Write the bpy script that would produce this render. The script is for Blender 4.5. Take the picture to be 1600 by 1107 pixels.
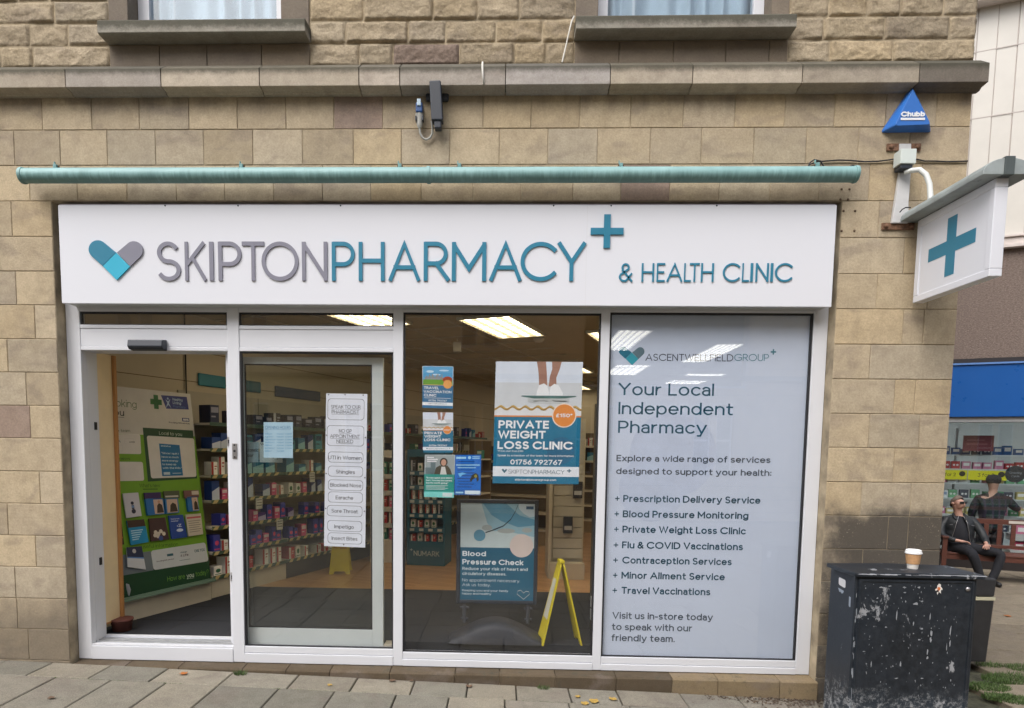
import bpy, math, random
from mathutils import Vector as V, Matrix, noise as mnoise
R_ = math.radians
scn = bpy.context.scene
COL = scn.collection
for o in list(bpy.data.objects): bpy.data.objects.remove(o)

# ------------------------------------------------------------------ camera
CAM_LOC = V((0.0, -4.75, 1.62))
FOC, PPX, PPY, IW, IH = 1000.0, 749.356, 785.191, 1600.0, 1107.0
YAW, PIT, ROL = -0.0312975, 0.0814304, 0.0118446
_B = Matrix(((1,0,0),(0,0,-1),(0,1,0)))
_Y = Matrix(((math.cos(YAW),0,-math.sin(YAW)),(0,1,0),(math.sin(YAW),0,math.cos(YAW))))
_X = Matrix(((1,0,0),(0,math.cos(PIT),-math.sin(PIT)),(0,math.sin(PIT),math.cos(PIT))))
_Z = Matrix(((math.cos(ROL),-math.sin(ROL),0),(math.sin(ROL),math.cos(ROL),0),(0,0,1)))
CM = _Z @ _X @ _Y @ _B          # world -> (right, down, forward)
cam_d = bpy.data.cameras.new("camera"); cam = bpy.data.objects.new("camera", cam_d); COL.objects.link(cam)
rm = Matrix((CM[0], -CM[1], -CM[2])).transposed()
cam.matrix_world = Matrix.Translation(CAM_LOC) @ rm.to_4x4()
cam_d.sensor_fit = 'HORIZONTAL'; cam_d.sensor_width = 36.0
cam_d.lens = FOC / IW * 36.0
cam_d.shift_x = (IW/2 - PPX) / IW
cam_d.shift_y = (PPY - IH/2) / IW
cam_d.clip_start = 0.05; cam_d.clip_end = 500
scn.camera = cam

# ------------------------------------------------------------------ world, sun, exposure
w = bpy.data.worlds.new("World"); scn.world = w; w.use_nodes = True
nt = w.node_tree; nt.nodes.clear()
sky = nt.nodes.new('ShaderNodeTexSky'); sky.sky_type = 'NISHITA'; sky.sun_disc = False
sky.sun_elevation = R_(52); sky.sun_rotation = R_(212); sky.air_density = 1.0; sky.dust_density = 4.0
hs = nt.nodes.new('ShaderNodeHueSaturation'); hs.inputs['Saturation'].default_value = 0.50
bgn = nt.nodes.new('ShaderNodeBackground'); bgn.inputs['Strength'].default_value = 0.15
wo = nt.nodes.new('ShaderNodeOutputWorld')
nt.links.new(sky.outputs[0], hs.inputs['Color']); nt.links.new(hs.outputs[0], bgn.inputs[0]); nt.links.new(bgn.outputs[0], wo.inputs[0])
sd = bpy.data.lights.new("sun", 'SUN'); sd.energy = 1.15; sd.angle = R_(50); sd.color = (1.0, 0.985, 0.965)
so = bpy.data.objects.new("sun", sd); COL.objects.link(so)
_se, _sr = R_(52), R_(212)
_dir = V((math.sin(_sr)*math.cos(_se), math.cos(_sr)*math.cos(_se), math.sin(_se)))
so.rotation_euler = _dir.to_track_quat('Z', 'Y').to_euler(); so.location = (0, -6, 12)
scn.view_settings.view_transform = 'Standard'; scn.view_settings.look = 'None'
scn.view_settings.exposure = 0.74; scn.view_settings.gamma = 1.0; scn.view_settings.use_curve_mapping = False
scn.cycles.max_bounces = 8; scn.cycles.diffuse_bounces = 3; scn.cycles.glossy_bounces = 4
scn.cycles.transparent_max_bounces = 24; scn.cycles.transmission_bounces = 4
scn.cycles.caustics_reflective = False; scn.cycles.caustics_refractive = False
scn.cycles.sample_clamp_indirect = 4.0
scn.cycles.use_denoising = True

# ------------------------------------------------------------------ measuring helpers
def ray(x, y): return CM.transposed() @ V(((x-PPX)/FOC, (y-PPY)/FOC, 1.0))
def at(x, y, Y):
    d = ray(x, y); return CAM_LOC + d*((Y-CAM_LOC.y)/d.y)
def atz(x, y, z):
    d = ray(x, y); return CAM_LOC + d*((z-CAM_LOC.z)/d.z)
def atp(x, y, p, n):
    d = ray(x, y); return CAM_LOC + d*(n.dot(p-CAM_LOC)/n.dot(d))
def gz(x): return max(-0.150 - 0.0267*x, -0.225) if x > -8 else 0.06

# ------------------------------------------------------------------ materials
def L(r, g, b):
    f = lambda c: ((c/255+0.055)/1.055)**2.4 if c > 10 else c/255/12.92
    return (f(r), f(g), f(b))
def nodes(name):
    m = bpy.data.materials.new(name); m.use_nodes = True; t = m.node_tree; t.nodes.clear()
    o = t.nodes.new('ShaderNodeOutputMaterial'); return m, t, o
def _n(t, k, **kw):
    n = t.nodes.new(k)
    for a, b in kw.items(): setattr(n, a, b)
    return n
def mixc(t, fac, a, b, mode='MIX'):
    n = _n(t, 'ShaderNodeMix', data_type='RGBA', blend_type=mode)
    for i, s in ((0, fac), (6, a), (7, b)):
        if isinstance(s, (int, float)): n.inputs[i].default_value = s
        elif isinstance(s, tuple): n.inputs[i].default_value = (*s[:3], 1)
        else: t.links.new(s, n.inputs[i])
    return n.outputs[2]
def tex_noise(t, co, scale, det=4, rough=.6, dist=0):
    n = _n(t, 'ShaderNodeTexNoise'); n.inputs['Scale'].default_value = scale; n.inputs['Detail'].default_value = det
    n.inputs['Roughness'].default_value = rough; n.inputs['Distortion'].default_value = dist
    t.links.new(co, n.inputs['Vector']); return n.outputs[0]
def ramp(t, s, a, b, smooth=False):
    n = _n(t, 'ShaderNodeMapRange'); n.inputs[1].default_value = a; n.inputs[2].default_value = b
    if smooth: n.interpolation_type = 'SMOOTHSTEP'
    t.links.new(s, n.inputs[0]); return n.outputs[0]
def math_(t, op, a, b=0.0):
    n = _n(t, 'ShaderNodeMath', operation=op)
    for i, s in ((0, a), (1, b)):
        if isinstance(s, (int, float)): n.inputs[i].default_value = s
        else: t.links.new(s, n.inputs[i])
    return n.outputs[0]
MATS = {}
def mat(name, col, rough=.6, metal=0.0, var=.08, vs=6.0, bump=0.0, bs=60.0, spec=.5, tint=False, emit=None, es=0.0, stretch=None, dirt=None, dcol=(.05,.045,.04), dscale=3.0):
    """principled paint/fabric/plastic with a little noise in its colour and roughness"""
    if name in MATS: return MATS[name]
    m, t, o = nodes(name); p = _n(t, 'ShaderNodeBsdfPrincipled'); t.links.new(p.outputs[0], o.inputs[0])
    tc = _n(t, 'ShaderNodeTexCoord'); co = tc.outputs['Object']
    if stretch:
        mp = _n(t, 'ShaderNodeMapping'); mp.inputs['Scale'].default_value = stretch; t.links.new(co, mp.inputs[0]); co = mp.outputs[0]
    base = col
    if tint:
        at_ = _n(t, 'ShaderNodeAttribute'); at_.attribute_name = 'tint'; base = mixc(t, 1.0, at_.outputs[0], col, 'MULTIPLY')
    n1 = tex_noise(t, co, vs)
    f = ramp(t, n1, .3, .7)
    lo = mixc(t, 1.0, base, (1-var,)*3, 'MULTIPLY') if var else base
    hi = mixc(t, 1.0, base, (1+var,)*3, 'MULTIPLY') if var else base
    c = mixc(t, f, lo, hi) if var else base
    if dirt:
        nd = ramp(t, tex_noise(t, co, dscale, 8, .7), 1-dirt, 1-dirt+.18)
        c = mixc(t, nd, c, dcol)
    if isinstance(c, tuple): p.inputs['Base Color'].default_value = (*c, 1)
    else: t.links.new(c, p.inputs['Base Color'])
    t.links.new(ramp(t, n1, 0, 1), _n(t, 'NodeReroute').inputs[0])
    rr = _n(t, 'ShaderNodeMapRange'); rr.inputs[3].default_value = max(0, rough-.08); rr.inputs[4].default_value = min(1, rough+.08)
    t.links.new(n1, rr.inputs[0])
    if var: t.links.new(rr.outputs[0], p.inputs['Roughness'])
    else: p.inputs['Roughness'].default_value = rough
    p.inputs['Metallic'].default_value = metal; p.inputs['Specular IOR Level'].default_value = spec
    if bump:
        b = _n(t, 'ShaderNodeBump'); b.inputs['Strength'].default_value = bump; b.inputs['Distance'].default_value = .01
        t.links.new(tex_noise(t, co, bs, 5, .65), b.inputs['Height']); t.links.new(b.outputs[0], p.inputs['Normal'])
    if emit:
        p.inputs['Emission Color'].default_value = (*emit, 1); p.inputs['Emission Strength'].default_value = es
    MATS[name] = m; return m
def C(r, g, b, k=1.0, rough=.55, **kw):
    """plain coloured print / plastic keyed by its colour as seen in the photo"""
    c = tuple(min(.9, x*k) for x in L(r, g, b))
    return mat("paint_%d_%d_%d_%d" % (r, g, b, int(rough*100)), c, rough, var=kw.pop('var', .05), **kw)

def stone_mat(name, mul=(1,1,1), stain=.5, bump=.35, rock=False, moss=0.0, mossz=None, foot=False, grain=.14, gs=85):
    m, t, o = nodes(name); p = _n(t, 'ShaderNodeBsdfPrincipled'); t.links.new(p.outputs[0], o.inputs[0])
    co = _n(t, 'ShaderNodeTexCoord').outputs['Object']
    a = _n(t, 'ShaderNodeAttribute'); a.attribute_name = 'tint'
    off = _n(t, 'ShaderNodeVectorMath', operation='MULTIPLY_ADD'); t.links.new(a.outputs[0], off.inputs[0]); off.inputs[1].default_value = (7, 11, 5); t.links.new(co, off.inputs[2])
    oc = off.outputs[0]                              # every block gets its own piece of the texture
    base = mixc(t, 1.0, a.outputs[0], mul, 'MULTIPLY')
    # soft bedding and iron-stain bands
    mp = _n(t, 'ShaderNodeMapping'); mp.inputs['Scale'].default_value = (1.6, 1.6, 3.2); mp.inputs['Rotation'].default_value = (0, .7, 0); t.links.new(oc, mp.inputs[0])
    band = ramp(t, tex_noise(t, mp.outputs[0], 2.0, 3, .5, .6), .52, .70, True)
    c = mixc(t, math_(t, 'MULTIPLY', band, stain*.60), base, (.20, .165, .145))
    wr = ramp(t, tex_noise(t, oc, 2.3, 3, .5), .3, .75, True)
    c = mixc(t, math_(t, 'MULTIPLY', wr, .35), c, mixc(t, 1.0, c, (1.10, 1.07, 1.0), 'MULTIPLY'))
    g = ramp(t, tex_noise(t, co, gs, 6, .8), .30, .70)
    c = mixc(t, g, mixc(t, 1.0, c, (1-grain*1.3,)*3, 'MULTIPLY'), mixc(t, 1.0, c, (1+grain,)*3, 'MULTIPLY'))
    mid = ramp(t, tex_noise(t, co, 9, 8, .75), .32, .68)
    c = mixc(t, mid, mixc(t, 1.0, c, (.80, .79, .78), 'MULTIPLY'), mixc(t, 1.0, c, (1.08, 1.08, 1.08), 'MULTIPLY'))
    gr = ramp(t, tex_noise(t, co, 1.1, 8, .75), .53, .70, True)          # soot and grime patches
    c = mixc(t, math_(t, 'MULTIPLY', gr, stain*.55), c, (.12, .10, .085))
    sp = ramp(t, tex_noise(t, co, 30, 3, .6), .70, .76)
    c = mixc(t, math_(t, 'MULTIPLY', sp, .5*stain), c, (.10, .085, .07))
    if foot:       # splash-back grime with an uneven upper edge on the lowest courses; damp green by the ground
        sx = _n(t, 'ShaderNodeSeparateXYZ'); t.links.new(co, sx.inputs[0])
        hn = math_(t, 'ADD', sx.outputs[2], math_(t, 'MULTIPLY', tex_noise(t, co, 2.6, 5, .6), -.9))
        fz = ramp(t, hn, .25, -.35, True)
        c = mixc(t, math_(t, 'MULTIPLY', fz, .62), c, (.105, .09, .075))
        rx = ramp(t, math_(t, 'ADD', sx.outputs[0], math_(t, 'MULTIPLY', tex_noise(t, co, 2.5, 6, .7), .8)), 2.62, 2.92, True)
        rz = ramp(t, math_(t, 'ADD', sx.outputs[2], math_(t, 'MULTIPLY', tex_noise(t, co, 3.1, 5, .7), .35)), 1.46, 1.30, True)
        c = mixc(t, math_(t, 'MULTIPLY', math_(t, 'MULTIPLY', rx, rz), .92), c, (.070, .062, .054))
        spk = math_(t, 'MULTIPLY', math_(t, 'MULTIPLY', rx, rz), ramp(t, math_(t, 'ADD', tex_noise(t, co, 75, 3, .7), math_(t, 'MULTIPLY', tex_noise(t, co, 5, 2), .35)), .82, .86))
        c = mixc(t, math_(t, 'MULTIPLY', spk, .7), c, (.36, .31, .24))
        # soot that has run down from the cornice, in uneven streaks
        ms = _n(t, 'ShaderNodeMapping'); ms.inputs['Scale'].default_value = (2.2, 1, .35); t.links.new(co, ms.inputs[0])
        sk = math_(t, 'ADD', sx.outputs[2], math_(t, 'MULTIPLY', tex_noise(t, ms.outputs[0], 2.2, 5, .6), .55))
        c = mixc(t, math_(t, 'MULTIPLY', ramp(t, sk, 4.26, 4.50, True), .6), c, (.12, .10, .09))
    if moss:
        mo = ramp(t, tex_noise(t, co, 9, 8, .8), 1-moss, 1-moss+.12)
        if mossz:
            sz = _n(t, 'ShaderNodeSeparateXYZ'); t.links.new(co, sz.inputs[0])
            mz = math_(t, 'ADD', sz.outputs[2], math_(t, 'MULTIPLY', tex_noise(t, co, 14, 6, .8), mossz[2]))
            mo = ramp(t, mz, mossz[0], mossz[1], True)
        c = mixc(t, math_(t, 'MULTIPLY', mo, .8), c, (.060, .058, .042))
    t.links.new(c, p.inputs['Base Color']); p.inputs['Roughness'].default_value = .92; p.inputs['Specular IOR Level'].default_value = .25
    b = _n(t, 'ShaderNodeBump'); b.inputs['Strength'].default_value = bump; b.inputs['Distance'].default_value = .012 if rock else .006
    h = math_(t, 'ADD', tex_noise(t, co, 26 if rock else 70, 8, .7), math_(t, 'MULTIPLY', tex_noise(t, co, 9, 3, .6), .8))
    t.links.new(h, b.inputs['Height']); t.links.new(b.outputs[0], p.inputs['Normal'])
    MATS[name] = m; return m

def glass_mat(name, f0=.05, tint=(.97,.985,.985)):
    m, t, o = nodes(name)
    ge = _n(t, 'ShaderNodeNewGeometry')
    dp = _n(t, 'ShaderNodeVectorMath', operation='DOT_PRODUCT'); t.links.new(ge.outputs['Normal'], dp.inputs[0]); t.links.new(ge.outputs['Incoming'], dp.inputs[1])
    ca = math_(t, 'ABSOLUTE', dp.outputs['Value'])
    fr = math_(t, 'ADD', math_(t, 'MULTIPLY', math_(t, 'POWER', math_(t, 'SUBTRACT', 1.0, ca), 5.0), 1-f0), f0)
    tr = _n(t, 'ShaderNodeBsdfTransparent'); tr.inputs[0].default_value = (*tint, 1)
    gl = _n(t, 'ShaderNodeBsdfGlossy'); gl.inputs['Roughness'].default_value = 0.0; gl.inputs[0].default_value = (1,1,1,1)
    co = _n(t, 'ShaderNodeTexCoord').outputs['Object']
    b = _n(t, 'ShaderNodeBump'); b.inputs['Strength'].default_value = .12; b.inputs['Distance'].default_value = .004
    t.links.new(tex_noise(t, co, 1.3, 2, .5), b.inputs['Height']); t.links.new(b.outputs[0], gl.inputs['Normal'])
    mx = _n(t, 'ShaderNodeMixShader'); t.links.new(fr, mx.inputs[0]); t.links.new(tr.outputs[0], mx.inputs[1]); t.links.new(gl.outputs[0], mx.inputs[2])
    t.links.new(mx.outputs[0], o.inputs[0]); MATS[name] = m; return m

# ------------------------------------------------------------------ mesh builder
class MB:
    def __init__(s, T=None): s.v=[]; s.f=[]; s.mi=[]; s.t=[]; s.T=T; s.tint=(1,1,1); s.m=0; s.sm=[]; s.smooth=False
    def add(s, vs, fs, mi=None):
        b=len(s.v); s.v += [(s.T @ V(x)) if s.T else V(x) for x in vs]
        for f in fs: s.f.append([b+i for i in f]); s.mi.append(s.m if mi is None else mi); s.t.append(s.tint); s.sm.append(s.smooth)
    def quad(s, a,b,c,d, mi=None): s.add([a,b,c,d],[(0,1,2,3)],mi)
    def box(s, lo, hi, mi=None):
        x0,y0,z0=[min(a,b) for a,b in zip(lo,hi)]; x1,y1,z1=[max(a,b) for a,b in zip(lo,hi)]
        s.hexa([(x0,y0,z0),(x1,y0,z0),(x1,y1,z0),(x0,y1,z0),(x0,y0,z1),(x1,y0,z1),(x1,y1,z1),(x0,y1,z1)],mi)
    def hexa(s, c, mi=None): s.add(c,[(0,3,2,1),(4,5,6,7),(0,1,5,4),(1,2,6,5),(2,3,7,6),(3,0,4,7)],mi)
    def prism(s, pts, d, mi=None):
        """polygon (3-D points) extruded by vector d"""
        n=len(pts); p=[V(q) for q in pts]; q=[x+V(d) for x in p]
        s.add(p+q,[tuple(range(n)),tuple(range(2*n-1,n-1,-1))]+[(i,i+n,(i+1)%n+n,(i+1)%n) for i in range(n)],mi)
    def tube(s, pts, r, n=10, mi=None, caps=True):
        pts=[V(p) for p in pts]; rs=r if isinstance(r,(list,tuple)) else [r]*len(pts)
        d0=(pts[1]-pts[0]).normalized(); up=V((0,0,1)) if abs(d0.z)<.9 else V((1,0,0)); a=d0.cross(up).normalized(); b=a.cross(d0)
        vs=[]
        for i,p in enumerate(pts):
            d=(pts[min(i+1,len(pts)-1)]-pts[max(i-1,0)]).normalized()
            a=(a-d*a.dot(d)).normalized(); b=a.cross(d)
            for k in range(n):
                t=2*math.pi*k/n; vs.append(p+(a*math.cos(t)+b*math.sin(t))*rs[i])
        fs=[(i*n+k,i*n+(k+1)%n,(i+1)*n+(k+1)%n,(i+1)*n+k) for i in range(len(pts)-1) for k in range(n)]
        sm=s.smooth; s.smooth=True; s.add(vs,fs,mi); s.smooth=sm
        if caps:
            s.add(vs[:n],[tuple(range(n))],mi); s.add(vs[-n:],[tuple(range(n-1,-1,-1))],mi)
    def lathe(s, prof, c, n=24, mi=None, ax=(0,0,1), flat=False):
        c=V(c); q=V((0,0,1)).rotation_difference(V(ax)); vs=[]
        for r,h in prof:
            for k in range(n):
                t=2*math.pi*k/n; vs.append(c+q@V((r*math.cos(t),r*math.sin(t),h)))
        m=len(prof)
        fs=[(i*n+k,i*n+(k+1)%n,(i+1)*n+(k+1)%n,(i+1)*n+k) for i in range(m-1) for k in range(n)]
        sm=s.smooth; s.smooth=not flat; s.add(vs,fs,mi); s.smooth=sm
        s.add(vs[:n],[tuple(range(n-1,-1,-1))],mi); s.add(vs[-n:],[tuple(range(n))],mi)
    def grid(s, fn, nu, nv, mi=None):
        vs=[fn(i/nu,j/nv) for j in range(nv+1) for i in range(nu+1)]
        s.add(vs,[(j*(nu+1)+i,j*(nu+1)+i+1,(j+1)*(nu+1)+i+1,(j+1)*(nu+1)+i) for j in range(nv) for i in range(nu)],mi)
    def build(s, name, mats, parent=None, bevel=0, seg=2, loc=None, autos=False):
        W = WM[parent.name] if parent is not None else (Matrix.Translation(loc) if loc is not None else Matrix.Identity(4))
        inv = W.inverted(); me=bpy.data.meshes.new(name)
        me.from_pydata([inv@x for x in s.v],[],s.f)
        if not isinstance(mats,(list,tuple)): mats=[mats]
        for m in mats: me.materials.append(m)
        me.polygons.foreach_set('material_index',s.mi); me.polygons.foreach_set('use_smooth',s.sm)
        ca=me.color_attributes.new('tint','FLOAT_COLOR','CORNER'); dat=[]
        for f,t in zip(s.f,s.t):
            for _ in f: dat += [t[0],t[1],t[2],1.0]
        ca.data.foreach_set('color',dat)
        me.validate(); me.update()
        o=bpy.data.objects.new(name,me); COL.objects.link(o)
        if parent is not None: o.parent=parent
        elif loc is not None: o.location=loc
        WM[o.name]=W
        if bevel:
            b=o.modifiers.new('bevel','BEVEL'); b.width=bevel; b.segments=seg; b.limit_method='ANGLE'; b.angle_limit=R_(40)
        return o
WM = {}
def tag(o, label, cat=None, group=None, kind=None):
    if label: o['label']=label
    if cat: o['category']=cat
    if group: o['group']=group
    if kind: o['kind']=kind
    return o
def thing(name, label, cat, loc=(0,0,0), rz=0, group=None):
    o=bpy.data.objects.new(name,None); COL.objects.link(o); o.location=loc; o.rotation_euler=(0,0,rz); o.empty_display_size=.1
    WM[o.name]=Matrix.Translation(loc)@Matrix.Rotation(rz,4,'Z'); return tag(o,label,cat,group)
def kids(o): return [c for c in KID.get(o.name,[])]
KID={}
def dup(root, loc, rz=0, label=None, group=None, scale=None):
    ch=[c for c in root.children]
    r=root.copy(); COL.objects.link(r); r.location=loc; r.rotation_euler=(0,0,rz)
    if scale: r.scale=scale
    if label: r['label']=label
    if group: r['group']=group
    for c in ch:
        d=c.copy(); COL.objects.link(d); d.parent=r
        for g in c.children:
            e=g.copy(); COL.objects.link(e); e.parent=d
    return r

# ------------------------------------------------------------------ stroke lettering
GL={'A':(.8,"0,0 .4,1 .8,0|.13,.33 .67,.33"),'B':(.56,"0,0 0,1|.02,1 .28,1 @.3,.765,.23,.235,90,-90 .02,.53|.3,.53 @.3,.265,.26,.265,90,-90 .02,0"),
'C':(.86,"@.48,.5,.48,.5,42,318"),'D':(.72,"0,0 0,1|.02,1 .28,1 @.28,.5,.44,.5,90,-90 .02,0"),'E':(.48,".48,1 0,1 0,0 .48,0|0,.52 .42,.52"),
'F':(.46,".46,1 0,1 0,0|0,.5 .4,.5"),'G':(.9,"@.48,.5,.48,.5,42,335 .9,.46 .52,.46"),'H':(.62,"0,0 0,1|.62,0 .62,1|0,.52 .62,.52"),
'I':(0,"0,0 0,1"),'J':(.38,"0,.2 @.19,.2,.19,.2,180,360 .38,1"),'K':(.58,"0,0 0,1|.56,1 .02,.42|.2,.6 .6,0"),'L':(.44,"0,1 0,0 .44,0"),
'M':(.8,"0,0 0,1|.015,.95 .4,.30 .785,.95|.8,1 .8,0"),'N':(.64,"0,0 0,1|.02,.955 .62,.045|.64,0 .64,1"),'O':(.96,"@.48,.5,.48,.5,90,450"),'P':(.54,"0,0 0,1|.02,1 .27,1 @.27,.71,.27,.29,90,-90 .02,.42"),
'Q':(.96,"@.48,.5,.48,.5,90,450|.6,.25 .94,-.02"),'R':(.56,"0,0 0,1|.02,1 .27,1 @.27,.72,.26,.28,90,-90 .02,.44|.28,.44 .58,0"),
'S':(.53,"@.26,.75,.24,.25,35,270 @.27,.25,.26,.25,90,-145"),'T':(.58,"0,1 .58,1|.29,1 .29,0"),'U':(.6,"0,1 0,.3 @.3,.3,.3,.3,180,360 .6,1"),
'V':(.72,"0,1 .36,0 .72,1"),'W':(1.06,"0,1 .27,0 .53,1 .79,0 1.06,1"),'X':(.62,"0,0 .62,1|0,1 .62,0"),'Y':(.66,"0,1 .33,.48 .66,1|.33,.48 .33,0"),'Z':(.56,"0,1 .56,1 0,0 .58,0"),
'a':(.42,"@.21,.49,.2,.21,155,0 .42,0|.42,.41 .2,.41 @.2,.205,.2,.205,90,270 .3,0 .42,.12"),'b':(.54,"0,1 0,0|@.27,.35,.27,.35,90,450"),'c':(.48,"@.28,.35,.28,.35,45,315"),
'd':(.54,"@.27,.35,.27,.35,90,450|.54,1 .54,0"),'e':(.54,"0,.36 .54,.36 @.27,.35,.27,.35,3,315"),'f':(.3,".3,.98 @.26,.82,.15,.17,80,180 .11,0|0,.66 .28,.66"),
'g':(.54,"@.27,.35,.27,.35,90,450|.54,.7 .54,-.06 @.27,-.06,.27,.22,0,-150"),'h':(.48,"0,1 0,0|0,.44 @.24,.44,.24,.26,180,0 .48,0"),'i':(0,"0,.7 0,0|0,.93 0,.99"),
'j':(.1,"@0,-.1,.1,.16,-90,0 .1,.7|.1,.93 .1,.99"),'k':(.44,"0,1 0,0|.42,.7 .02,.28|.16,.42 .44,0"),'l':(0,"0,1 0,0"),
'm':(.78,"0,.7 0,0|0,.46 @.195,.46,.195,.24,180,0 .39,0|.39,.46 @.585,.46,.195,.24,180,0 .78,0"),'n':(.48,"0,.7 0,0|0,.44 @.24,.44,.24,.26,180,0 .48,0"),
'o':(.56,"@.28,.35,.28,.35,90,450"),'p':(.54,"0,.7 0,-.28|@.27,.35,.27,.35,90,450"),'q':(.54,".54,.7 .54,-.28|@.27,.35,.27,.35,90,450"),
'r':(.28,"0,.7 0,0|0,.4 @.26,.4,.24,.29,180,92"),'s':(.4,"@.2,.525,.19,.175,40,270 @.2,.175,.2,.175,90,-140"),'t':(.32,".12,.94 .12,.16 @.28,.16,.16,.16,180,285|0,.67 .32,.67"),
'u':(.48,"0,.7 0,.26 @.24,.26,.24,.26,180,360 .48,.7|.48,.7 .48,0"),'v':(.52,"0,.7 .26,0 .52,.7"),'w':(.8,"0,.7 .2,0 .4,.7 .6,0 .8,.7"),
'x':(.46,"0,0 .46,.7|0,.7 .46,0"),'y':(.54,"0,.7 .27,0|.54,.7 .2,-.26 .04,-.26"),'z':(.42,"0,.7 .42,.7 0,0 .44,0"),
'0':(.6,"@.3,.5,.3,.5,90,450"),'1':(.2,"0,.84 .2,1 .2,0"),'2':(.54,"@.26,.73,.25,.27,160,-30 0,0 .56,0"),'3':(.52,"0.02,1 .5,1 .24,.6 @.25,.3,.27,.3,90,-150"),
'4':(.58,".44,0 .44,1 0,.26 .6,.26"),'5':(.52,".5,1 .1,1 .06,.56 @.25,.32,.27,.32,125,-145"),'6':(.56,"@.28,.3,.28,.3,90,450|.42,1 .05,.42"),'7':(.54,"0,1 .54,1 .16,0"),
'8':(.54,"@.27,.76,.22,.24,90,450|@.27,.27,.27,.27,90,450"),'9':(.56,"@.28,.7,.28,.3,90,450|.14,0 .52,.58"),'\u00a3':(.54,"@.34,.76,.2,.24,30,180 .14,.1|0,0 .52,0|0,.46 .38,.46"),
'&':(.64,".64,0 .14,.64 @.3,.79,.17,.2,215,-25 .12,.44 @.25,.24,.25,.24,125,290 .62,.42"),'+':(.44,"0,.45 .44,.45|.22,.23 .22,.67"),'-':(.24,"0,.36 .24,.36"),
'.':(0,"0,0 0,.03"),',':(.05,".05,.04 0,-.14"),':':(0,"0,.05 0,.09|0,.58 0,.62"),'*':(.24,"0,.8 .24,.9|0,.9 .24,.8|.12,.7 .12,1"),"'":(0,"0,.8 0,1"),'"':(.16,"0,.8 0,1|.16,.8 .16,1"),
'@':(.9,"@.45,.4,.45,.45,-40,300|@.45,.4,.2,.22,90,450"),'?':(.46,"@.23,.76,.22,.24,165,-60 .23,.3|.23,0 .23,.04"),'!':(0,"0,.3 0,1|0,0 0,.04"),'/':(.4,"0,-.05 .4,1.05"),'_':(.5,"0,-.15 .5,-.15")}
def _strokes(ch, seg):
    out=[]
    for st in GL[ch][1].split('|'):
        pts=[]
        for tk in st.split():
            if tk[0]=='@':
                cx,cy,rx,ry,a0,a1=[float(q) for q in tk[1:].split(',')]
                n=max(3,int(abs(a1-a0)/360*seg))
                for k in range(n+1):
                    t=R_(a0+(a1-a0)*k/n); q=(cx+rx*math.cos(t),cy+ry*math.sin(t))
                    if not pts or (abs(pts[-1][0]-q[0])+abs(pts[-1][1]-q[1]))>.004: pts.append(q)
            else:
                q=tuple(float(z) for z in tk.split(','))
                if not pts or (abs(pts[-1][0]-q[0])+abs(pts[-1][1]-q[1]))>.004: pts.append(q)
        out.append(pts)
    return out
def text_strips(s, w, track=.10, serif=False, seg=22, space=.32, under=False):
    """strips of (left, right) points per stroke, in units of the capital height"""
    strips=[]; x=0.0
    for i,ch in enumerate(s):
        if ch==' ': x+=space; continue
        if ch not in GL: ch='.'
        gw=GL[ch][0]
        for pts in _strokes(ch,seg):
            P=[(x+w/2+q[0], w/2+q[1]*(1-w)) for q in pts]
            closed=len(P)>4 and abs(P[0][0]-P[-1][0])<.006 and abs(P[0][1]-P[-1][1])<.006
            if serif and not closed:
                for a,b in ((P[0],P[1]),(P[-1],P[-2])):
                    if abs(a[1]-b[1])>abs(a[0]-b[0])*1.4 and ch not in '.:,':
                        strips.append([((a[0]-.085,a[1]-.02),(a[0]-.085,a[1]+.02)),((a[0]+.085,a[1]-.02),(a[0]+.085,a[1]+.02))])
            n=len(P); st=[]
            for k in range(n):
                if closed and k in (0,n-1): d1=V((P[-1][0]-P[-2][0],P[-1][1]-P[-2][1])).normalized(); d2=V((P[1][0]-P[0][0],P[1][1]-P[0][1])).normalized()
                else:
                    d1=V((P[k][0]-P[k-1][0],P[k][1]-P[k-1][1])).normalized() if k>0 else None
                    d2=V((P[k+1][0]-P[k][0],P[k+1][1]-P[k][1])).normalized() if k<n-1 else None
                if d1 is None: d1=d2
                if d2 is None: d2=d1
                n1=V((-d1.y,d1.x)); n2=V((-d2.y,d2.x)); mm=(n1+n2)
                if mm.length<.2: mm=n1.copy()
                mm.normalize(); k_=min(1.9,1/max(.3,mm.dot(n1)))*w/2
                c=V(P[k])
                if not closed and k==0: c=c-d2*w/2*.9
                if not closed and k==n-1: c=c+d1*w/2*.9
                st.append((tuple(c+mm*k_),tuple(c-mm*k_)))
            strips.append(st)
        x+=gw+w+track
    x-=track
    if under: strips.append([((0,-.24),(0,-.18)),((x,-.24),(x,-.18))])
    return strips, x
def put_text(mb, s, F, w=.13, depth=0, mi=None, lay=.0004, fit=None, **kw):
    """F(gx, gy, off) -> world; fit = target width in cap heights"""
    st,W=text_strips(s,w,**kw); k=(fit/W) if fit else 1.0
    for i,strip in enumerate(st):
        o=lay+(i%5)*.00006*(6 if depth else 1)
        top=[[F(a[0]*k,a[1],o+depth) for a in pr] for pr in strip]
        n=len(top); vs=[p for pr in top for p in pr]
        fs=[(2*j+1,2*j+3,2*j+2,2*j) for j in range(n-1)]
        if depth:
            vs+=[F(a[0]*k,a[1],0) for pr in strip for a in pr]; b=2*n
            for j in range(n-1):
                fs+=[(2*j,2*j+2,b+2*j+2,b+2*j),(2*j+3,2*j+1,b+2*j+1,b+2*j+3)]
            fs+=[(1,0,b,b+1),(2*n-2,2*n-1,b+2*n-1,b+2*n-2)]
        mb.add(vs,fs,mi)
    return W*k
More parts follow.
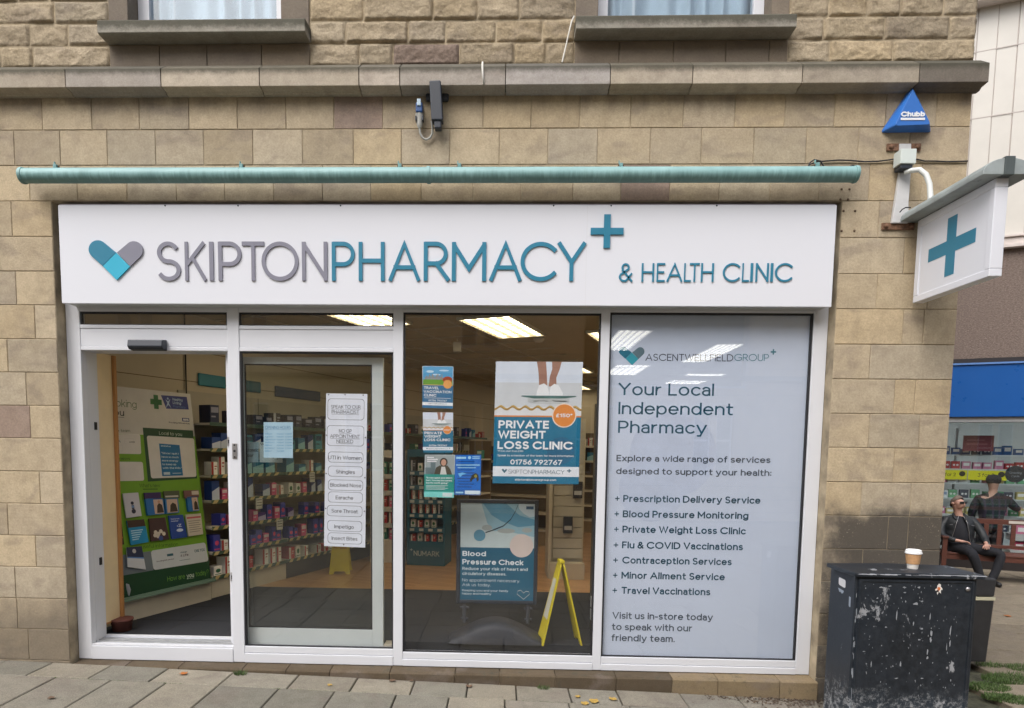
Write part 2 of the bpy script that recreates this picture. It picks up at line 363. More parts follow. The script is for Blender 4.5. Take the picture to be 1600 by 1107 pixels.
def ptext(mb, s, x0, x1, yb, cap, Y, **kw):
    """lettering on a plane y = Y, measured in photograph pixels"""
    p=at(x0,yb,Y); q=at(x1,yb,Y); H=at(x0,yb-cap,Y).z-p.z; n=V((0,-1,0))
    return put_text(mb,s,lambda gx,gy,o:V((p.x+gx*H,Y-o,p.z+gy*H)),fit=(q.x-p.x)/H,**kw)
class Sheet:
    """a flat printed thing given by its four corners (top-left, top-right, bottom-right, bottom-left)"""
    def __init__(s,a,b,c,d):
        s.a,s.b,s.c,s.d=[V(q) for q in (a,b,c,d)]; s.n=((s.d-s.a).cross(s.b-s.a)).normalized()
        s.W=((s.b-s.a).length+(s.c-s.d).length)/2; s.H=((s.d-s.a).length+(s.c-s.b).length)/2
    def p(s,u,v,l=0): return (s.a*(1-u)+s.b*u)*(1-v)+(s.d*(1-u)+s.c*u)*v+s.n*l
    def base(s,mb,th=.0015,mi=None):
        A=[s.p(0,0),s.p(1,0),s.p(1,1),s.p(0,1)]; mb.prism([q-s.n*th for q in A],s.n*th,mi)
    def rect(s,mb,u0,v0,u1,v1,lay=1,mi=None): mb.quad(s.p(u0,v1,lay*.0004),s.p(u1,v1,lay*.0004),s.p(u1,v0,lay*.0004),s.p(u0,v0,lay*.0004),mi)
    def ell(s,mb,cu,cv,r,lay=1,mi=None,ry=None,n=28,a0=0,a1=360):
        rv=(ry if ry else r)*(s.W/s.H if not ry else 1)
        pts=[s.p(cu+r*math.cos(R_(a0+(a1-a0)*k/n)),cv-rv*math.sin(R_(a0+(a1-a0)*k/n)),lay*.0004) for k in range(n)]
        mb.add(pts,[tuple(range(n))],mi)
    def poly(s,mb,pts,lay=1,mi=None): mb.add([s.p(u,v,lay*.0004) for u,v in pts],[tuple(range(len(pts)))],mi)
    def band(s,mb,pts,th,lay=1,mi=None):
        """ribbon through (u,v) points, th = thickness in v"""
        for (a,b),(c,d) in zip(pts,pts[1:]): mb.quad(s.p(a,b+th,lay*.0004),s.p(c,d+th,lay*.0004),s.p(c,d-th,lay*.0004),s.p(a,b-th,lay*.0004),mi)
    def text(s,mb,t,u0,vb,cap,u1=None,lay=3,mi=None,w=.15,center=False,**kw):
        H=cap*s.H; kx=H/s.W
        if center:
            _,W=text_strips(t,w,**kw); u0=u0-W*kx/2
        fit=((u1-u0)*s.W/H) if u1 else None
        return put_text(mb,t,lambda gx,gy,o:s.p(u0+gx*kx,vb-gy*cap,lay*.0004+o),w=w,mi=mi,fit=fit,lay=0,**kw)
    def round_rect(s,mb,u0,v0,u1,v1,r,lay=1,mi=None,ring=None):
        ru=r; rv=r*s.W/s.H; P=[]
        for cu,cv,a in ((u1-ru,v0+rv,0),(u0+ru,v0+rv,90),(u0+ru,v1-rv,180),(u1-ru,v1-rv,270)):
            for k in range(5): t=R_(a+k*22.5); P.append((cu+ru*math.cos(t),cv-rv*math.sin(t)))
        if ring:
            cu,cv=(u0+u1)/2,(v0+v1)/2; Q=[]
            for a,b in P: Q.append((a-ring*(1 if a>cu else -1), b-ring*s.W/s.H*(1 if b>cv else -1)))
            n=len(P)
            mb.add([s.p(a,b,lay*.0004) for a,b in P]+[s.p(a,b,lay*.0004) for a,b in Q],[(i,(i+1)%n,(i+1)%n+n,i+n) for i in range(n)],mi)
        else: s.poly(mb,P,lay,mi)
def px_sheet(c,Y): return Sheet(*[at(x,y,Y) for x,y in c])
# =================================================================== ground
rnd = random.Random(7)
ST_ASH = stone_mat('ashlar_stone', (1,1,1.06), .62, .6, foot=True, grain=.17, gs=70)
ST_ROCK = stone_mat('rock_faced_stone', (1,1,1.06), .45, 1.0, rock=True, grain=.24, gs=60)
ST_COR = stone_mat('cornice_stone', (1,1,1), .5, .3, mossz=(4.232,4.285,.06), moss=.3)
ST_SILL = stone_mat('sill_stone', (1,1,1), .5, .4, mossz=(4.545,4.60,.10), moss=.3)
ST_PLIN = stone_mat('plinth_stone', (1,1,1), .7, .5, moss=.46)
ST_FLAG = stone_mat('paving_stone', (1,1,1), .6, .8, moss=.38, grain=.34, gs=130)
MORTAR = mat('mortar', L(162,148,124), .95, var=.45, vs=5, bump=.5)
EARTH = mat('joint_earth', (.062,.062,.04), .98, var=.5, vs=14, bump=.8, bs=80)
PAL = [(163,150,123),(168,154,125),(174,159,127),(164,154,132),(157,148,126),(172,160,134),(168,151,117),(156,143,116),(160,152,132),(174,156,120),(152,141,118),(168,155,128)]
def stone_tint(rr, k=1.22, dark=.015):
    c=rr.choice(PAL)
    c=tuple(q*.5+m_*.5 for q,m_ in zip(c,(165,151,127)))
    if rr.random()<dark: c=(136,120,106)
    j=rr.uniform(.90,1.08); return tuple(x*k*j for x in L(*c))

def shade(c,k): return tuple(q*k for q in c)
g = MB()
g.grid(lambda u,v: V((-40+100*u, -30+70*v, gz(-40+100*u)-.045 if -40+100*u>-8 else gz(-7.9)-.045)), 200, 4)
g.build('ground', EARTH) .__setitem__('kind','structure')
def flag(mb, x0,x1,y0,y1, rr, z=None, gap=.0045, tint=None):
    mb.tint = tint or shade(rr.choice([L(140,135,124),L(133,129,118),L(144,138,125),L(129,126,116)]),rr.uniform(.86,1.12))
    dz=rr.uniform(-.002,.002); e=gap; b=.006; tilt=rr.uniform(-.0025,.0025)
    o=[(x0+e,y0+e),(x1-e,y0+e),(x1-e,y1-e),(x0+e,y1-e)]; i=[(x0+e+b,y0+e+b),(x1-e-b,y0+e+b),(x1-e-b,y1-e-b),(x0+e+b,y1-e-b)]
    zz=lambda x:gz(x)+dz+tilt
    mb.add([(x,y,zz(x)) for x,y in i]+[(x,y,zz(x)-b) for x,y in o]+[(x,y,zz(x)-.06) for x,y in o],
           [(0,1,2,3)]+[(k,k+4,(k+1)%4+4,(k+1)%4) for k in range(4)]+[(k+4,k+8,(k+1)%4+8,(k+1)%4+4) for k in range(4)])
pv = MB(); rr = random.Random(3)
y1 = -.02; first = True
while y1 > -12.5:
    dep = .29 if first else .60; x = -7.0+rr.uniform(0,.3)
    while x < 2.9:
        wd = .405 + (rr.uniform(-.03,.05) if not first else rr.uniform(-.05,.12)); flag(pv, x, x+wd, y1-dep, y1, rr); x += wd
    y1 -= dep; first = False
# the side street: long worn flags running away
y = -12.0
while y < 8.5:
    dep = rr.uniform(.38,.62); x = 2.95+rr.uniform(0,.3)
    while x < 16:
        wd = rr.uniform(.55,1.1)
        if not (x < 3.24 and y > -.7): flag(pv, max(x,3.25) if y>-.7 else x, x+wd, y, y+dep, rr, gap=.008, tint=shade(L(140,130,114),rr.uniform(.8,1.12)))
        x += wd
    y += dep
pv.build('pavement', ST_FLAG)['kind'] = 'structure'
# grass and moss growing in the joints (stuff nobody could count)
GRASS = mat('grass_blades', (.07,.12,.03), .8, var=.35, vs=30, tint=True)
gm = MB(); rr = random.Random(5)
def tuft(cx, cy, r, n, h):
    for _ in range(n):
        a=rr.uniform(0,6.28); d=r*math.sqrt(rr.random()); x=cx+d*math.cos(a); y=cy+d*math.sin(a)*.6; z=gz(x)-.01
        t=rr.uniform(0,6.28); l=h*rr.uniform(.4,1.1); wv=V((math.cos(t),math.sin(t),0))*.0022; le=V((math.cos(t+1.3),math.sin(t+1.3),0))*l*.6
        k=rr.uniform(.6,1.4); gm.tint=(k,k*rr.uniform(.9,1.1),k)
        b=V((x,y,z)); gm.add([b-wv,b+wv,b+le*.5+V((0,0,l*.7))+wv*.6,b+le*.5+V((0,0,l*.7))-wv*.6,b+le+V((0,0,l))],[(0,1,2,3),(3,2,4)])
p=atz(375,1054,gz(-2.0)); tuft(p.x,p.y,.05,160,.045)
for px,py,n,r in ((848,1085,90,.05),(870,1078,40,.03),(1190,1060,30,.04),(1545,1075,520,.16),(1575,1062,420,.2),(1590,1095,500,.16),(1545,1040,160,.12),(1600,1045,260,.16),(1560,1090,300,.12),(1595,1060,200,.2),(390,1048,30,.04),(610,1052,20,.03)):
    p=atz(px,py,gz(2.0 if px<1400 else 4)); tuft(p.x,p.y,r,n*(1 if px<1400 else 3),.04 if px<1400 else .04)
for _ in range(1500):     # moss strands along the paving joints
    row=rr.choice([0,0,1,1]); x=rr.uniform(-4.5,2.2)
    if mnoise.noise(V((x*1.3,row*3,0)))>-.05: tuft(x, -.31-.6*row, .016, 5, .011)
o=gm.build('grass', GRASS); tag(o,'green grass and moss growing between the paving flags','grass',kind='stuff')
# damp leaf litter gathered against the corner of the wall
lm = MB()
for _ in range(700):
    x=rr.gauss(2.15,.30); y=-.03-abs(rr.gauss(0,.09)); z=gz(x)+rr.uniform(.001,.012)
    if x>2.45 or x<1.4: continue
    k=rr.uniform(.5,1.5); lm.tint=(k,k,k); s_=rr.uniform(.004,.013); a=rr.uniform(0,6.28)
    c=V((x,y,z)); d=V((math.cos(a),math.sin(a),rr.uniform(-.4,.4)))*s_; e=V((-math.sin(a),math.cos(a),rr.uniform(-.3,.3)))*s_*.6
    lm.quad(c-d,c-e,c+d,c+e)
o=lm.build('leaf_litter', mat('dead_leaf_bits',(.075,.05,.032),.9,var=.4,vs=40,tint=True)); tag(o,'damp brown leaf litter heaped at the foot of the wall corner','leaf litter',kind='stuff')

# =================================================================== stone building
bld = thing('stone_building','sandstone corner building with ashlar ground floor, stone cornice and rock-faced upper storey','building',(0,0,0))
CZ = [4.147,3.899,3.652,3.401,3.149,2.900,2.655,2.407,2.161,1.914,1.669,1.419,1.173,.927,.684,.439,.197,-.050,-.300]
XL, XR = -3.315, 2.385           # opening for the shop front
XC = 3.232                       # corner of the building
def block(mb, x0,x1,z0,z1, face, back=.13, jit=0, g_=.0022, b=.0035):
    """face(x, d, z) -> world, d = depth behind the wall face"""
    d=jit; i=[(x0+g_+b,z0+g_+b),(x1-g_-b,z0+g_+b),(x1-g_-b,z1-g_-b),(x0+g_+b,z1-g_-b)]; o=[(x0+g_,z0+g_),(x1-g_,z0+g_),(x1-g_,z1-g_),(x0+g_,z1-g_)]
    mb.add([face(x,d,z) for x,z in i]+[face(x,d+b,z) for x,z in o]+[face(x,back,z) for x,z in o],
           [(0,1,2,3)]+[(k,k+4,(k+1)%4+4,(k+1)%4) for k in range(4)]+[(k+4,k+8,(k+1)%4+8,(k+1)%4+4) for k in range(4)])
front = lambda x,d,z: V((x,d,z))
side = lambda x,d,z: V((XC-d, x, z))
ash = MB(); rr = random.Random(11)
def course(mb, xa, xb, z0, z1, wd, off, face, var=.015):
    x=xa; nx=xa+off
    while x < xb-.02:
        nx=min(nx,xb)
        if xb-nx < .14: nx=xb
        mb.tint=stone_tint(rr); block(mb,x,nx,z0,z1,face,jit=rr.uniform(-.0012,.0012)); x=nx; nx=x+wd*(1+rr.uniform(-var,var)*3)
for i in range(3):
    course(ash,-7.2,XC,CZ[i+1],CZ[i],.355,[.17,.33,.04][i]+.12,front)
SP=[(.5,.5),(.25,.62),(.62,.3),(.3,.55),(.56,.25),(.36,.3),(.6,.4),(.28,.6)]
for i in range(3,18):
    # left pier
    course(ash,-7.2,XL,CZ[i+1],CZ[i],[.40,.36,.47,.33,.44][i%5],rr.uniform(.12,.4),front,.06)
    a,b=SP[(i*3)%8]; tot=XC-XR; cuts=[XR, XR+tot*(.32 if i%2 else .55)+rr.uniform(-.03,.03), XC]
    if i%3!=1: cuts.insert(2, min(XC-.15,cuts[1]+tot*(.17 if i%2==0 else .42)))
    cuts=sorted(cuts)
    for x0,x1 in zip(cuts,cuts[1:]):
        if x1-x0>.05: ash.tint=stone_tint(rr); block(ash,x0,x1,CZ[i+1],CZ[i],front,jit=rr.uniform(-.0012,.0012))
for i in range(18):
    course(ash,.13,9.0,CZ[i+1],CZ[i],.42,.25+.2*(i%2),side,.08)
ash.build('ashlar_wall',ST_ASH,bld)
mo = MB()
def mbox(x0,x1,y0,y1,z0,z1): mo.box((x0,y0,z0),(x1,y1,z1))
mbox(-7.2,XL+.0,.0052,.34,-.3,3.40); mbox(XR-.0,XC-.0052,.0052,.34,-.3,3.40); mbox(-7.2,XC-.0052,.0052,.34,3.40,4.15); mbox(XC-.34,XC-.0052,.34,9,-.3,4.15)
mo.build('wall_core',MORTAR,bld)
# rock-faced upper storey
rr=random.Random(21)
RKS=[MB() for _ in range(4)]
for q_ in RKS: q_.smooth=True
rk=RKS[0]
UZ=[4.328,4.481,4.634,4.785,4.935,5.09,5.24,5.40]
W1=(-2.845,-1.395); W2=(.48,1.955)
def rock(x0,x1,z0,z1,face=front):
    rk.tint=tuple(q*1.02 for q in stone_tint(rr,1.0,.03)); nx=max(8,int((x1-x0)/.013)); nz=13; sd_=rr.uniform(0,50); bul=rr.uniform(.006,.018); g_=rr.uniform(.003,.006)
    tx,tz=rr.uniform(-1,1),rr.uniform(-1,1)
    def fn(u,v):
        e=min(min(u,1-u)*(x1-x0),min(v,1-v)*(z1-z0)); k=min(1,e/.012)**.6
        x=x0+g_+(x1-x0-2*g_)*u; z=z0+g_+(z1-z0-2*g_)*v
        wob=.003*mnoise.noise(V((x*20,z*20,sd_))); 
        h=bul*(.75+.5*tx*(u-.5)+.7*tz*(v-.5))+.009*mnoise.noise(V((x*7,z*13,sd_)))+.010*mnoise.ridged_multi_fractal(V((x*11+z*5,z*15-x*3,sd_+9)),.9,2.1,4,1.0,2.0)*.5+.004*mnoise.noise(V((x*55,z*60,sd_)))
        return face(x+wob*(1-k), .012-k*max(.004,h), z+wob*(1-k))
    rk.grid(fn,nx,nz)
def smooth_block(mb,x0,x1,z0,z1): mb.tint=stone_tint(rr,.95); block(mb,x0,x1,z0,z1,front,back=.16,jit=rr.uniform(-.001,.001))
SJS=[MB(),MB()]
for i in range(7):
    z0,z1=UZ[i],UZ[i+1]
    segs=[(-7.2,W1[0]-.0),(W1[1],W2[0]),(W2[1],XC)]
    for si,(a,b) in enumerate(segs):
        rk=RKS[si]; x=a; first_=True
        while x<b-.02:
            wd=rr.uniform(.22,.50); nx=x+(wd if not first_ else rr.uniform(.16,.4)); first_=False
            if b-nx<.16: nx=b
            rock(x,nx,z0,z1); x=nx
    for wi,(wa,wb) in enumerate((W1,W2)):
        sj=SJS[wi]
        if i==0:     # plain stones under the sills
            x=wa
            while x<wb-.02:
                nx=min(wb,x+rr.uniform(.27,.40)); 
                if wb-nx<.12: nx=wb
                smooth_block(sj,x,nx,z0,z1); x=nx
    x=.0; rk=RKS[3]
    while x<9:
        nx=x+rr.uniform(.3,.5); rock(x,nx,z0,z1,side); x=nx
for wi,((wa,wb),(ga,gb)) in enumerate(((W1,(-2.70,-1.60)),(W2,(.64,1.83)))):
    sj=SJS[wi]
    for i,(a,b) in enumerate(((wa,ga),(gb,wb))): smooth_block(sj,a,b,4.590,5.0); smooth_block(sj,a,b,5.0,5.45); smooth_block(sj,a,b,5.452,6.2)
for q_ in RKS: q_.build('rock_faced_wall',ST_ROCK,bld)
for q_ in SJS: q_.build('window_surround',ST_ASH,bld)
# plainer courses above the picture, so that the storey goes on
up=MB(); rr=random.Random(23); z=5.40
while z<8.9:
    for a,b in (((-7.2,W1[0]),(W1[1],W2[0]),(W2[1],XC)) if z<6.15 else ((-7.2,XC),)): course(up,a,b,z,z+.16,.36,rr.uniform(.15,.35),front,.15)
    course(up,.13,9.0,z,z+.16,.40,rr.uniform(.15,.35),side,.1); z+=.16
up.build('upper_courses',ST_ASH,bld)
mo2=MB()
for a,b in ((-7.2,W1[0]+.08),(W1[1]-.08,W2[0]+.08),(W2[1]-.08,XC-.0115)): mo2.box((a,.0117,5.41),(b,.34,6.2))
mo2.box((-7.2,.0117,6.201),(XC-.0115,.34,8.9)); mo2.box((XC-.34,.341,5.41),(XC-.0115,9,8.9))
for a,b in ((-7.2,W1[0]+.08),(W1[1]-.08,W2[0]+.08),(W2[1]-.08,XC-.0095)): mo2.box((a,.0115,4.33),(b,.34,5.4))
for a,b in (W1,W2): mo2.box((a+.081,.0115,4.33),(b-.081,.34,4.49))
mo2.box((XC-.34,.34,4.15),(XC-.0115,9,5.4)); mo2.build('upper_wall_core',MORTAR,bld)
# cornice
cb=MB(); x=-7.2; rr=random.Random(31)
cuts=[-7.2,-6.5,-5.75,-5.0,-4.25,-3.55,-3.165,-2.46,-1.76,-1.06,-.33+.02,1.48-.74,1.48-.0,2.35,2.80,3.262]
cuts=[-7.2,-6.4,-5.6,-4.75,-3.94,-3.105,-2.42,-1.72,-1.02,-.735,.0,.72,1.28,2.02,2.80,3.262]
for a,b in zip(cuts,cuts[1:]):
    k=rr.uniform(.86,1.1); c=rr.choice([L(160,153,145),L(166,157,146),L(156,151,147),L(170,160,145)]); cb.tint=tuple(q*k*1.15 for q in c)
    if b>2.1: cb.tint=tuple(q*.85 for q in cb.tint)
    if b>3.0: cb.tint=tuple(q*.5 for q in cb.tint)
    g_=.0025; y=-.105+rr.uniform(-.002,.002)
    prof=[(y,4.138),(y,4.262),(y+.012,4.270),(-.02,4.325),(.012,4.327),(.012,4.121),(-.028,4.121),(-.04,4.134)]
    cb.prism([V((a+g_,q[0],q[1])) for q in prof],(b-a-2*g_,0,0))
    # thin bedding joint
y=.0
while y<9:
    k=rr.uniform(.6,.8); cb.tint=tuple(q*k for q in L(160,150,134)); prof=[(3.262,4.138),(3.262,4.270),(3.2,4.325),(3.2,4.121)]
    cb.prism([V((q[0],y+.003,q[1])) for q in prof],(0,.8,0)); y+=.806
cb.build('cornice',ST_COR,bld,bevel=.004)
cc=MB(); cc.box((-7.2,-.094,4.145),(3.25,.02,4.255)); cc.build('cornice_joint',mat('dark_joint',(.05,.045,.035),.95,var=.2),bld)
# sills
for (xa,xb),lab in (((-2.855,-1.39),None),((.475,1.958),None)):
    s_=MB(); s_.tint=tuple(q*1.05 for q in L(150,146,136)); s_.prism([V((xa,q[0],q[1])) for q in ((-.12,4.492),(-.12,4.572),(-.11,4.580),(.135,4.598),(.135,4.488),(-.10,4.488))],(xb-xa,0,0))
    s_.build('window_sill',ST_SILL,bld,bevel=.004)
GLASS_SMALL=glass_mat('window_glass',.035,(.85,.9,.93))
WHITE=mat('white_frame',(.665,.68,.725),.35,var=.015,vs=3)
NET=mat('net_curtain',(.56,.61,.66),.9,var=.06,vs=8)
for ga,gb in ((-2.70,-1.60),(.64,1.83)):
    f=MB()
    x0,x1=ga,gb
    f.box((x0,.13,4.60),(x0+.085,.20,6.2)); f.box((x1-.075,.13,4.60),(x1,.20,6.2)); f.box((x0+.085,.132,4.60),(x1-.075,.20,4.625))
    wf=f.build('window_frame',WHITE,bld,bevel=.004)
    q=MB(); q.box((x0+.08,.160,4.62),(x1-.07,.166,6.2)); q.build('pane',GLASS_SMALL,wf)
    c=MB(); c.smooth=True
    c.grid(lambda u,v:V((x0+.05+(x1-x0-.1)*u,.22+.035*math.sin(u*44+2*math.sin(u*9))+.022*math.sin(u*19+1),4.60+1.6*v)),150,2); c.build('curtain',NET,wf)
    d=MB(); d.box((x0-.1,.36,4.5),(x1+.1,.38,6.2)); d.build('dark_room',mat('dim_room',(.10,.10,.10),.9,var=.1),wf)
# plinth under the shop front
pl=MB(); rr=random.Random(41); x=-3.30
while x<2.40:
    nx=min(2.40,x+rr.choice([.34,.46,.5,.42])); 
    if 2.40-nx<.2: nx=2.40
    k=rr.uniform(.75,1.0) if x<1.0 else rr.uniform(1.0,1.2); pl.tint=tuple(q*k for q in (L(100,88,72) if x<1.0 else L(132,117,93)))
    yf=-.012+rr.uniform(-.003,.003)
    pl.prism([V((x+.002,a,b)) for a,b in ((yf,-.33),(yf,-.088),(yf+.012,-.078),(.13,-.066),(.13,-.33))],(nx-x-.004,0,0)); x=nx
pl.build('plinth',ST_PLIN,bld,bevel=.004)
pp=MB(); pp.box((-3.32,.0,-.33),(2.41,.34,-.09)); pp.build('plinth_core',MORTAR,bld)
# rusty old fixing holes in the ashlar beside the sign
for px,py in ((1313,312),(1325,312),(1318,330),(1336,330),(1315,361),(1335,361),(1315,296),(1327,296)):
    hl=MB(); p_=at(px,py,0); hl.lathe([(.009,0),(.007,.004),(.003,.006)],(p_.x,.0,p_.z),8,ax=(0,-1,0)); hl.build('fixing_plug',mat('old_plug',(.12,.08,.05),.9,var=.3,vs=80),bld)
# =================================================================== shop front
GLASS = glass_mat('shop_glass', .042, (.955,.96,.97))
BLACKR = mat('rubber_gasket', (.015,.015,.018), .6, var=.1)
LEAF = mat('aluminium_leaf', (.60,.64,.61), .4, var=.04, vs=3)
ALU = mat('aluminium_track', (.50,.51,.52), .35, .7, var=.1, vs=20)
STEEL = mat('steel_plate', (.42,.41,.42), .35, .8, var=.1)
DARKP = mat('dark_plastic', (.022,.028,.040), .45, var=.1)
sf = thing('shop_front','white framed shop front with glazed panels and open sliding entrance','shop front',(0,.1,-.05))
f = MB(); Y0,Y1=.10,.165
def FB(x0,x1,z0,z1,y0=Y0,y1=Y1,mb=None): (mb or f).box((x0,y0,z0),(x1,y1,z1))
FB(-3.312,-3.205,-.0635,2.70); FB(-2.072,-1.982,-.0635,2.70,.0985); FB(-.812,-.738,-.0635,2.70,.0985); FB(.733,.798,-.0635,2.70,.0985); FB(2.280,2.383,-.0635,2.70)
for a,b,z in ((-1.982,-.812,2.632),(-3.205,-2.072,2.632),(-.738,.733,2.638),(.798,2.280,2.646)): FB(a,b,z,2.705)
for a,b,z in ((-1.982,-.812,.066),(-.738,.733,.046),(.798,2.280,.042)):
    FB(a,b,-.064,z-.055,.094); FB(a,b,z-.053,z,.101)
FB(-3.205,-2.072,-.064,.045,.094)
for a,b in ((-3.205,-2.072),(-1.982,-.812)):
    FB(a,b,2.507,2.534); FB(a,b,2.343,2.372)
f.build('frame',WHITE,sf,bevel=.004)
h=MB()
for a,b in ((-3.205,-2.072),(-1.982,-.812)): FB(a,b,2.374,2.505,.106,.16,h)
h.build('transom_panel',WHITE,sf,bevel=.002)
j=MB(); j.box((-3.312,.167,-.06),(-3.207,.30,2.37)); j.build('door_jamb',WHITE,sf,bevel=.004)
j=MB(); j.box((-3.206,.167,2.345),(-2.07,.30,2.50)); j.build('door_head',WHITE,sf,bevel=.004)
t=MB(); t.box((-3.205,.102,.046),(-2.072,.30,.058)); t.m=1
for y in (.15,.19,.235): t.box((-3.205,y,.059),(-2.072,y+.012,.068))
t.m=0; t.box((-3.205,.275,.059),(-2.072,.31,.078)); t.build('threshold',[WHITE,ALU],sf,bevel=.002)
def gasket(x0,x1,z0,z1,w=.013,y=.112):
    g_=MB(); g_.box((x0,y,z0),(x0+w,y+.02,z1)); g_.box((x1-w,y,z0),(x1,y+.02,z1)); g_.box((x0+w,y,z1-w),(x1-w,y+.02,z1)); g_.box((x0+w,y,z0),(x1-w,y+.02,z0+w*.6)); g_.build('gasket',BLACKR,sf)
panes=[(-3.205,-2.072,2.534,2.632),(-1.982,-.812,2.534,2.632),(-1.982,-.812,.066,2.343),(-.738,.733,.046,2.638),(.798,2.280,.042,2.646)]
for a,b,c,d in panes:
    gasket(a,b,c,d); q=MB(); q.box((a+.004,.128,c+.002),(b-.004,.134,d-.004)); q.build('window_pane',GLASS,sf)
# open leaf's closing edge beside the entrance
e=MB(); e.box((-2.118,.168,.062),(-2.062,.215,2.342)); e=e.build('door_stile',WHITE,sf,bevel=.004)
for px,py in ((357.5,690),(362.5,901.5)):
    k=MB(); p_=at(px,py,.165); k.box((p_.x-.010,.160,p_.z-.034),(p_.x+.012,.168,p_.z+.034)); k.m=1; k.lathe([(.006,0),(.006,.004)],(p_.x+.001,.160,p_.z+.006),10,ax=(0,-1,0)); k.box((p_.x-.002,.156,p_.z-.016),(p_.x+.004,.160,p_.z+.002)); k.build('keyhole',[STEEL,BLACKR],e)
k=MB(); p_=at(367,705,.098); k.box((p_.x-.018,.092,p_.z-.058),(p_.x+.018,.0985,p_.z+.058)); k.m=1
for dz in (0,.045,-.045): k.lathe([(.007 if dz else .010,0),(.006,.004)],(p_.x,.092,p_.z+dz),12,ax=(0,-1,0))
k.build('lock_plate',[STEEL,BLACKR],sf,bevel=.001)
for px,py in ((145,666),(152,877)):
    k=MB(); p_=at(px,py,.25); k.box((-3.2068,.235,p_.z-.03),(-3.200,.262,p_.z+.03)); k.build('strike_slot',BLACKR,sf)
# the sliding leaf parked behind the fixed pane
d=MB(); d.box((-1.998,.19,.055),(-1.984,.232,2.315)); d.box((-.992,.19,.055),(-.905,.232,2.315)); d.box((-1.984,.1905,2.262),(-.992,.2315,2.315)); d.box((-1.984,.1905,.055),(-.992,.2315,.190))
door=d.build('sliding_door',LEAF,sf,bevel=.003)
q=MB(); q.box((-1.984,.207,.19),(-.992,.213,2.262)); q.build('door_glass',glass_mat('door_glass',.03,(.9,.93,.91)),door)
q=MB(); w_=.010; a,b,c,dd=-1.984,-.992,.19,2.262
q.box((a,.196,c),(a+w_,.204,dd)); q.box((b-w_,.196,c),(b,.204,dd)); q.box((a+w_,.196,dd-w_),(b-w_,.204,dd)); q.box((a+w_,.196,c),(b-w_,.204,c+w_)); q.build('door_gasket',BLACKR,door)
q=MB(); q.box((-.9,.17,.048),(-.815,.30,.075)); q.build('floor_guide',mat('worn_beige',(.42,.38,.3),.6,var=.2,vs=30),sf)
# motion sensor
s=MB(); a=at(199,531,.03); b=at(254,546,.03)
s.prism([V((a.x,.0985,a.z+.01)),V((a.x,.03,a.z)),V((a.x,.02,b.z+.02)),V((a.x,.04,b.z)),V((a.x,.0985,b.z-.005))],(b.x-a.x,0,0))
tag(s.build('motion_sensor',DARKP,None,bevel=.006,loc=(a.x,.1,b.z)),'small black motion sensor above the open entrance','door sensor')

# =================================================================== fascia sign
FW = mat('sign_white', (.70,.715,.77), .28, var=0)
TEAL=mat('sign_teal',L(44,122,150),.35,var=.03); GREY=mat('sign_grey',L(128,128,142),.35,var=.03); CYAN=mat('sign_cyan',L(52,170,200),.35,var=.03)
FY=-.03; a=at(90.5,321.5,FY); b=at(1297,480.5,FY); c_=at(1308,319,FY)
fs=thing('fascia_sign','long white fascia sign with raised grey and teal letters above the shop front','sign',(0,FY,b.z))
m=MB(); z0,z1=2.662,3.362; xa,xb=a.x,c_.x
m.box((xa,FY,z0),(xb,.0,z1)); fsp=m.build('sign_panel',FW,fs,bevel=.003)
m=MB(); m.box((xa+.02,.002,z0+.004),(xb-.02,.094,z0+.02)); m.box((xa+.02,.002,z1-.03),(xb-.02,.2,z1-.01)); m.build('sign_tray',mat('tray_grey',(.5,.52,.5),.5,var=.05),fs)
m=MB()
m.box((xa+.01,FY+.002,z1+.0005),(xb-.01,.02,z1+.007)); m.build('top_trim',mat('trim_purple_grey',(.30,.28,.33),.5,var=.1),fs)
for px in (258,372,532,865,955,1120):
    m=MB(); p_=at(px,320.5,FY); m.lathe([(.006,0),(.006,.003),(.003,.004)],(p_.x,FY,z1-.004),8,ax=(0,-1,0)); m.build('screw',DARKP,fs)
m=MB(); p_=at(916,400,FY); m.box((p_.x,FY-.0006,z0+.004),(p_.x+.0012,FY-.0001,z1-.004)); m.build('panel_joint',mat('joint_line',(.6,.6,.62),.5,var=0),fs)
def zp(x,y): return 80+x/2.5806, 310+y/2.5806
def heart(px_of, Y, dep, mats, parent, lay=0.0, n=V((0,-1,0)), F=None):
    """two overlapping capsules; px_of maps drawing units to world"""
    def cap(cx,cy,r,a0,a1): return [(cx+r*math.cos(R_(a0+(a1-a0)*k/14)), cy+r*math.sin(R_(a0+(a1-a0)*k/14))) for k in range(15)]
    left=cap(191.5,208,37,135,315)+[(265,221),(211,275)]
    right=[(322,277),(268,221)]+cap(336,212,37,225,405)
    dia=[(265.5,222),(321,277.5),(267.5,332),(212,276)]
    for nm,pts,mt in (('emblem_left',left,mats[0]),('emblem_right',right,mats[1]),('emblem_tip',dia,mats[2])):
        h_=MB(); h_.prism([px_of(x,y) for x,y in pts],n*dep); h_.build(nm,mt,parent,bevel=.0015 if dep>.003 else 0)
heart(lambda x,y: at(*zp(x,y),FY), FY, .012, (TEAL,GREY,CYAN), fs)
SWT=.106
def raised(ch,x0,x1,yb,cap,mt,w=SWT,dep=.009):
    m=MB(); ptext(m,ch,x0,x1,yb,cap,FY,depth=dep,w=w,seg=44); m.build('letter_'+ch.lower() if ch.isalpha() else 'ampersand',mt,fs)
for ch,x0,x1 in (('S',429,525),('K',543,625),('I',641,657.5),('P',677,770),('T',772,862),('O',851,999),('N',1013,1115)):
    raised(ch,*[80+q/2.5806 for q in (x0,x1)],439.6,61.3,GREY)
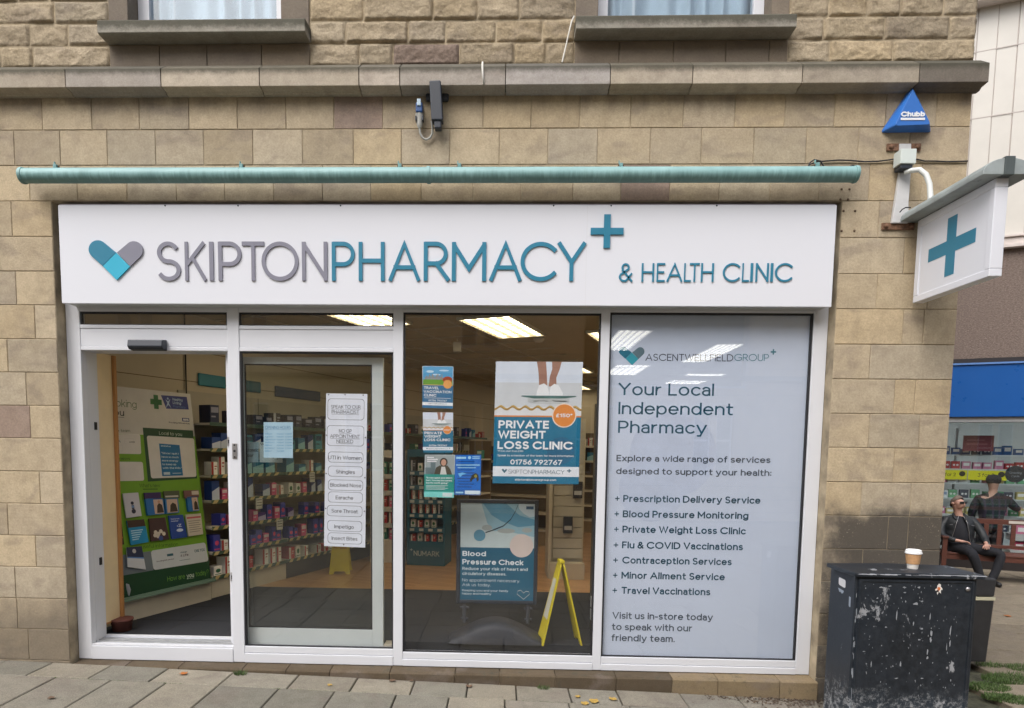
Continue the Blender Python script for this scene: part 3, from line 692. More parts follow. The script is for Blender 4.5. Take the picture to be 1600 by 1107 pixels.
for ch,x0,x1 in (('P',1133,1225),('H',1241,1345),('A',1362,1487),('R',1502,1603)): raised(ch,*[80+q/2.5806 for q in (x0,x1)],439.8,61.3,TEAL)
for ch,x0,x1 in (('M',15,153),('A',167,295),('C',291,438),('Y',440,552)): raised(ch,*[700+q/2.5806 for q in (x0,x1)],440,61.3,TEAL)
for ch,x0,x1 in (('&',688,743),('H',779,829),('E',840,873),('A',880,943),('L',950,978),('T',972,1012),('H',1018,1069),('C',1106,1176),('L',1184,1212),('I',1217,1227),('N',1238,1290),('I',1298,1308),('C',1316,1387)): raised(ch,*[700+q/2.5806 for q in (x0,x1)],441,29.3,TEAL,.098,.007)
m=MB(); cx,cz=at(948.3,362.3,FY).x,at(948.3,362.3,FY).z; k=.0228*1.02; l=.116
m.prism([V((cx+x,FY,cz+z)) for x,z in ((-k,-l),(k,-l),(k,-k),(l,-k),(l,k),(k,k),(k,l),(-k,l),(-k,k),(-l,k),(-l,-k),(-k,-k))],(0,-.012,0)); m.build('plus_symbol',TEAL,fs,bevel=.001)

# =================================================================== green tube above the sign
m_,t,o=nodes('copper_patina'); p=_n(t,'ShaderNodeBsdfPrincipled'); t.links.new(p.outputs[0],o.inputs[0])
co=_n(t,'ShaderNodeTexCoord').outputs['Object']; mp=_n(t,'ShaderNodeMapping'); mp.inputs['Scale'].default_value=(30,5,5); t.links.new(co,mp.inputs[0])
n1=tex_noise(t,mp.outputs[0],1.5,8,.62); n2=tex_noise(t,co,5,4,.6)
sz=_n(t,'ShaderNodeSeparateXYZ'); t.links.new(co,sz.inputs[0])
run=ramp(t,math_(t,'ADD',math_(t,'MULTIPLY',sz.outputs[2],-7.0),n1),.36,.86,True)
c=mixc(t,ramp(t,n2,.3,.7),L(122,160,160),L(142,180,180)); c=mixc(t,math_(t,'MULTIPLY',run,.6),c,L(66,104,98)); c=mixc(t,math_(t,'MULTIPLY',ramp(t,n1,.6,.85),.2),c,L(172,206,194))
t.links.new(c,p.inputs['Base Color']); p.inputs['Roughness'].default_value=.5; PATINA=m_
a=at(35,272.5,-.12); b=at(1337,275.5,-.12); r=.0505; zc=(a.z+b.z)/2
tb=thing('green_tube','long weathered green metal tube running across the stone wall above the white sign','awning tube',(a.x,-.12,zc))
m=MB(); m.tube([(a.x,-.12,zc),(b.x,-.12,zc)],r,32,caps=False); m.build('tube',PATINA,tb)
for x in (a.x,b.x):
    m=MB(); s_=1 if x==a.x else -1; m.lathe([(r+.004,0),(r+.006,.012),(r+.004,.022)],(x-.006*s_,-.12,zc),32,ax=(s_,0,0)); m.build('end_cap',PATINA,tb)
for px,w_ in ((670,.022),(376,.004),(478,.003),(970,.004)):
    x=at(px,272,-.12).x; m=MB(); m.tube([(x-w_/2,-.12,zc),(x+w_/2,-.12,zc)],r+(.006 if w_>.01 else .0015),32); m.build('collar',PATINA,tb)
BRK=mat('bracket_teal',L(110,150,150),.5,var=.2,vs=40); RUST=mat('rust',(.16,.085,.05),.85,var=.4,vs=60,bump=.4)
for px in (88,378,625,718,970,1276):
    x=at(px,262,-.12).x; m=MB(); m.box((x-.012,-.14,zc+r-.004),(x+.012,-.098,zc+r+.022)); m.m=1; m.tube([(x-.02,-.12,zc+r+.012),(x+.02,-.12,zc+r+.012)],.006,8); m.m=0; m.box((x-.004,-.105,zc+r+.008),(x+.004,.004,zc+r+.018)); m.box((x-.016,-.125,zc+r+.02),(x-.008,-.112,zc+r+.045)); m.build('bracket',[BRK,RUST],tb,bevel=.002)

# =================================================================== things fixed to the wall
# black unit with its mount and aerial
WIREB=mat('black_wire',(.02,.02,.022),.6,var=.1); WIREW=mat('white_wire',(.62,.60,.55),.6,var=.1); PGREY=mat('plug_grey',(.42,.42,.40),.5,var=.1,vs=20)
c0=at(682,160,-.09); bu=thing('lamp_unit','tall narrow black unit on a mount under the stone cornice','wall unit',(c0.x,0,c0.z-.15))
P=lambda x,y,Y: at(530+x/2.963,y/2.963,Y)
m=MB(); q=[P(416,372,-.11),P(470,370,-.11),P(480,556,-.11),P(426,556,-.11)]; m.prism([q[3],q[2],q[1],q[0]],(0,.075,0)); m.build('housing',DARKP,bu,bevel=.008)
m=MB(); q=[P(438,556,-.10),P(473,556,-.10),P(472,594,-.10),P(440,594,-.10)]; m.prism([q[3],q[2],q[1],q[0]],(0,.055,0)); m.build('lower_cap',DARKP,bu,bevel=.008)
m=MB(); q=[P(400,418,-.03),P(508,424,-.03),P(506,466,-.03),P(400,466,-.03)]; m.prism([q[3],q[2],q[1],q[0]],(0,.03,0)); m.build('mount',DARKP,bu,bevel=.012)
m=MB(); a=P(436,372,-.09); m.tube([a,a+V((0,0,.055))],.006,8); m.build('aerial',DARKP,bu)
# blue and grey power connector on its cable
s=thing('power_connector','blue and grey power connector fixed to the wall beside the black unit','connector',P(372,590,-.04))
m=MB(); q=P(372,505,-.05); m.box((q.x-.024,-.08,q.z-.035),(q.x+.024,-.006,q.z+.032)); m.build('blue_cap',mat('connector_blue',L(28,70,124),.4,var=.05),s,bevel=.008)
m=MB(); m.box((q.x-.014,-.088,q.z+.004),(q.x+.014,-.079,q.z+.050)); m.build('lid_catch',mat('catch_pale',L(170,190,205),.4),s,bevel=.004)
q=P(372,556,-.05); m=MB(); m.lathe([(.030,.040),(.027,.02),(.020,-.03),(.017,-.042),(.008,-.055)][::-1],(q.x,-.045,q.z),16); 
m.m=1
for sx in (-1,1): m.box((q.x+sx*.024-.005,-.07,q.z-.012),(q.x+sx*.024+.005,-.03,q.z+.02))
m.build('plug_body',[PGREY,DARKP],s,bevel=.002)
m=MB(); m.tube([P(372,588,-.045),P(374,615,-.04),P(384,637,-.03),P(402,648,-.025),P(420,640,-.025),P(432,618,-.03),P(432,590,-.05),P(428,560,-.07)],.0075,8); m.build('cable',PGREY,s)
# pale cables
m=MB(); m.tube([P(664,290,-.02),P(663,312,-.112),P(665,350,-.115),P(669,384,-.113),P(655,416,-.03),P(620,424,-.012),P(560,424,-.01),P(475,414,-.02)],[.007,.007,.007,.007,.005,.004,.004,.004],8)
tag(m.build('wall_cable',WIREW,None,loc=P(664,290,-.02)),'short pale cable bent over the cornice beside the black unit','cable')
m=MB(); m.tube([P(1088,76,-.02),P(1076,100,-.03),P(1062,160,-.03),P(1046,230,-.035),P(1032,290,-.04)],.0055,8)
tag(m.build('wall_cable',WIREW,None,loc=P(1088,76,-.02)),'pale cable hanging from the right window sill down to the cornice','cable')
# blue alarm box
P7=lambda x,y,Y: at(1370+x/2.769,100+y/2.769,Y)
ABL=mat('alarm_blue',L(50,108,186),.35,var=.03); al=thing('alarm_box','blue triangular alarm box with white lettering under the cornice','alarm box',P7(130,297,0))
def rtri(A,B,Cc,r=.16,n=4):
    P3=[V(A),V(B),V(Cc)]; out=[]
    for i in range(3):
        p0,p1,p2=P3[i-1],P3[i],P3[(i+1)%3]; k=.05 if i==0 else r
        s0=p1+(p0-p1)*k*.5; s1=p1+(p2-p1)*k*.5
        for j in range(n+1):
            t_=j/n; out.append(s0*(1-t_)**2+p1*2*t_*(1-t_)+s1*t_*t_)
    return out
ba=rtri(P7(152,92,-.004),P7(238,297,-.004),P7(14,299,-.004)); fr_=rtri(P7(157,112,-.085),P7(234,262,-.085),P7(78,268,-.085),.2)
m=MB(); m.add(ba+fr_,[tuple(range(15,30)),tuple(range(14,-1,-1))]+[(i,(i+1)%15,(i+1)%15+15,i+15) for i in range(15)]); m.build('casing',ABL,al,bevel=.006,seg=3)
wl=mat('alarm_white',(.75,.77,.8),.4,var=.02)
m=MB(); ptext(m,'Chubb',1370+104/2.769,1370+207/2.769,100+229/2.769,22/2.769,-.0875,w=.26,track=.05,depth=.001); m.build('lettering',wl,al)
m=MB(); a=P7(104,234,-.0875); b=P7(208,243,-.0875); m.box((a.x,-.0885,b.z),(b.x,-.0862,a.z)); m.build('white_bar',wl,al)
m=MB(); q=[P7(150,120,-.087),P7(157,103,-.087),P7(166,120,-.087)]
# black wire along the course joint
m=MB(); pts=[(1262,262),(1266,257),(1276,253),(1290,252),(1310,250.5),(1330,251),(1350,253),(1370,252.5),(1390,250),(1402,248)]
m.tube([at(x,y,-.012) for x,y in pts],.005,8); pts=[(1432,249),(1445,252),(1462,252),(1480,253),(1512,252)]; m.tube([at(x,y,-.01) for x,y in pts],.005,8)
pts=[(1262,262),(1266,254),(1272,250),(1282,252),(1288,262)]; m.tube([at(x,y,-.09) for x,y in pts],.005,8); pts=[(1325,262),(1332,259),(1341,262),(1343,270)]; m.tube([at(x,y,-.07) for x,y in pts],.005,8)
tag(m.build('wall_wire',WIREB,None,loc=at(1300,252,0)),'thin black wire looping along the wall above the right end of the green tube','wire')
# =================================================================== projecting sign
SX=2.885
ps=thing('projecting_sign','white projecting sign with teal cross and weathered metal hood at the building corner','projecting sign',(2.9,0,2.69))
def atx(x,y,X):
    d=ray(x,y); return CAM_LOC+d*((X-CAM_LOC.x)/d.x)
y0,y1,zb,zt=-.050,-.757,2.685,3.247
m=MB(); bw=.045
m.box((SX,y1,zb),(SX+.075,y0,zb+bw)); m.box((SX,y1,zt-.05),(SX+.075,y0,zt)); m.box((SX,y1,zb+bw),(SX+.075,y1+bw,zt-.05)); m.box((SX,y0-bw,zb+bw),(SX+.075,y0,zt-.05)); m.build('sign_frame',FW,ps,bevel=.004)
m=MB(); m.box((SX+.006,y1+bw,zb+bw),(SX+.069,y0-bw,zt-.05)); m.build('sign_face',FW,ps)
cy_,cz_=-.3985,2.970
m=MB(); k,l=.043,.186; X_=SX+.006
A=[(-k,-l),(k,-l),(k,-k),(l+.031,-k),(l+.031,k),(k,k),(k,l),(-k,l),(-k,k),(-l-.031,k),(-l-.031,-k),(-k,-k)]
m.prism([V((X_,cy_+a_,cz_+b_)) for a_,b_ in A],(-.002,0,0)); m.prism([V((SX+.069,cy_+a_,cz_+b_)) for a_,b_ in A][::-1],(.002,0,0)); m.build('cross',TEAL,ps)
HOOD=mat('hood_metal',L(150,158,158),.5,.2,var=.18,vs=8,bump=.1,dirt=.42,dcol=(.10,.115,.085),dscale=9)
xc=SX+.0375; hw=.145; hh=.082; zh=3.250; NN=14
prof=[(xc-hw,zh),(xc-hw,zh+.012)]+[(xc-hw*math.cos(math.pi*i/NN),zh+.012+hh*math.sin(math.pi*i/NN)) for i in range(1,NN)]+[(xc+hw,zh+.012),(xc+hw,zh)]
m=MB(); m.prism([V((x,-.80,z)) for x,z in prof],(0,.80,0)); m.build('hood',HOOD,ps,bevel=.003)
m=MB(); prof2=[(xc-.028,zh-.004),(xc-.028,zh+.018+hh),(xc+.028,zh+.018+hh),(xc+.028,zh-.004)]; m.prism([V((x,-.808,z)) for x,z in prof2],(0,.03,0)); m.build('hood_band',mat('band_dark',L(84,92,92),.5,.3,var=.1),ps,bevel=.002)
m=MB(); m.box((SX+.01,-.77,zt-.002),(SX+.065,-.055,zh-.001)); m.build('hood_rail',mat('rail_grey',L(110,114,120),.5,.2),ps)
BW=mat('bracket_white',L(196,196,196),.5,var=.1,vs=8,dirt=.40,dcol=(.22,.12,.06),dscale=6)
m=MB(); Q=[P7(100,470,-.03),P7(148,470,-.03),P7(138,600,-.03),P7(138,688,-.03),P7(66,688,-.03)]; m.prism(Q[::-1],(0,.026,0)); m.build('bracket_plate',BW,ps,bevel=.003)
m=MB(); Q=[P7(98,345,-.02),P7(150,345,-.02),P7(148,475,-.02),P7(98,475,-.02)]; m.prism(Q[::-1],(0,.018,0)); m.build('bracket_arm',BW,ps,bevel=.003)
for (xa,ya,xb_,yb_) in ((46,345,190,376),(24,688,162,718)):
    m=MB(); a=P7(xa,ya,-.012); b=P7(xb_,yb_,-.012); m.box((a.x,-.014,b.z),(b.x,.001,a.z))
    for xx in (a.x+.025,b.x-.025): m.lathe([(.016,0),(.014,.012),(.006,.016)],(xx,-.014,(a.z+b.z)/2),8,ax=(0,-1,0))
    m.build('rusty_plate',RUST,ps,bevel=.002)
m=MB(); a=P7(104,368,-.10); b=P7(168,432,-.10); m.box((a.x,-.105,b.z),(b.x,-.02,a.z)); m.build('junction_box',mat('box_cream',L(200,208,204),.45,var=.05),ps,bevel=.004)
m=MB(); m.box((a.x+.01,-.095,b.z-.028),(b.x-.015,-.02,b.z-.002)); m.build('box_gland',DARKP,ps,bevel=.004)
m=MB(); m.tube([P7(120,470,-.06),P7(150,462,-.09),P7(185,458,-.11),P7(213,480,-.14),P7(228,520,-.16),P7(232,570,-.18),P7(232,610,-.19)],[.017]*7,14); m.build('conduit',mat('conduit_white',L(205,208,205),.45,var=.08),ps)
m=MB(); m.tube([P7(100,642,-.05),P7(110,630,-.08),P7(125,622,-.1),P7(148,622,-.12)],.004,6); m.build('sign_wire',WIREB,ps)
# =================================================================== window graphic and posters
PY=.1405
def PC(r,g,b,k=1.15): return C(r,g,b,k,.5)
INK=C(60,75,90,.9); NAVY=C(24,72,96,.9); WHT=C(236,240,244,1.1); 
# --- frosted panel of the right window
vg=thing('window_graphic','pale blue frosted panel listing pharmacy services, filling the right window','window graphic',(1.54,PY,.05))
a_,b_=V((.80,PY,2.644)),V((2.278,PY,2.644)); vs_=Sheet(a_,b_,V((2.278,PY,.044)),V((.80,PY,.044)))
m=MB(); vs_.base(m,.002); m.build('film',mat('frosted_film',L(206,216,232),.6,var=.02,vs=1.2),vg)
m=MB(); X=lambda x:930+x/3.6889
def Z4(y): return 480+y/3.6889
ptext(m,'ASCENTWELLFIELD',X(289),1145.5,Z4(310),11,PY,w=.11,lay=.0014); m.build('group_name',C(66,74,92),vg)
m=MB(); ptext(m,'GROUP',1147,X(1000),Z4(311),11,PY,w=.09,lay=.0014); ptext(m,'+',1203.5,1212.3,558,17,PY,w=.14,lay=.0014); m.build('group_word',C(60,130,146),vg)
heart(lambda x,y: at(967+(x-155)*.1835, 542+(y-170)*.180, PY), PY, .0012, (C(36,116,140),C(96,120,130),C(52,160,176)), vg)
m=MB(); k=dict(w=.118,lay=.0014,seg=30)
ptext(m,'Your Local',X(133),X(683),Z4(508),19.2,PY,**k); ptext(m,'Independent',X(133),X(793),Z4(618),19.2,PY,**k); ptext(m,'Pharmacy',X(131),X(642),Z4(726),19.2,PY,**k); m.build('title_lettering',C(22,88,112),vg)
m=MB(); k=dict(w=.155,lay=.0014)
ptext(m,'Explore a wide range of services',X(122),X(1010),Z4(889),9.8,PY,**k); ptext(m,'designed to support your health:',X(120),X(1015),Z4(963),9.8,PY,**k)
X5=lambda x:930+x/3.2556
Z5=lambda y:760+y/3.2556
for t_,x0,x1,y_ in (('Visit us in-store today',87,598,674),('to speak with our',84,493,731),('friendly team.',82,404,787)): ptext(m,t_,X5(x0),X5(x1),Z5(y_),10.6,PY,**k)
m.build('body_lettering',C(70,84,100),vg)
m=MB()
for t_,x0,x1,y_ in (('Prescription Delivery Service',142,840,80),('Blood Pressure Monitoring',140,779,158),('Private Weight Loss Clinic',138,765,236),('Flu & COVID Vaccinations',136,751,316),('Contraception Services',137,694,393),('Minor Ailment Service',133,659,470),('Travel Vaccinations',133,585,547)):
    ptext(m,t_,X5(x0),X5(x1),Z5(y_),10.8,PY,w=.175,lay=.0014); xp=X5({80:100,158:97,236:95,316:93,393:91,470:89,547:87}[y_]); ptext(m,'+',xp,xp+7.2,Z5(y_+5),15,PY,w=.10,lay=.0014)
m.build('service_list',C(24,78,100),vg)
m=MB(); vs_.ell(m,.34,.40,.22,1); vs_.ell(m,.24,.50,.17,2)
# faint watermark shapes printed on the film
m.build('pale_motif',C(198,209,228,1.0),vg)
def poster(name,label,corners,Y,cat='poster',basec=(240,240,240),th=.0012,group=None):
    c=at(*corners[3],Y); p_=thing(name,label,cat,(c.x,Y,c.z),0,group); s=px_sheet(corners,Y); m=MB(); s.base(m,th); m.build('sheet',PC(*basec,1.0),p_); return p_,s
def layer(parent,name,mt,fn):
    m=MB(); fn(m); return m.build(name,mt,parent)
# --- the weight loss design, used large and small
def weight_poster(p_,s,big=True):
    R=lambda nm,c,fn,k=1.1: layer(p_,nm,PC(*c,k),fn)
    def pic(m):
        s.rect(m,.0,.0,1,.17,1)
    R('photo_wall',(214,222,232),lambda m:s.rect(m,0,0,1,.17,1)); R('photo_floor',(204,208,210),lambda m:s.rect(m,0,.17,1,.44,1)); R('photo_foreground',(222,222,222),lambda m:s.rect(m,0,.37,1,.445,2))
    leg=lambda x0,x1,x2,x3:[(x0,0),(x1,0),(x1-.012,.06),(x2+.005,.12),(x2,.2),(x3,.2),(x3-.004,.12),(x0+.005,.06)]
    R('leg_print',(160,118,100),lambda m:(s.poly(m,[(.47,0),(.575,0),(.588,.08),(.6,.2),(.505,.2),(.498,.12),(.488,.06)],3),s.poly(m,[(.645,0),(.755,0),(.735,.06),(.70,.13),(.705,.2),(.615,.2),(.625,.12),(.65,.06)],3)))
    R('shoe_print',(232,234,240),lambda m:(s.poly(m,[(.505,.19),(.56,.175),(.60,.195),(.622,.25),(.622,.28),(.478,.28),(.48,.245)],4),s.poly(m,[(.64,.20),(.68,.178),(.73,.19),(.78,.25),(.785,.28),(.628,.28),(.628,.24)],4)))
    R('scale_base',(190,194,192),lambda m:(s.rect(m,.38,.295,.86,.325,3),s.ell(m,.62,.325,.24,3,ry=.018)))
    R('scale_plate',(70,110,106),lambda m:s.poly(m,[(.31,.275),(.93,.275),(.94,.282),(.80,.296),(.45,.298),(.30,.282)],5))
    def tape(m):
        pts=[(i/60,.376+.013*math.cos(i/60*2*math.pi*7)) for i in range(61)]; s.band(m,pts,.009,4)
    R('tape_measure',(196,160,84),tape)
    R('tape_shadow',(150,116,56),lambda m:s.band(m,[(i/60,.381+.012*math.cos(i/60*2*math.pi*7+.5)) for i in range(61)],.004,5))
    R('orange_line',(216,134,66),lambda m:s.rect(m,0,.438,1,.45,5)); R('blue_field',(16,110,142),lambda m:s.rect(m,0,.45,1,.858,5)); R('field_circle',(26,98,132),lambda m:s.ell(m,.78,.725,.16,6,n=32))
    R('white_band',(226,230,236),lambda m:s.rect(m,0,.858,1,.94,6)); R('blue_foot',(16,110,142),lambda m:s.rect(m,0,.94,1,1,6))
    R('price_ring',(230,214,196),lambda m:s.ell(m,.805,.435,.14,7)); R('price_disc',(222,136,60),lambda m:s.ell(m,.805,.435,.127,8))
    w_=.21
    layer(p_,'title_lettering',WHT,lambda m:(s.text(m,'PRIVATE',.05,.545,.066,.635,w=w_,lay=9),s.text(m,'WEIGHT',.05,.628,.066,.60,w=w_,lay=9),s.text(m,'LOSS CLINIC',.045,.715,.066,.915,w=w_,lay=9)))
    layer(p_,'price_lettering',WHT,lambda m:s.text(m,'\u00a3150*',.71,.450,.030,.90,w=.2,lay=10))
    if big:
        layer(p_,'small_lettering',WHT,lambda m:(s.text(m,'*Prices start from \u00a3150',.05,.738,.014,.345,w=.14,lay=9),s.text(m,'Speak to a member of the team for more information',.05,.775,.016,.93,w=.15,lay=9),s.text(m,'skipton@kmcaregroup.com',.26,.975,.017,.74,w=.15,lay=9)))
    layer(p_,'phone_number',WHT,lambda m:s.text(m,'01756 792767',.20,.842,.042,.80,w=.19,lay=9))
    layer(p_,'shop_name',C(104,116,132),lambda m:s.text(m,'SKIPTON',.18,.918,.034,.45,w=.08,lay=9)); layer(p_,'shop_word',C(40,96,116),lambda m:(s.text(m,'PHARMACY',.455,.918,.034,.83,w=.09,lay=9),s.text(m,'+',.86,.915,.055,.91,w=.14,lay=9)))
    layer(p_,'shop_emblem',C(30,96,116),lambda m:s.poly(m,[(.10,.885),(.12,.878),(.135,.893),(.15,.880),(.168,.885),(.135,.915)],9))
p_,s=poster('poster','large weight loss clinic poster with feet on scales, taped inside the middle window',[(775,565),(911,566),(904,757),(769.5,755.5)],PY,basec=(225,230,235)); weight_poster(p_,s)
p_,s=poster('poster','small weight loss clinic poster, second down in the column of window posters',[(660.7,644.5),(708,645),(708,707.6),(661,707.6)],PY,basec=(225,230,235)); weight_poster(p_,s,False)
# --- travel clinic
p_,s=poster('poster','small travel vaccination poster with skyline picture, topmost of the column of window posters',[(660,572),(708.5,573),(707.5,639),(660,637.5)],PY,basec=(210,225,235))
layer(p_,'sky_print',PC(84,158,200),lambda m:s.rect(m,.02,.01,.98,.33,1)); layer(p_,'cloud_print',PC(190,215,228),lambda m:(s.ell(m,.25,.13,.12,2,ry=.03),s.ell(m,.7,.1,.16,2,ry=.02),s.ell(m,.45,.2,.14,2,ry=.018)))
layer(p_,'skyline_print',PC(150,140,128),lambda m:[s.rect(m,.08+.045*i,.30-h_,.08+.045*i+.034,.33,3) for i,h_ in enumerate((.04,.07,.05,.10,.06,.11,.08,.05,.09,.12,.07,.05))]+[s.poly(m,[(.60,.33),(.635,.16),(.67,.33)],3)])
layer(p_,'grass_print',PC(96,150,44),lambda m:s.rect(m,.02,.32,.98,.44,4)); layer(p_,'figure_print',PC(178,76,44),lambda m:(s.ell(m,.82,.30,.14,5,ry=.06),s.rect(m,.66,.28,.96,.36,5)))
layer(p_,'orange_line',PC(216,170,100),lambda m:s.rect(m,.0,.44,1,.455,5)); layer(p_,'blue_field',PC(36,104,144),lambda m:s.rect(m,0,.455,1,.86,5)); layer(p_,'white_band',PC(226,232,238),lambda m:s.rect(m,0,.86,1,.935,6)); layer(p_,'blue_foot',PC(36,104,144),lambda m:s.rect(m,0,.935,1,1,6))
layer(p_,'round_badge',PC(224,158,84),lambda m:s.ell(m,.82,.425,.14,7))
layer(p_,'title_lettering',WHT,lambda m:(s.text(m,'TRAVEL',.05,.55,.062,.54,w=.2,lay=8),s.text(m,'VACCINATION',.04,.64,.062,.95,w=.2,lay=8),s.text(m,'CLINIC',.05,.725,.062,.46,w=.2,lay=8),s.rect(m,.05,.755,.93,.764,8),s.text(m,'01756 792767',.20,.84,.042,.80,w=.17,lay=8)))
layer(p_,'foot_lettering',C(90,110,126),lambda m:s.text(m,'SKIPTONPHARMACY',.2,.91,.03,.8,w=.1,lay=8))
# --- portrait poster
p_,s=poster('poster','green poster with a photographed woman in a headscarf, lowest left of the window posters',[(664,711),(711,711),(709,778),(662.5,776.7)],PY+.0005,basec=(206,214,214))
layer(p_,'room_print',PC(150,160,160),lambda m:(s.rect(m,.02,.01,.98,.46,1))); layer(p_,'shelf_print',PC(96,116,120),lambda m:(s.rect(m,.02,.3,.3,.46,2),s.rect(m,.2,.18,.36,.46,2)))
layer(p_,'coat_print',PC(66,62,50),lambda m:s.poly(m,[(.32,.46),(.38,.30),(.5,.25),(.76,.25),(.86,.34),(.92,.46)],3)); layer(p_,'shirt_print',PC(206,206,200),lambda m:s.poly(m,[(.52,.46),(.56,.28),(.68,.28),(.74,.46)],4))
layer(p_,'scarf_print',PC(44,40,40),lambda m:s.ell(m,.63,.17,.13,5,ry=.10)); layer(p_,'face_print',PC(196,150,126),lambda m:s.ell(m,.63,.18,.085,6,ry=.075))
layer(p_,'picture_lettering',WHT,lambda m:[s.text(m,t_,.07,.07+.05*i,.03,u1,w=.2,lay=6) for i,(t_,u1) in enumerate((('Come',.30),('and walk',.44),('for life',.40)))][:0] or [s.rect(m,.08,.05+.045*i,.08+w_,.075+.045*i,6) for i,w_ in enumerate((.22,.34,.30))])
layer(p_,'green_field',PC(20,140,128),lambda m:s.rect(m,0,.46,1,.87,6)); layer(p_,'mint_band',PC(120,206,198),lambda m:s.rect(m,0,.87,1,1,6)); layer(p_,'code_patch',PC(200,214,212),lambda m:s.rect(m,.62,.89,.95,.98,7))
layer(p_,'quote_lettering',WHT,lambda m:(s.text(m,'"It was quick and didn\'t',.06,.56,.038,.93,w=.2,lay=8),s.text(m,'hurt. You may be scared,',.06,.62,.038,.93,w=.2,lay=8),s.text(m,'but it\'s worth going."',.06,.68,.038,.80,w=.2,lay=8),[s.rect(m,.06,.72+.03*i,.8-.1*(i%2),.728+.03*i,8) for i in range(4)]))
# --- blue poster
p_,s=poster('poster','bright blue support poster beside the portrait poster, under the small weight loss poster',[(711.3,711),(752,711),(751,774),(709.8,773.5)],PY,basec=(20,100,180))
layer(p_,'blue_print',PC(18,104,190),lambda m:s.rect(m,.01,.01,.99,.87,1)); layer(p_,'white_foot',PC(206,222,236),lambda m:s.rect(m,.4,.89,.98,.98,2)); layer(p_,'dark_blue_lettering',PC(16,50,110),lambda m:[s.rect(m,.1+.03*(i%3),.16+.07*i,.75-.1*(i%2),.178+.07*i,2) for i in range(10)])
layer(p_,'pale_lettering',PC(160,206,236),lambda m:(s.rect(m,.04,.05,.42,.10,2),s.ell(m,.55,.07,.06,2),s.rect(m,.66,.04,.94,.06,2),s.rect(m,.66,.08,.94,.10,2),s.rect(m,.05,.24,.95,.265,3),s.rect(m,.1,.31,.8,.33,3),s.rect(m,.05,.92,.34,.96,3)))
layer(p_,'bird_print',PC(40,44,40),lambda m:(s.poly(m,[(.58,.62),(.66,.5),(.8,.45),(.9,.5),(.92,.62),(.85,.68),(.82,.56),(.7,.6),(.62,.68)],4))); layer(p_,'leaf_print',PC(150,140,60),lambda m:s.ell(m,.8,.53,.06,5)); layer(p_,'bird_pale_print',PC(110,180,226),lambda m:s.poly(m,[(.12,.46),(.3,.44),(.46,.47),(.3,.50),(.2,.56)],4))
# --- strip of conditions on the sliding leaf
corners=[(509.7,615),(574,616),(570.6,856),(506.2,853.5)]
p_,s=poster('notice_strip','tall white strip of boxed condition names hanging on the sliding door','notice',corners,.202,basec=(222,226,234)) if False else poster('notice_strip','tall white strip of boxed condition names hanging on the sliding door',corners,.202,cat='notice',basec=(232,236,244))
def vv_(y): return (y-297)/949.0
def uu_(x,y): return (x-(592-14*vv_(y)))/256.0
BX=[((602,323,828,462),(('SPEAK TO OUR',622,806,388),('PHARMACIST',626,796,419))),((598,487,826,622),(('NO GP',672,750,535),('APPOINTMENT',616,802,568),('NEEDED',656,760,599))),
((604,649,822,725),(('UTI in Women',605,812,701),)),((604,737,820,812),(('Shingles',652,770,788),)),((605,822,820,898),(('Blocked Nose',616,810,871),)),((604,897,818,974),(('Earache',651,760,949),)),
((598,982,816,1060),(('Sore Throat',625,788,1033),)),((600,1077,814,1154),(('Impetigo',642,764,1131),)),((602,1154,814,1232),(('Insect Bites',626,786,1205),))]
def boxes(m):
    for (a,b,c,d),_ in BX: s.round_rect(m,uu_(a,b),vv_(b+5),uu_(c,d)+.0,vv_(d-5),.08,1,ring=.008)
layer(p_,'box_outlines',C(66,72,82),boxes)
INKD=C(44,48,58)
def words(m):
    for i,(bx,ls) in enumerate(BX):
        for t_,a,b,y in ls: s.text(m,t_,uu_(a,y),vv_(y),.022 if i<2 else .024,uu_(b,y),w=.10 if i<2 else .11,lay=2,serif=True,under=(i<2))
layer(p_,'lettering',INKD,words)
def pins(m):
    for u,v in ((.06,.008),(.46,.006),(.9,.008),(.03,.27),(.97,.28),(.03,.52),(.97,.54),(.03,.75),(.97,.76),(.48,.985)): s.ell(m,u,v,.018,3,n=8)
layer(p_,'pin',C(110,110,116),pins)
# --- opening hours
p_,s=poster('opening_hours_sign','pale blue opening hours notice on the fixed pane beside the sliding door',[(412,660),(457.6,660),(457.6,716),(412,715.5)],PY,cat='notice',basec=(176,208,222))
layer(p_,'title_lettering',C(60,126,170),lambda m:(s.text(m,'OPENING HOURS',.05,.19,.085,.93,w=.1,lay=2,under=True)))
def hrs(m):
    for i,d_ in enumerate(('MONDAY','TUESDAY','WEDNESDAY','THURSDAY','FRIDAY','SATURDAY')):
        y=.35+.08*i; s.text(m,d_,.04,y,.04,.04+.05*len(d_)*.85,w=.15,lay=2); s.text(m,'9.00AM',.45,y,.04,.68,w=.15,lay=2); s.text(m,'5.30PM',.74,y,.04,.96,w=.15,lay=2)
    s.text(m,'SUNDAY',.04,.83,.04,.28,w=.15,lay=2); s.text(m,'CLOSED',.45,.83,.04,.70,w=.15,lay=2)
layer(p_,'hours_lettering',C(100,160,196),hrs)
p_,s=poster('door_sign','pale blue automatic door sign behind the left edge of the sliding door glass',[(382,691),(404,691),(404,722.8),(383,722.6)],PY+.08,cat='notice',basec=(170,192,204))
layer(p_,'lettering',C(30,40,52),lambda m:(s.text(m,'Automatic',-.35+.36,.48,.17,.96,w=.17,lay=2),s.text(m,'door',.04,.74,.17,.62,w=.17,lay=2)))
p_,s=poster('dog_notice','white notice with a dog outline behind the opening hours sign',[(405.5,691),(441.5,691.5),(441.5,723.5),(405.5,722.6)],PY+.08,cat='notice',basec=(196,204,208))
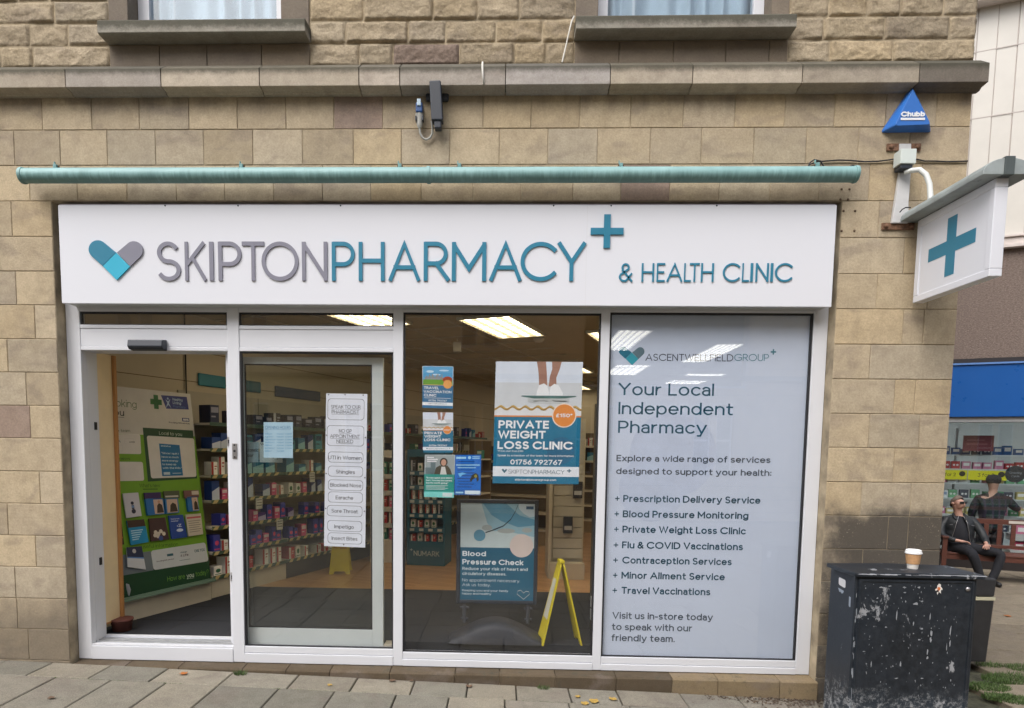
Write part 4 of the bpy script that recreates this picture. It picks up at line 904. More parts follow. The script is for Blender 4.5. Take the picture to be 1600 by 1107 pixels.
layer(p_,'lettering',C(60,66,74),lambda m:(s.text(m,'WE',.04,.16,.11,.3,w=.17,lay=2),s.band(m,[(.3,.75),(.45,.70),(.6,.78),(.72,.70),(.8,.85)],.02,2)))
# =================================================================== inside the shop
FZ=.0654; AR=R_(21.6); RO=V((-2.919,1.629,0)); TR=Matrix.Translation(RO)@Matrix.Rotation(-AR,4,'Z')   # room frame: x = across, y = deep
CREAM=mat('interior_wall_paint',L(196,184,162),.8,var=.05,vs=1.5); CEIL=mat('ceiling_paint',L(176,164,142),.85,var=.06,vs=2)
MATF=mat('entrance_matting',L(40,42,48),.95,var=.22,vs=180,bump=.5,bs=220); 
m_,t,o=nodes('wood_floor'); p=_n(t,'ShaderNodeBsdfPrincipled'); t.links.new(p.outputs[0],o.inputs[0]); co=_n(t,'ShaderNodeTexCoord').outputs['Object']
mp=_n(t,'ShaderNodeMapping'); mp.inputs['Rotation'].default_value=(0,0,AR); t.links.new(co,mp.inputs[0])
bk=_n(t,'ShaderNodeTexBrick'); t.links.new(mp.outputs[0],bk.inputs[0]); bk.inputs['Scale'].default_value=1; bk.inputs['Brick Width'].default_value=.9; bk.inputs['Row Height'].default_value=.07; bk.inputs['Mortar Size'].default_value=.0015
bk.inputs['Color1'].default_value=(*L(214,168,116),1); bk.inputs['Color2'].default_value=(*L(190,142,94),1); bk.inputs['Mortar'].default_value=(.05,.03,.015,1); bk.offset=.37
mp2=_n(t,'ShaderNodeMapping'); mp2.inputs['Scale'].default_value=(2,30,1); t.links.new(mp.outputs[0],mp2.inputs[0])
t.links.new(mixc(t,ramp(t,tex_noise(t,mp2.outputs[0],2,4),.3,.7),bk.outputs[0],mixc(t,1.0,bk.outputs[0],(.72,.68,.62),'MULTIPLY')),p.inputs['Base Color']); p.inputs['Roughness'].default_value=.28; WOODF=m_
m=MB(); m.box((-3.3,.31,FZ-.1),(2.6,2.24,FZ)); m.build('entrance_mat',MATF)['kind']='structure'
m=MB(); m.box((-3.3,2.243,FZ-.1),(3.0,12,FZ-.001)); m.build('shop_floor',WOODF)['kind']='structure'
m=MB()
for x in range(-5,6):
    m.box((x*.5-.3,.315,FZ+.0002),(x*.5-.293,2.235,FZ+.0012))
for y in (.8,1.3,1.8): m.box((-3.28,y,FZ+.0014),(2.58,y+.007,FZ+.0022))
m.build('mat_seam',mat('seam_dark',(.015,.015,.017),.9))['kind']='structure'
m=MB(T=TR); m.box((-.50,-1.2,0),(-.44,11,3.02)); m.build('interior_wall',CREAM)['kind']='structure'
m=MB(T=TR); m.box((-.44,9.4,0),(2.75,9.5,3.02)); m.build('rear_wall',CREAM)['kind']='structure'
m=MB(); m.box((2.6,.345,0),(2.7,9,2.995)); m.build('right_wall',CREAM)['kind']='structure'
m=MB(); m.box((-7,.345,2.999),(2.88,9,3.08)); m.prism([V((-7,9.003,2.999)),V((2.88,9.003,2.999)),V((2.5,12,2.999)),V((-7,12,2.999))],(0,0,.08)); m.build('ceiling',CEIL)['kind']='structure'
m=MB(); m.box((-3.32,.34,2.75),(2.6,.40,2.998)); m.build('bulkhead_wall',CREAM)['kind']='structure'
m=MB(T=TR)
for i in range(5): m.box((-.44+.6*i-.006,-.2,2.985),(-.44+.6*i+.006,9.3,2.998))
for i in range(16): m.box((-.43,-.1+.6*i-.006,2.9845),(2.5,-.1+.6*i+.006,2.9975))
m.build('ceiling_grid',mat('grid_white',L(190,182,168),.6))['kind']='structure'
# ceiling lights
TUBE=mat('lit_tube',(.9,.85,.7),.5,var=0,emit=(1.0,.88,.64),es=4.8); LOUV=mat('lit_diffuser',(.8,.72,.5),.6,var=0,emit=(1.0,.80,.46),es=1.0); LFR=mat('light_frame',(.6,.58,.5),.5)
def clight():
    t_=thing('ceiling_light','',  'ceiling light',(0,0,0))
    m=MB(); 
    for a,b,c,d in ((0,0,.6,.02),(0,1.18,.6,1.2),(0,.02,.02,1.18),(.58,.02,.6,1.18)): m.box((a,b,-.03),(c,d,.0))
    m.build('frame',LFR,t_)
    m=MB(); m.box((.02,.02,-.012),(.58,1.18,-.004)); m.build('diffuser',LOUV,t_)
    m=MB()
    for k in range(4): x=.085+.143*k; m.box((x-.028,.03,-.020),(x+.028,1.17,-.0125))
    m.build('tube',TUBE,t_)
    m=MB()
    for k in range(1,12): m.box((.02,k*.1-.004,-.029),(.58,k*.1+.004,-.0205))
    m.build('louvre',mat('louvre_metal',(.75,.68,.5),.4,var=0),t_); return t_
cl=clight(); first=True
LP=[((-.479,2.05),'lit louvred ceiling light seen above the large poster'),((-1.97,1.42),'lit ceiling light seen in the top pane over the sliding door'),((.95,2.75),'lit ceiling light cut by the right edge of the middle window'),
    ((.6,5.6),'lit ceiling light deep in the middle of the shop'),((2.0,6.4),'lit ceiling light over the rear right of the shop'),((1.0,8.6),'lit ceiling light farthest back in the shop'),((-.45,.42),'added unseen ceiling light just inside the middle window, left one'),((.75,.42),'added unseen ceiling light just inside the middle window, right one'),((1.8,1.0),'added unseen ceiling light behind the frosted window'),((2.0,3.2),'added unseen ceiling light deeper behind the frosted window')]  # just inside and behind frosted glass: unseen lights added to brighten the shop
for (x,y),lab in LP:
    if first: cl.location=(x,y,2.998); cl.rotation_euler=(0,0,-AR); cl['label']=lab; cl['group']='ceiling lights'; first=False
    else: dup(cl,(x,y,2.998),-AR,lab,'ceiling lights')
# smoke detector, alarm sensor
def W(a,b,c): return TR@V((a,b,c))
q=atz(842,528,2.99); m=MB(); m.lathe([(.065,0),(.065,-.02),(.045,-.045),(.02,-.05)],(q.x,q.y,2.983),20); tag(m.build('smoke_detector',mat('off_white',L(200,196,188),.5),None,loc=(q.x,q.y,2.983)),'small round smoke detector on the shop ceiling right of the light','smoke detector')
q=at(714,542,3.2); m=MB(); m.box((q.x-.05,3.2,q.z-.06),(q.x+.05,3.26,q.z+.06)); m.box((q.x-.006,3.225,q.z+.061),(q.x+.006,3.237,2.983)); tag(m.build('wall_sensor',mat('off_white',L(200,196,188),.5),None,bevel=.008,loc=q),'small white box sensor hanging below the ceiling','sensor')
# ------------------------------------------------------------------ health information display board
q0=W(.045,0,.277)
db=thing('health_display','green and white health information board leaning against the left shelving','display board',W(.02,-.03,FZ))
tl=.12
def bp(px,py):      # photograph pixel -> the leaning board's own plane
    nrm=(TR.to_3x3()@V((1,0,tl))).normalized(); return atp(px,py,W(.0,0,.277),nrm)
def BQ(x0,y0,x1,y1,x2,y2,x3,y3): return Sheet(bp(x0,y0),bp(x1,y1),bp(x2,y2),bp(x3,y3))
A=lambda x,y:(100+x/3.9536,540+y/3.9536)      # upper crop
B_=lambda x,y:(100+x/3.9536,780+y/3.9536)     # lower crop
S1,z1_=-1.45,-.03
def pl_(s_,z): return W(-tl*(z-.277),s_,z)
m=MB(); T0=[pl_(S1,.26),pl_(z1_,.26),pl_(z1_,2.15),pl_(S1,2.15)]; nb=(TR.to_3x3()@V((1,0,tl))).normalized(); m.prism([p_-nb*.02 for p_ in T0],nb*.0185); m.build('backing',C(226,224,220,1.0),db)
def region(nm,mt,z0,z1,s0=S1,s1=z1_,lay=1):
    s=Sheet(pl_(s0,z1),pl_(s1,z1),pl_(s1,z0),pl_(s0,z0)); m=MB(); s.rect(m,0,0,1,1,lay); m.build(nm,mt,db); return s
GRN=C(110,158,38,1.05); DGR=C(18,66,40,1.0); PANEL=C(214,210,208,1.05)
def mk(nm,mt,fn): m=MB(); fn(m); return m.build(nm,mt,db)
hd=region('header_panel',C(206,202,198,1.0),1.73,2.15); gf=region('green_field',GRN,.44,1.725); bt=region('dark_green_foot',DGR,.285,.50,lay=2)
def bsheet(*pts): return Sheet(*[bp(*p_) for p_ in pts])
def bz(p_): return p_
loc=bsheet(A(486,508),A(796,526),A(822,822),A(518,842)); mk('local_frame',DGR,lambda m:loc.rect(m,0,0,1,1,2))
lp=bsheet(A(510,557),A(803,575),A(818,812),A(538,822)); mk('local_panel',PANEL,lambda m:lp.round_rect(m,0,0,1,1,.04,3))
s=bsheet(A(586,606),A(713,616),A(735,804),A(606,808)); mk('quit_leaflet',C(20,110,166,1.0),lambda m:s.rect(m,0,0,1,1,4))
mk('quit_foot',C(200,222,236),lambda m:s.rect(m,.08,.88,.38,.96,5))
mk('quit_lettering',C(200,222,236),lambda m:[s.text(m,t_,.06,.32+.115*i,.062,u1,w=.19,lay=5) for i,(t_,u1) in enumerate((('"Since I quit I',.9),('have so much',.88),('more energy',.84),('to keep up',.72),('with the kids."',.98)))]+[s.text(m,'smokefree',.08,.09,.05,.55,w=.2,lay=5),s.rect(m,.5,.91,.92,.93,5)])
lt=bsheet(A(486,508),A(796,526),A(798,575),A(490,556)); mk('local_title',C(190,206,190),lambda m:lt.text(m,'Local to you',.30,.78,.42,.76,w=.1,lay=6))
a1=bsheet(A(250,548),A(470,550),A(477,672),A(262,668)); mk('team_panel',PANEL,lambda m:a1.round_rect(m,0,0,1,1,.05,3)); mk('team_lettering',C(70,72,80),lambda m:(a1.text(m,'SA',.24,.42,.14,.42,w=.1,lay=4,serif=True),a1.text(m,'AIMEE',.66,.43,.07,.83,w=.16,lay=4)))
mk('name_card',C(190,188,188),lambda m:(a1.round_rect(m,.53,.22,.80,.5,.02,4,ring=.004),a1.round_rect(m,.24,.56,.47,.86,.02,4,ring=.004)))
a2=bsheet(A(250,718),A(486,720),A(495,836),A(262,840)); mk('news_panel',PANEL,lambda m:a2.round_rect(m,0,0,1,1,.05,3))
t1=bsheet(A(250,508),A(486,510),A(488,545),A(252,543)); mk('team_title',C(44,84,26),lambda m:t1.text(m,'the team',.20,.75,.5,.65,w=.1,lay=3))
t1=bsheet(A(250,680),A(486,682),A(488,715),A(252,713)); mk('news_title',C(44,84,26),lambda m:t1.text(m,'health news',.02,.78,.5,.65,w=.1,lay=3))
t1=bsheet(A(330,845),A(820,840),A(822,895),A(332,900)); mk('whats_new_title',C(34,76,22),lambda m:(t1.text(m,"What's new",.25,.62,.42,.50,w=.1,lay=3),t1.rect(m,.29,.78,.47,.86,3)))
hs_=bsheet(A(300,240),A(770,298),A(795,524),A(300,500))
mk('looking_lettering',C(70,104,60),lambda m:hs_.text(m,'Looking',-.08,.52,.18,.28,w=.08,lay=2)); mk('you_lettering',C(30,40,40),lambda m:(hs_.text(m,'you',-.05,.74,.16,.13,w=.13,lay=2,under=True)))
mk('green_cross',C(44,112,60),lambda m:(hs_.rect(m,.50,.14,.56,.50,3),hs_.rect(m,.455,.25,.605,.39,3))); mk('blue_badge',C(54,64,130),lambda m:(hs_.poly(m,[(.60,.13),(.965,.10),(.975,.44),(.66,.47)],2)))
mk('badge_figure',C(170,190,220),lambda m:(hs_.ell(m,.69,.20,.012,4),hs_.poly(m,[(.655,.22),(.69,.28),(.725,.20),(.70,.32),(.73,.45),(.69,.36),(.65,.47),(.68,.32)],4),hs_.text(m,'Healthy',.755,.24,.075,.90,w=.2,lay=4),hs_.text(m,'Living',.755,.33,.075,.87,w=.2,lay=4))); mk('badge_green_text',C(90,120,180),lambda m:hs_.text(m,'Pharmacy',.755,.42,.06,.93,w=.14,lay=4))
mk('health_badge',C(24,44,110),lambda m:hs_.rect(m,.865,.68,.965,.775,3)); mk('health_badge_text',WHT,lambda m:hs_.text(m,'NHS',.88,.76,.065,.955,w=.24,lay=4)); mk('services_text',C(30,36,60),lambda m:hs_.text(m,'Providing NHS services',.68,.845,.04,.965,w=.17,lay=3))
u1=bsheet(B_(346,300),B_(900,262),B_(890,390),B_(346,478)); 
gp=bsheet(B_(320,352),B_(535,322),B_(553,440),B_(325,480)); mk('grey_panel',C(116,126,134,.95),lambda m:gp.rect(m,0,0,1,1,3)); wp=bsheet(B_(535,320),B_(872,268),B_(893,384),B_(553,440)); mk('info_panel',C(206,210,214),lambda m:wp.round_rect(m,0,0,1,1,.04,4))
mk('info_lettering',C(50,96,110),lambda m:(wp.text(m,'ONE YOU',.76,.44,.15,.96,w=.2,lay=5),wp.text(m,'change',.50,.36,.08,.62,w=.18,lay=5),wp.rect(m,.26,.30,.37,.42,5),wp.rect(m,.46,.72,.66,.74,5))); mk('info_dark_lettering',C(60,40,60),lambda m:(wp.text(m,'4 Life',.49,.55,.13,.64,w=.16,lay=5),wp.text(m,'Providing NHS services',.07,.62,.06,.37,w=.18,lay=5)))
t1=bsheet(B_(460,280),B_(900,245),B_(902,290),B_(465,315)); mk('useful_title',C(40,84,26),lambda m:t1.text(m,'useful information',.03,.76,.6,.52,w=.09,lay=3))
t1=bsheet(B_(620,470),B_(900,420),B_(905,475),B_(625,525)); mk('how_are_lettering',C(120,176,70),lambda m:(t1.text(m,'How are',.05,.78,.55,.42,w=.09,lay=5),t1.text(m,'today?',.66,.78,.55,.96,w=.09,lay=5))); mk('you_word',C(210,222,206),lambda m:t1.text(m,'you',.46,.78,.5,.62,w=.16,lay=5,under=True))
m=MB(T=TR); m.box((.0,S1,.262),(.07,z1_,.284)); m.box((.055,S1,.285),(.062,z1_,.30)); m.build('front_lip',C(120,146,128,1.0),db,bevel=.002)
m=MB(T=TR); m.box((-.42,S1,FZ),(.0,z1_,.255)); m.build('plinth_box',C(206,198,182,1.0),db,bevel=.002)
m=MB(T=TR); m.box((-.43,z1_+.002,FZ),(-.43+.03,z1_+.02,2.3)); 
# leaflets standing in the holders on the board (each its own)
def leaf(label, q, cols, art=None, th=.012):
    P_=[bp(*x) for x in q]; n_=nb; s=Sheet(*[p_+n_*.022 for p_ in P_]); o_=thing('leaflet',label,'leaflet',P_[3],0,'leaflets in the holders of the display board')
    m=MB(); s.base(m,th); m.build('cover',C(*cols[0]),o_)
    if art: art(s,o_)
    return s,o_
def LA(o_,nm,c,fn): m=MB(); fn(m); m.build(nm,C(*c),o_)
leaf('white leaflet with a small dark bottle print, leftmost upper leaflet on the board',[A(354,916),A(448,910),A(470,1055),A(376,1068)],[(206,204,214)],lambda s,o:(LA(o,'figure_print',(40,44,70),lambda m:(s.ell(m,.50,.42,.10,1),s.rect(m,.42,.50,.60,.66,1),s.ell(m,.52,.76,.14,1))),LA(o,'waist_print',(110,140,190),lambda m:s.rect(m,.42,.52,.60,.62,2))))
def man_art(s,o):
    LA(o,'photo_print',(200,176,160),lambda m:s.rect(m,.42,.08,.95,.95,1)); LA(o,'coat_print',(60,46,40),lambda m:s.poly(m,[(.55,.9),(.6,.45),(.72,.3),(.88,.42),(.95,.9)],2)); LA(o,'face_print',(190,140,116),lambda m:s.ell(m,.72,.22,.07,3))
leaf('purple leaflet standing behind a blue one on the board',[A(486,912),A(588,908),A(590,948),A(490,952)],[(54,34,92)])
leaf('blue leaflet with a man in a brown coat, second in the upper row',[A(492,948),A(602,944),A(614,1042),A(508,1052)],[(36,110,178)],man_art,.03)
leaf('leaflet with a green and white photo standing behind the middle blue one',[A(606,902),A(702,898),A(706,946),A(612,950)],[(84,90,70)],lambda s,o:LA(o,'band_print',(200,200,190),lambda m:s.rect(m,.05,.6,.9,.8,1)))
leaf('blue leaflet with a man in a brown coat, third in the upper row',[A(614,946),A(694,942),A(702,1034),A(622,1042)],[(50,120,180)],lambda s,o:(LA(o,'photo_print',(206,180,162),lambda m:s.rect(m,.1,.08,.92,.95,1)),LA(o,'coat_print',(60,46,40),lambda m:s.poly(m,[(.3,.9),(.36,.45),(.55,.3),(.78,.42),(.9,.9)],2))),.02)
leaf('maroon leaflet with a pale photo, behind the rightmost upper leaflet',[A(730,898),A(822,894),A(826,940),A(736,946)],[(120,84,84)],lambda s,o:LA(o,'pale_print',(200,190,180),lambda m:s.rect(m,.5,.1,.98,.6,1)))
leaf('blue leaflet with a man in a brown coat, rightmost in the upper row',[A(748,936),A(815,932),A(826,1022),A(760,1028)],[(36,110,178)],man_art,.03)
leaf('turquoise leaflet with a leather photo at its top, leftmost in the lower row',[B_(378,134),B_(484,126),B_(514,266),B_(404,286)],[(24,140,190)],lambda s,o:(LA(o,'photo_print',(66,46,40),lambda m:s.rect(m,0,0,1,.3,1)),LA(o,'text_lines',(180,220,236),lambda m:[s.rect(m,.12,.42+.09*i,.8-.08*i,.46+.09*i,1) for i in range(5)])))
leaf('brown and white leaflet with flowers, second in the lower row',[B_(514,122),B_(616,114),B_(640,250),B_(528,264)],[(70,48,50)],lambda s,o:(LA(o,'flower_print',(210,200,186),lambda m:[s.ell(m,x,y,.10,1) for x,y in ((.3,.62),(.45,.7),(.6,.6),(.4,.8),(.25,.75),(.75,.72))]),LA(o,'blue_print',(60,84,150),lambda m:s.ell(m,.55,.9,.12,2))))
leaf('royal blue sleep leaflet with a letter Z, third in the lower row',[B_(636,104),B_(724,98),B_(752,236),B_(656,248)],[(34,72,154)],lambda s,o:(LA(o,'letters',(206,218,240),lambda m:(s.text(m,'Z',.55,.52,.13,.76,w=.2,lay=1),s.text(m,'z',.45,.5,.08,.53,w=.2,lay=1),s.ell(m,.6,.66,.22,1,ry=.07),s.text(m,'Tired of not',.1,.18,.05,.7,w=.2,lay=1),s.text(m,'sleeping?',.1,.27,.05,.6,w=.2,lay=1)))))
leaf('cream leaflet with a red heading, rightmost in the lower row',[B_(742,98),B_(836,90),B_(850,218),B_(760,232)],[(206,196,180)],lambda s,o:(LA(o,'heading_print',(190,90,96),lambda m:s.rect(m,.04,.12,.96,.2,1)),LA(o,'text_lines',(140,130,120),lambda m:[s.rect(m,.1,.3+.1*i,.9-.1*(i%2),.33+.1*i,1) for i in range(6)])))
leaf('curled white leaflet with a blue photo at the foot of the board',[B_(378,300),B_(470,292),B_(496,436),B_(382,420)],[(214,216,222)],lambda s,o:(LA(o,'photo_print',(44,52,84),lambda m:s.rect(m,0,0,1,.48,1)),LA(o,'hand_print',(200,196,196),lambda m:s.ell(m,.45,.2,.12,2)),LA(o,'blue_strip',(100,140,200),lambda m:s.rect(m,0,.48,1,.54,1))))
leaf('dark brown leaflet half hidden by the cream door panel',[B_(300,136),B_(344,134),B_(362,282),B_(306,286)],[(56,40,30)],lambda s,o:LA(o,'pale_print',(180,120,50),lambda m:[s.ell(m,.7,.2+.25*i,.2,1) for i in range(3)]))
# paper roll end
m=MB(T=Matrix.Identity(4)); q=bp(*B_(392,560)); d_=(TR.to_3x3()@V((.75,.5,0))).normalized(); m.prism([q-d_*.0+V((0,0,z))+V((x,0,0)) for x,z in ((-.06,-.05),(.02,-.06),(.035,0),(.02,.05),(-.06,.07))],d_*-.26); tag(m.build('paper_holder',C(214,210,212),None,bevel=.006,loc=q),'white card holder jutting from the foot of the green board','card holder')
# cream panel with a timber edge and the terracotta pot
a=at(146,553,.3); pz=.168
pn=thing('door_panel','cream panel with an orange timber edge just inside the left of the entrance','door panel',(-3.2,.4,pz))
m=MB(); x_=-3.215; m.box((x_-.03,.305,pz),(x_,.50,2.36)); m.build('cream_board',C(226,206,168,1.0,.5),pn)
m=MB(); m.box((x_-.03,.502,pz-.01),(x_+.022,.535,2.36)); m.box((x_-.032,.303,pz-.014),(x_+.006,.5015,pz-.001)); m.build('timber_edge',mat('orange_timber',L(178,128,78),.5,var=.15,stretch=(20,20,1.5)),pn,bevel=.003)
m=MB(); q=V((-3.17,.45,FZ)); m.lathe([(.055,0),(.07,.005),(.085,.09),(.09,.092),(.09,.105),(.07,.105)],q,20); tag(m.build('terracotta_pot',mat('terracotta',L(104,60,52),.8,var=.2,vs=20),None,loc=q),'dull red pot on the mat beneath the cream door panel','pot')
# ------------------------------------------------------------------ wall shelving
SHW=C(214,206,190,1.0); SZ=[.288,.540,.800,1.072,1.330,1.600,1.862]
TKG=mat('ticket_green',L(64,92,80),.5); TKC=mat('ticket_cream',L(206,186,132),.5)
def shelving(label, s0, s1, levels, base_mat, nm='shelving_unit', stripe=True, T=TR, depth=.42, top=2.2, backc=None, group='shelving along the left wall'):
    o_=thing(nm,label,'shelving',T@V((-depth/2,(s0+s1)/2,FZ)),0,group)
    m=MB(T=T); m.box((-depth-.02,s0,FZ),(-depth,s1,top)); m.build('back_panel',backc or C(176,168,152,1.0),o_)
    m=MB(T=T); m.box((-depth+.001,s0+.002,FZ),(-.03,s1-.002,levels[0]-.022)); m.build('base',base_mat,o_,bevel=.002)
    for i,z in enumerate(levels):
        m=MB(T=T); m.box((-depth+.001,s0+.003,z-.020),(-.006,s1-.003,z)); sh=m.build('shelf',SHW,o_)
        m=MB(T=T); m.box((-.005,s0+.003,z-.030),(.0,s1-.003,z+.008),0)
        if stripe and i<6:
            y_=s0+.01; m.m=1
            while y_<s1-.1: m.hexa([T.inverted()@(T@V(p_)) for p_ in ((.0,y_,z-.029),(.0,y_+.055,z-.029),(.002,y_+.055,z-.029),(.002,y_,z-.029),(.0,y_+.03,z+.007),(.0,y_+.085,z+.007),(.002,y_+.085,z+.007),(.002,y_+.03,z+.007))]); y_+=.13
        m.build('price_strip',[TKG if stripe else SHW,TKC],sh)
    return o_
shelving('white wall shelving beside the green board, seen through the entrance and door',0.0,1.14,SZ,C(206,198,182,1.0))
shelving('white wall shelving behind the notice strip with a dark base',1.15,2.4,SZ,C(60,58,56,1.0))
shelving('white wall shelving behind the teal stand',2.41,4.4,SZ,C(60,58,56,1.0))
shelving('white wall shelving farthest along the left wall',4.41,7.2,SZ,C(60,58,56,1.0))
# boxes on the shelves: one prototype per look, copied
rr=random.Random(77)
def product(cols,w_,d_,h_,kind):
    t_=thing('product_box','', 'product box',(0,0,0))
    m=MB(); m.box((-d_,-w_/2,0),(0,w_/2,h_)); m.build('carton',C(*cols[0],1.3),t_,bevel=.002,seg=1)
    m=MB(); s=Sheet(V((.0006,-w_/2,h_)),V((.0006,w_/2,h_)),V((.0006,w_/2,0)),V((.0006,-w_/2,0)))
    if kind==0: s.rect(m,.08,.12,.92,.42,1); s.rect(m,.1,.6,.6,.68,1)
    elif kind==1: s.ell(m,.5,.5,.3,1); s.rect(m,.1,.84,.9,.92,1)
    elif kind==2: s.poly(m,[(0,.55),(1,.3),(1,1),(0,1)],1)
    else: s.rect(m,.0,.0,.34,1,1); s.rect(m,.5,.3,.9,.38,1); s.rect(m,.5,.5,.8,.56,1)
    m.build('printed_panel',C(*cols[1]),t_); return t_
PR=[product(*a) for a in (
 [[(30,38,66),(150,150,170)],.12,.16,.17,0],[[(40,44,60),(190,190,200)],.11,.16,.19,3],[[(36,104,140),(150,200,210)],.14,.18,.15,2],[[(60,140,156),(30,70,110)],.13,.16,.16,0],[[(30,60,120),(200,210,230)],.10,.14,.18,2],
 [[(60,66,150),(220,80,126)],.08,.12,.16,1],[[(196,84,126),(226,210,214)],.09,.12,.12,0],[[(222,218,212),(170,60,60)],.08,.12,.16,3],[[(214,210,206),(60,120,90)],.10,.14,.14,1],[[(70,40,110),(180,170,210)],.10,.12,.13,2],[[(30,110,90),(210,220,200)],.09,.12,.14,0],[[(170,40,44),(230,220,210)],.10,.12,.12,3])]
used=set(); ORD=['first','second','third','fourth','fifth','sixth','seventh','eighth','ninth','tenth','eleventh','twelfth']+['later']*40; CNT={}
def put(k,T,x,y,z,label,group,rz=0,sc=None):
    n_=CNT.get(label,0); CNT[label]=n_+1; label=ORD[n_]+' '+label
    c=T@V((x,y,z)); rot=T.to_euler().z+rz
    if k not in used:
        used.add(k); o_=PR[k]; o_.location=c; o_.rotation_euler=(0,0,rot); o_['label']=label; o_['group']=group
        if sc: o_.scale=sc
    else: dup(PR[k],c,rot,label,group,sc)
lev=[([7,8,5,11],'lowest'),([7,8,5,10],'second'),([5,6,9,0],'third'),([5,6,9,5],'fourth'),([3,2,8,2],'fifth'),([2,3,4,2],'sixth'),([0,1,0,1],'top')]
sets=[[11,7,7,11],[7,7,7,8],[5,5,5,7],[6,9,5,6],[0,0,1,0],[2,3,2,4],[2,3,4,2]]
PW=[.12,.11,.14,.13,.10,.08,.09,.08,.10,.10,.09,.10]
nm7=['lowest','second','third','fourth','fifth','sixth','top']
pal7=[[7,11,7,8],[7,8,7],[5,5,5,5,7],[9,0,4,9],[0,4,0,0],[2,3,2,3],[3,4,2]]
pal7=[[7,7,8,11],[5,5,6,7],[9,5,6,5],[7,6,8,4],[2,3,2,7],[2,3,3,4],[0,1,0]]
TYP=['dark navy','black','blue and teal','teal','blue','navy and pink','pink','white and red','white and green','purple','green','red']
for sec,(s0,s1) in enumerate(((.06,1.1),(1.2,2.36),(2.5,4.3),(4.5,7.1))):
    for i,z in enumerate(SZ):
        y_=s0
        while y_<s1:
            k=rr.choice(pal7[i] if sec<2 else list(range(12))); w_=PW[k]
            if (sec<2 and rr.random()<.84) or (sec==2 and i in (3,4,5,6) and rr.random()<.8) or (sec==3 and i in (5,6) and rr.random()<.8):
                sc=(rr.uniform(.7,1.1),rr.uniform(.8,1.15),rr.uniform(.6,1.22 if i<6 else 1.1))
                for n_ in range(1): put(k,TR,-.03-rr.uniform(0,.03),y_+w_/2,z+.001,'%s carton %son the %s shelf %s'%(TYP[k],'from the entrance ' if sec==0 else '',nm7[i],('beside the green board','behind the notice strip','behind the teal stand','farthest along the left wall')[sec]),'cartons on the wall shelves',R_(rr.uniform(-5,5)),sc)
            y_+=w_*(1.3 if sec==0 else 1.45 if sec==1 else 2.0)
for s_c,z_c in ((.95,.80),(1.55,1.33),(2.0,1.07),(.62,1.07),(1.9,1.6)):
    m=MB(T=TR); m.box((.003,s_c,z_c-.13),(.006,s_c+.10,z_c-.01)); m.m=1
    for i in range(3): m.box((.0062,s_c+.01,z_c-.035-.03*i),(.0068,s_c+.09,z_c-.025-.03*i))
    tag(m.build('shelf_card',[C(214,212,206),C(120,120,124)],None,loc=W(.004,s_c,z_c)),'white card hanging from the shelf edge, %s'%({.95:'just below the third shelf',1.55:'behind the notice strip on the fifth shelf',2.0:'behind the notice strip on the fourth shelf',.62:'left of the notice strip on the fourth shelf',1.9:'behind the notice strip on the sixth shelf'}[s_c]),'shelf card')
m=MB(T=TR)
for z in (2.30,2.62): m.box((-.4395,-1.1,z),(-.438,9,z+.008))
m.build('wall_joint',C(120,104,84))['kind']='structure'
m=MB(T=TR); m.tube([(-.42,.10,2.99),(-.42,.10,2.16)],.008,6); tag(m.build('hanging_chain',WIREB,None,loc=W(-.42,.1,2.16)),'thin dark chain hanging from the ceiling to the corner of the green board','chain')
# header signs on the wall above the shelves
for px0,py0,px1,py1,c,lab in ((310,583,352,603,(60,130,146),'teal rounded header sign on the wall above the entrance shelving'),(382,594,407,610,(50,110,130),'teal header sign behind the left of the sliding door'),(430,603,500,620,(30,62,100),'dark blue header sign above the shelves behind the sliding door')):
    a=atp(px0,py0,W(-.42,0,0),TR.to_3x3()@V((1,0,0))); sv=TR.inverted()@a; b=TR.inverted()@atp(px1,py0+.1*(px1-px0),W(-.42,0,0),TR.to_3x3()@V((1,0,0)))
    m=MB(T=TR); m.box((-.435,sv.y,sv.z-.13),(-.41,b.y,sv.z)); tag(m.build('header_sign',C(*c),None,bevel=.01,loc=a),lab,'header sign')
# ------------------------------------------------------------------ floor stands
def stand(label,cx,cy,w_,d_,h_,body,rz,n_sh,name_txt=None,cat='display stand',inner=None):
    T=Matrix.Translation((cx,cy,0))@Matrix.Rotation(rz,4,'Z'); o_=thing('display_stand',label,cat,(cx,cy,FZ),rz)
    m=MB(T=T); m.box((-w_/2,0,FZ),(-w_/2+.025,d_,h_)); m.box((w_/2-.025,0,FZ),(w_/2,d_,h_)); m.box((-w_/2+.025,d_-.02,FZ),(w_/2-.025,d_,h_)); m.box((-w_/2+.025,.001,h_-.1),(w_/2-.025,d_-.021,h_-.001)); m.box((-w_/2+.025,.001,FZ),(w_/2-.025,d_-.021,FZ+.32)); m.build('body',body,o_,bevel=.004)
    zs=[FZ+.32+(h_-.1-FZ-.32)*i/n_sh for i in range(n_sh)]
    for z in zs[1:]:
        m=MB(T=T); m.box((-w_/2+.026,.002,z-.06),(w_/2-.026,d_-.022,z)); m.m=1
        for k in range(4): x=-w_/2+.07+k*(w_-.14)/3; m.box((x-.03,-.002,z-.045),(x+.03,.0015,z-.01))
        m.build('shelf',[body,C(196,200,200)],o_)
    if name_txt:
        m=MB(); s=Sheet(T@V((-w_/2,-.001,FZ+.32)),T@V((w_/2,-.001,FZ+.32)),T@V((w_/2,-.001,FZ)),T@V((-w_/2,-.001,FZ))); s.text(m,name_txt,.18,.60,.22,.86,w=.14,lay=1); s.text(m,'+',.08,.45,.22,w=.1,lay=1); m.build('lettering',C(190,206,210),o_)
    return T,zs,o_
TL=C(18,92,120,1.0)
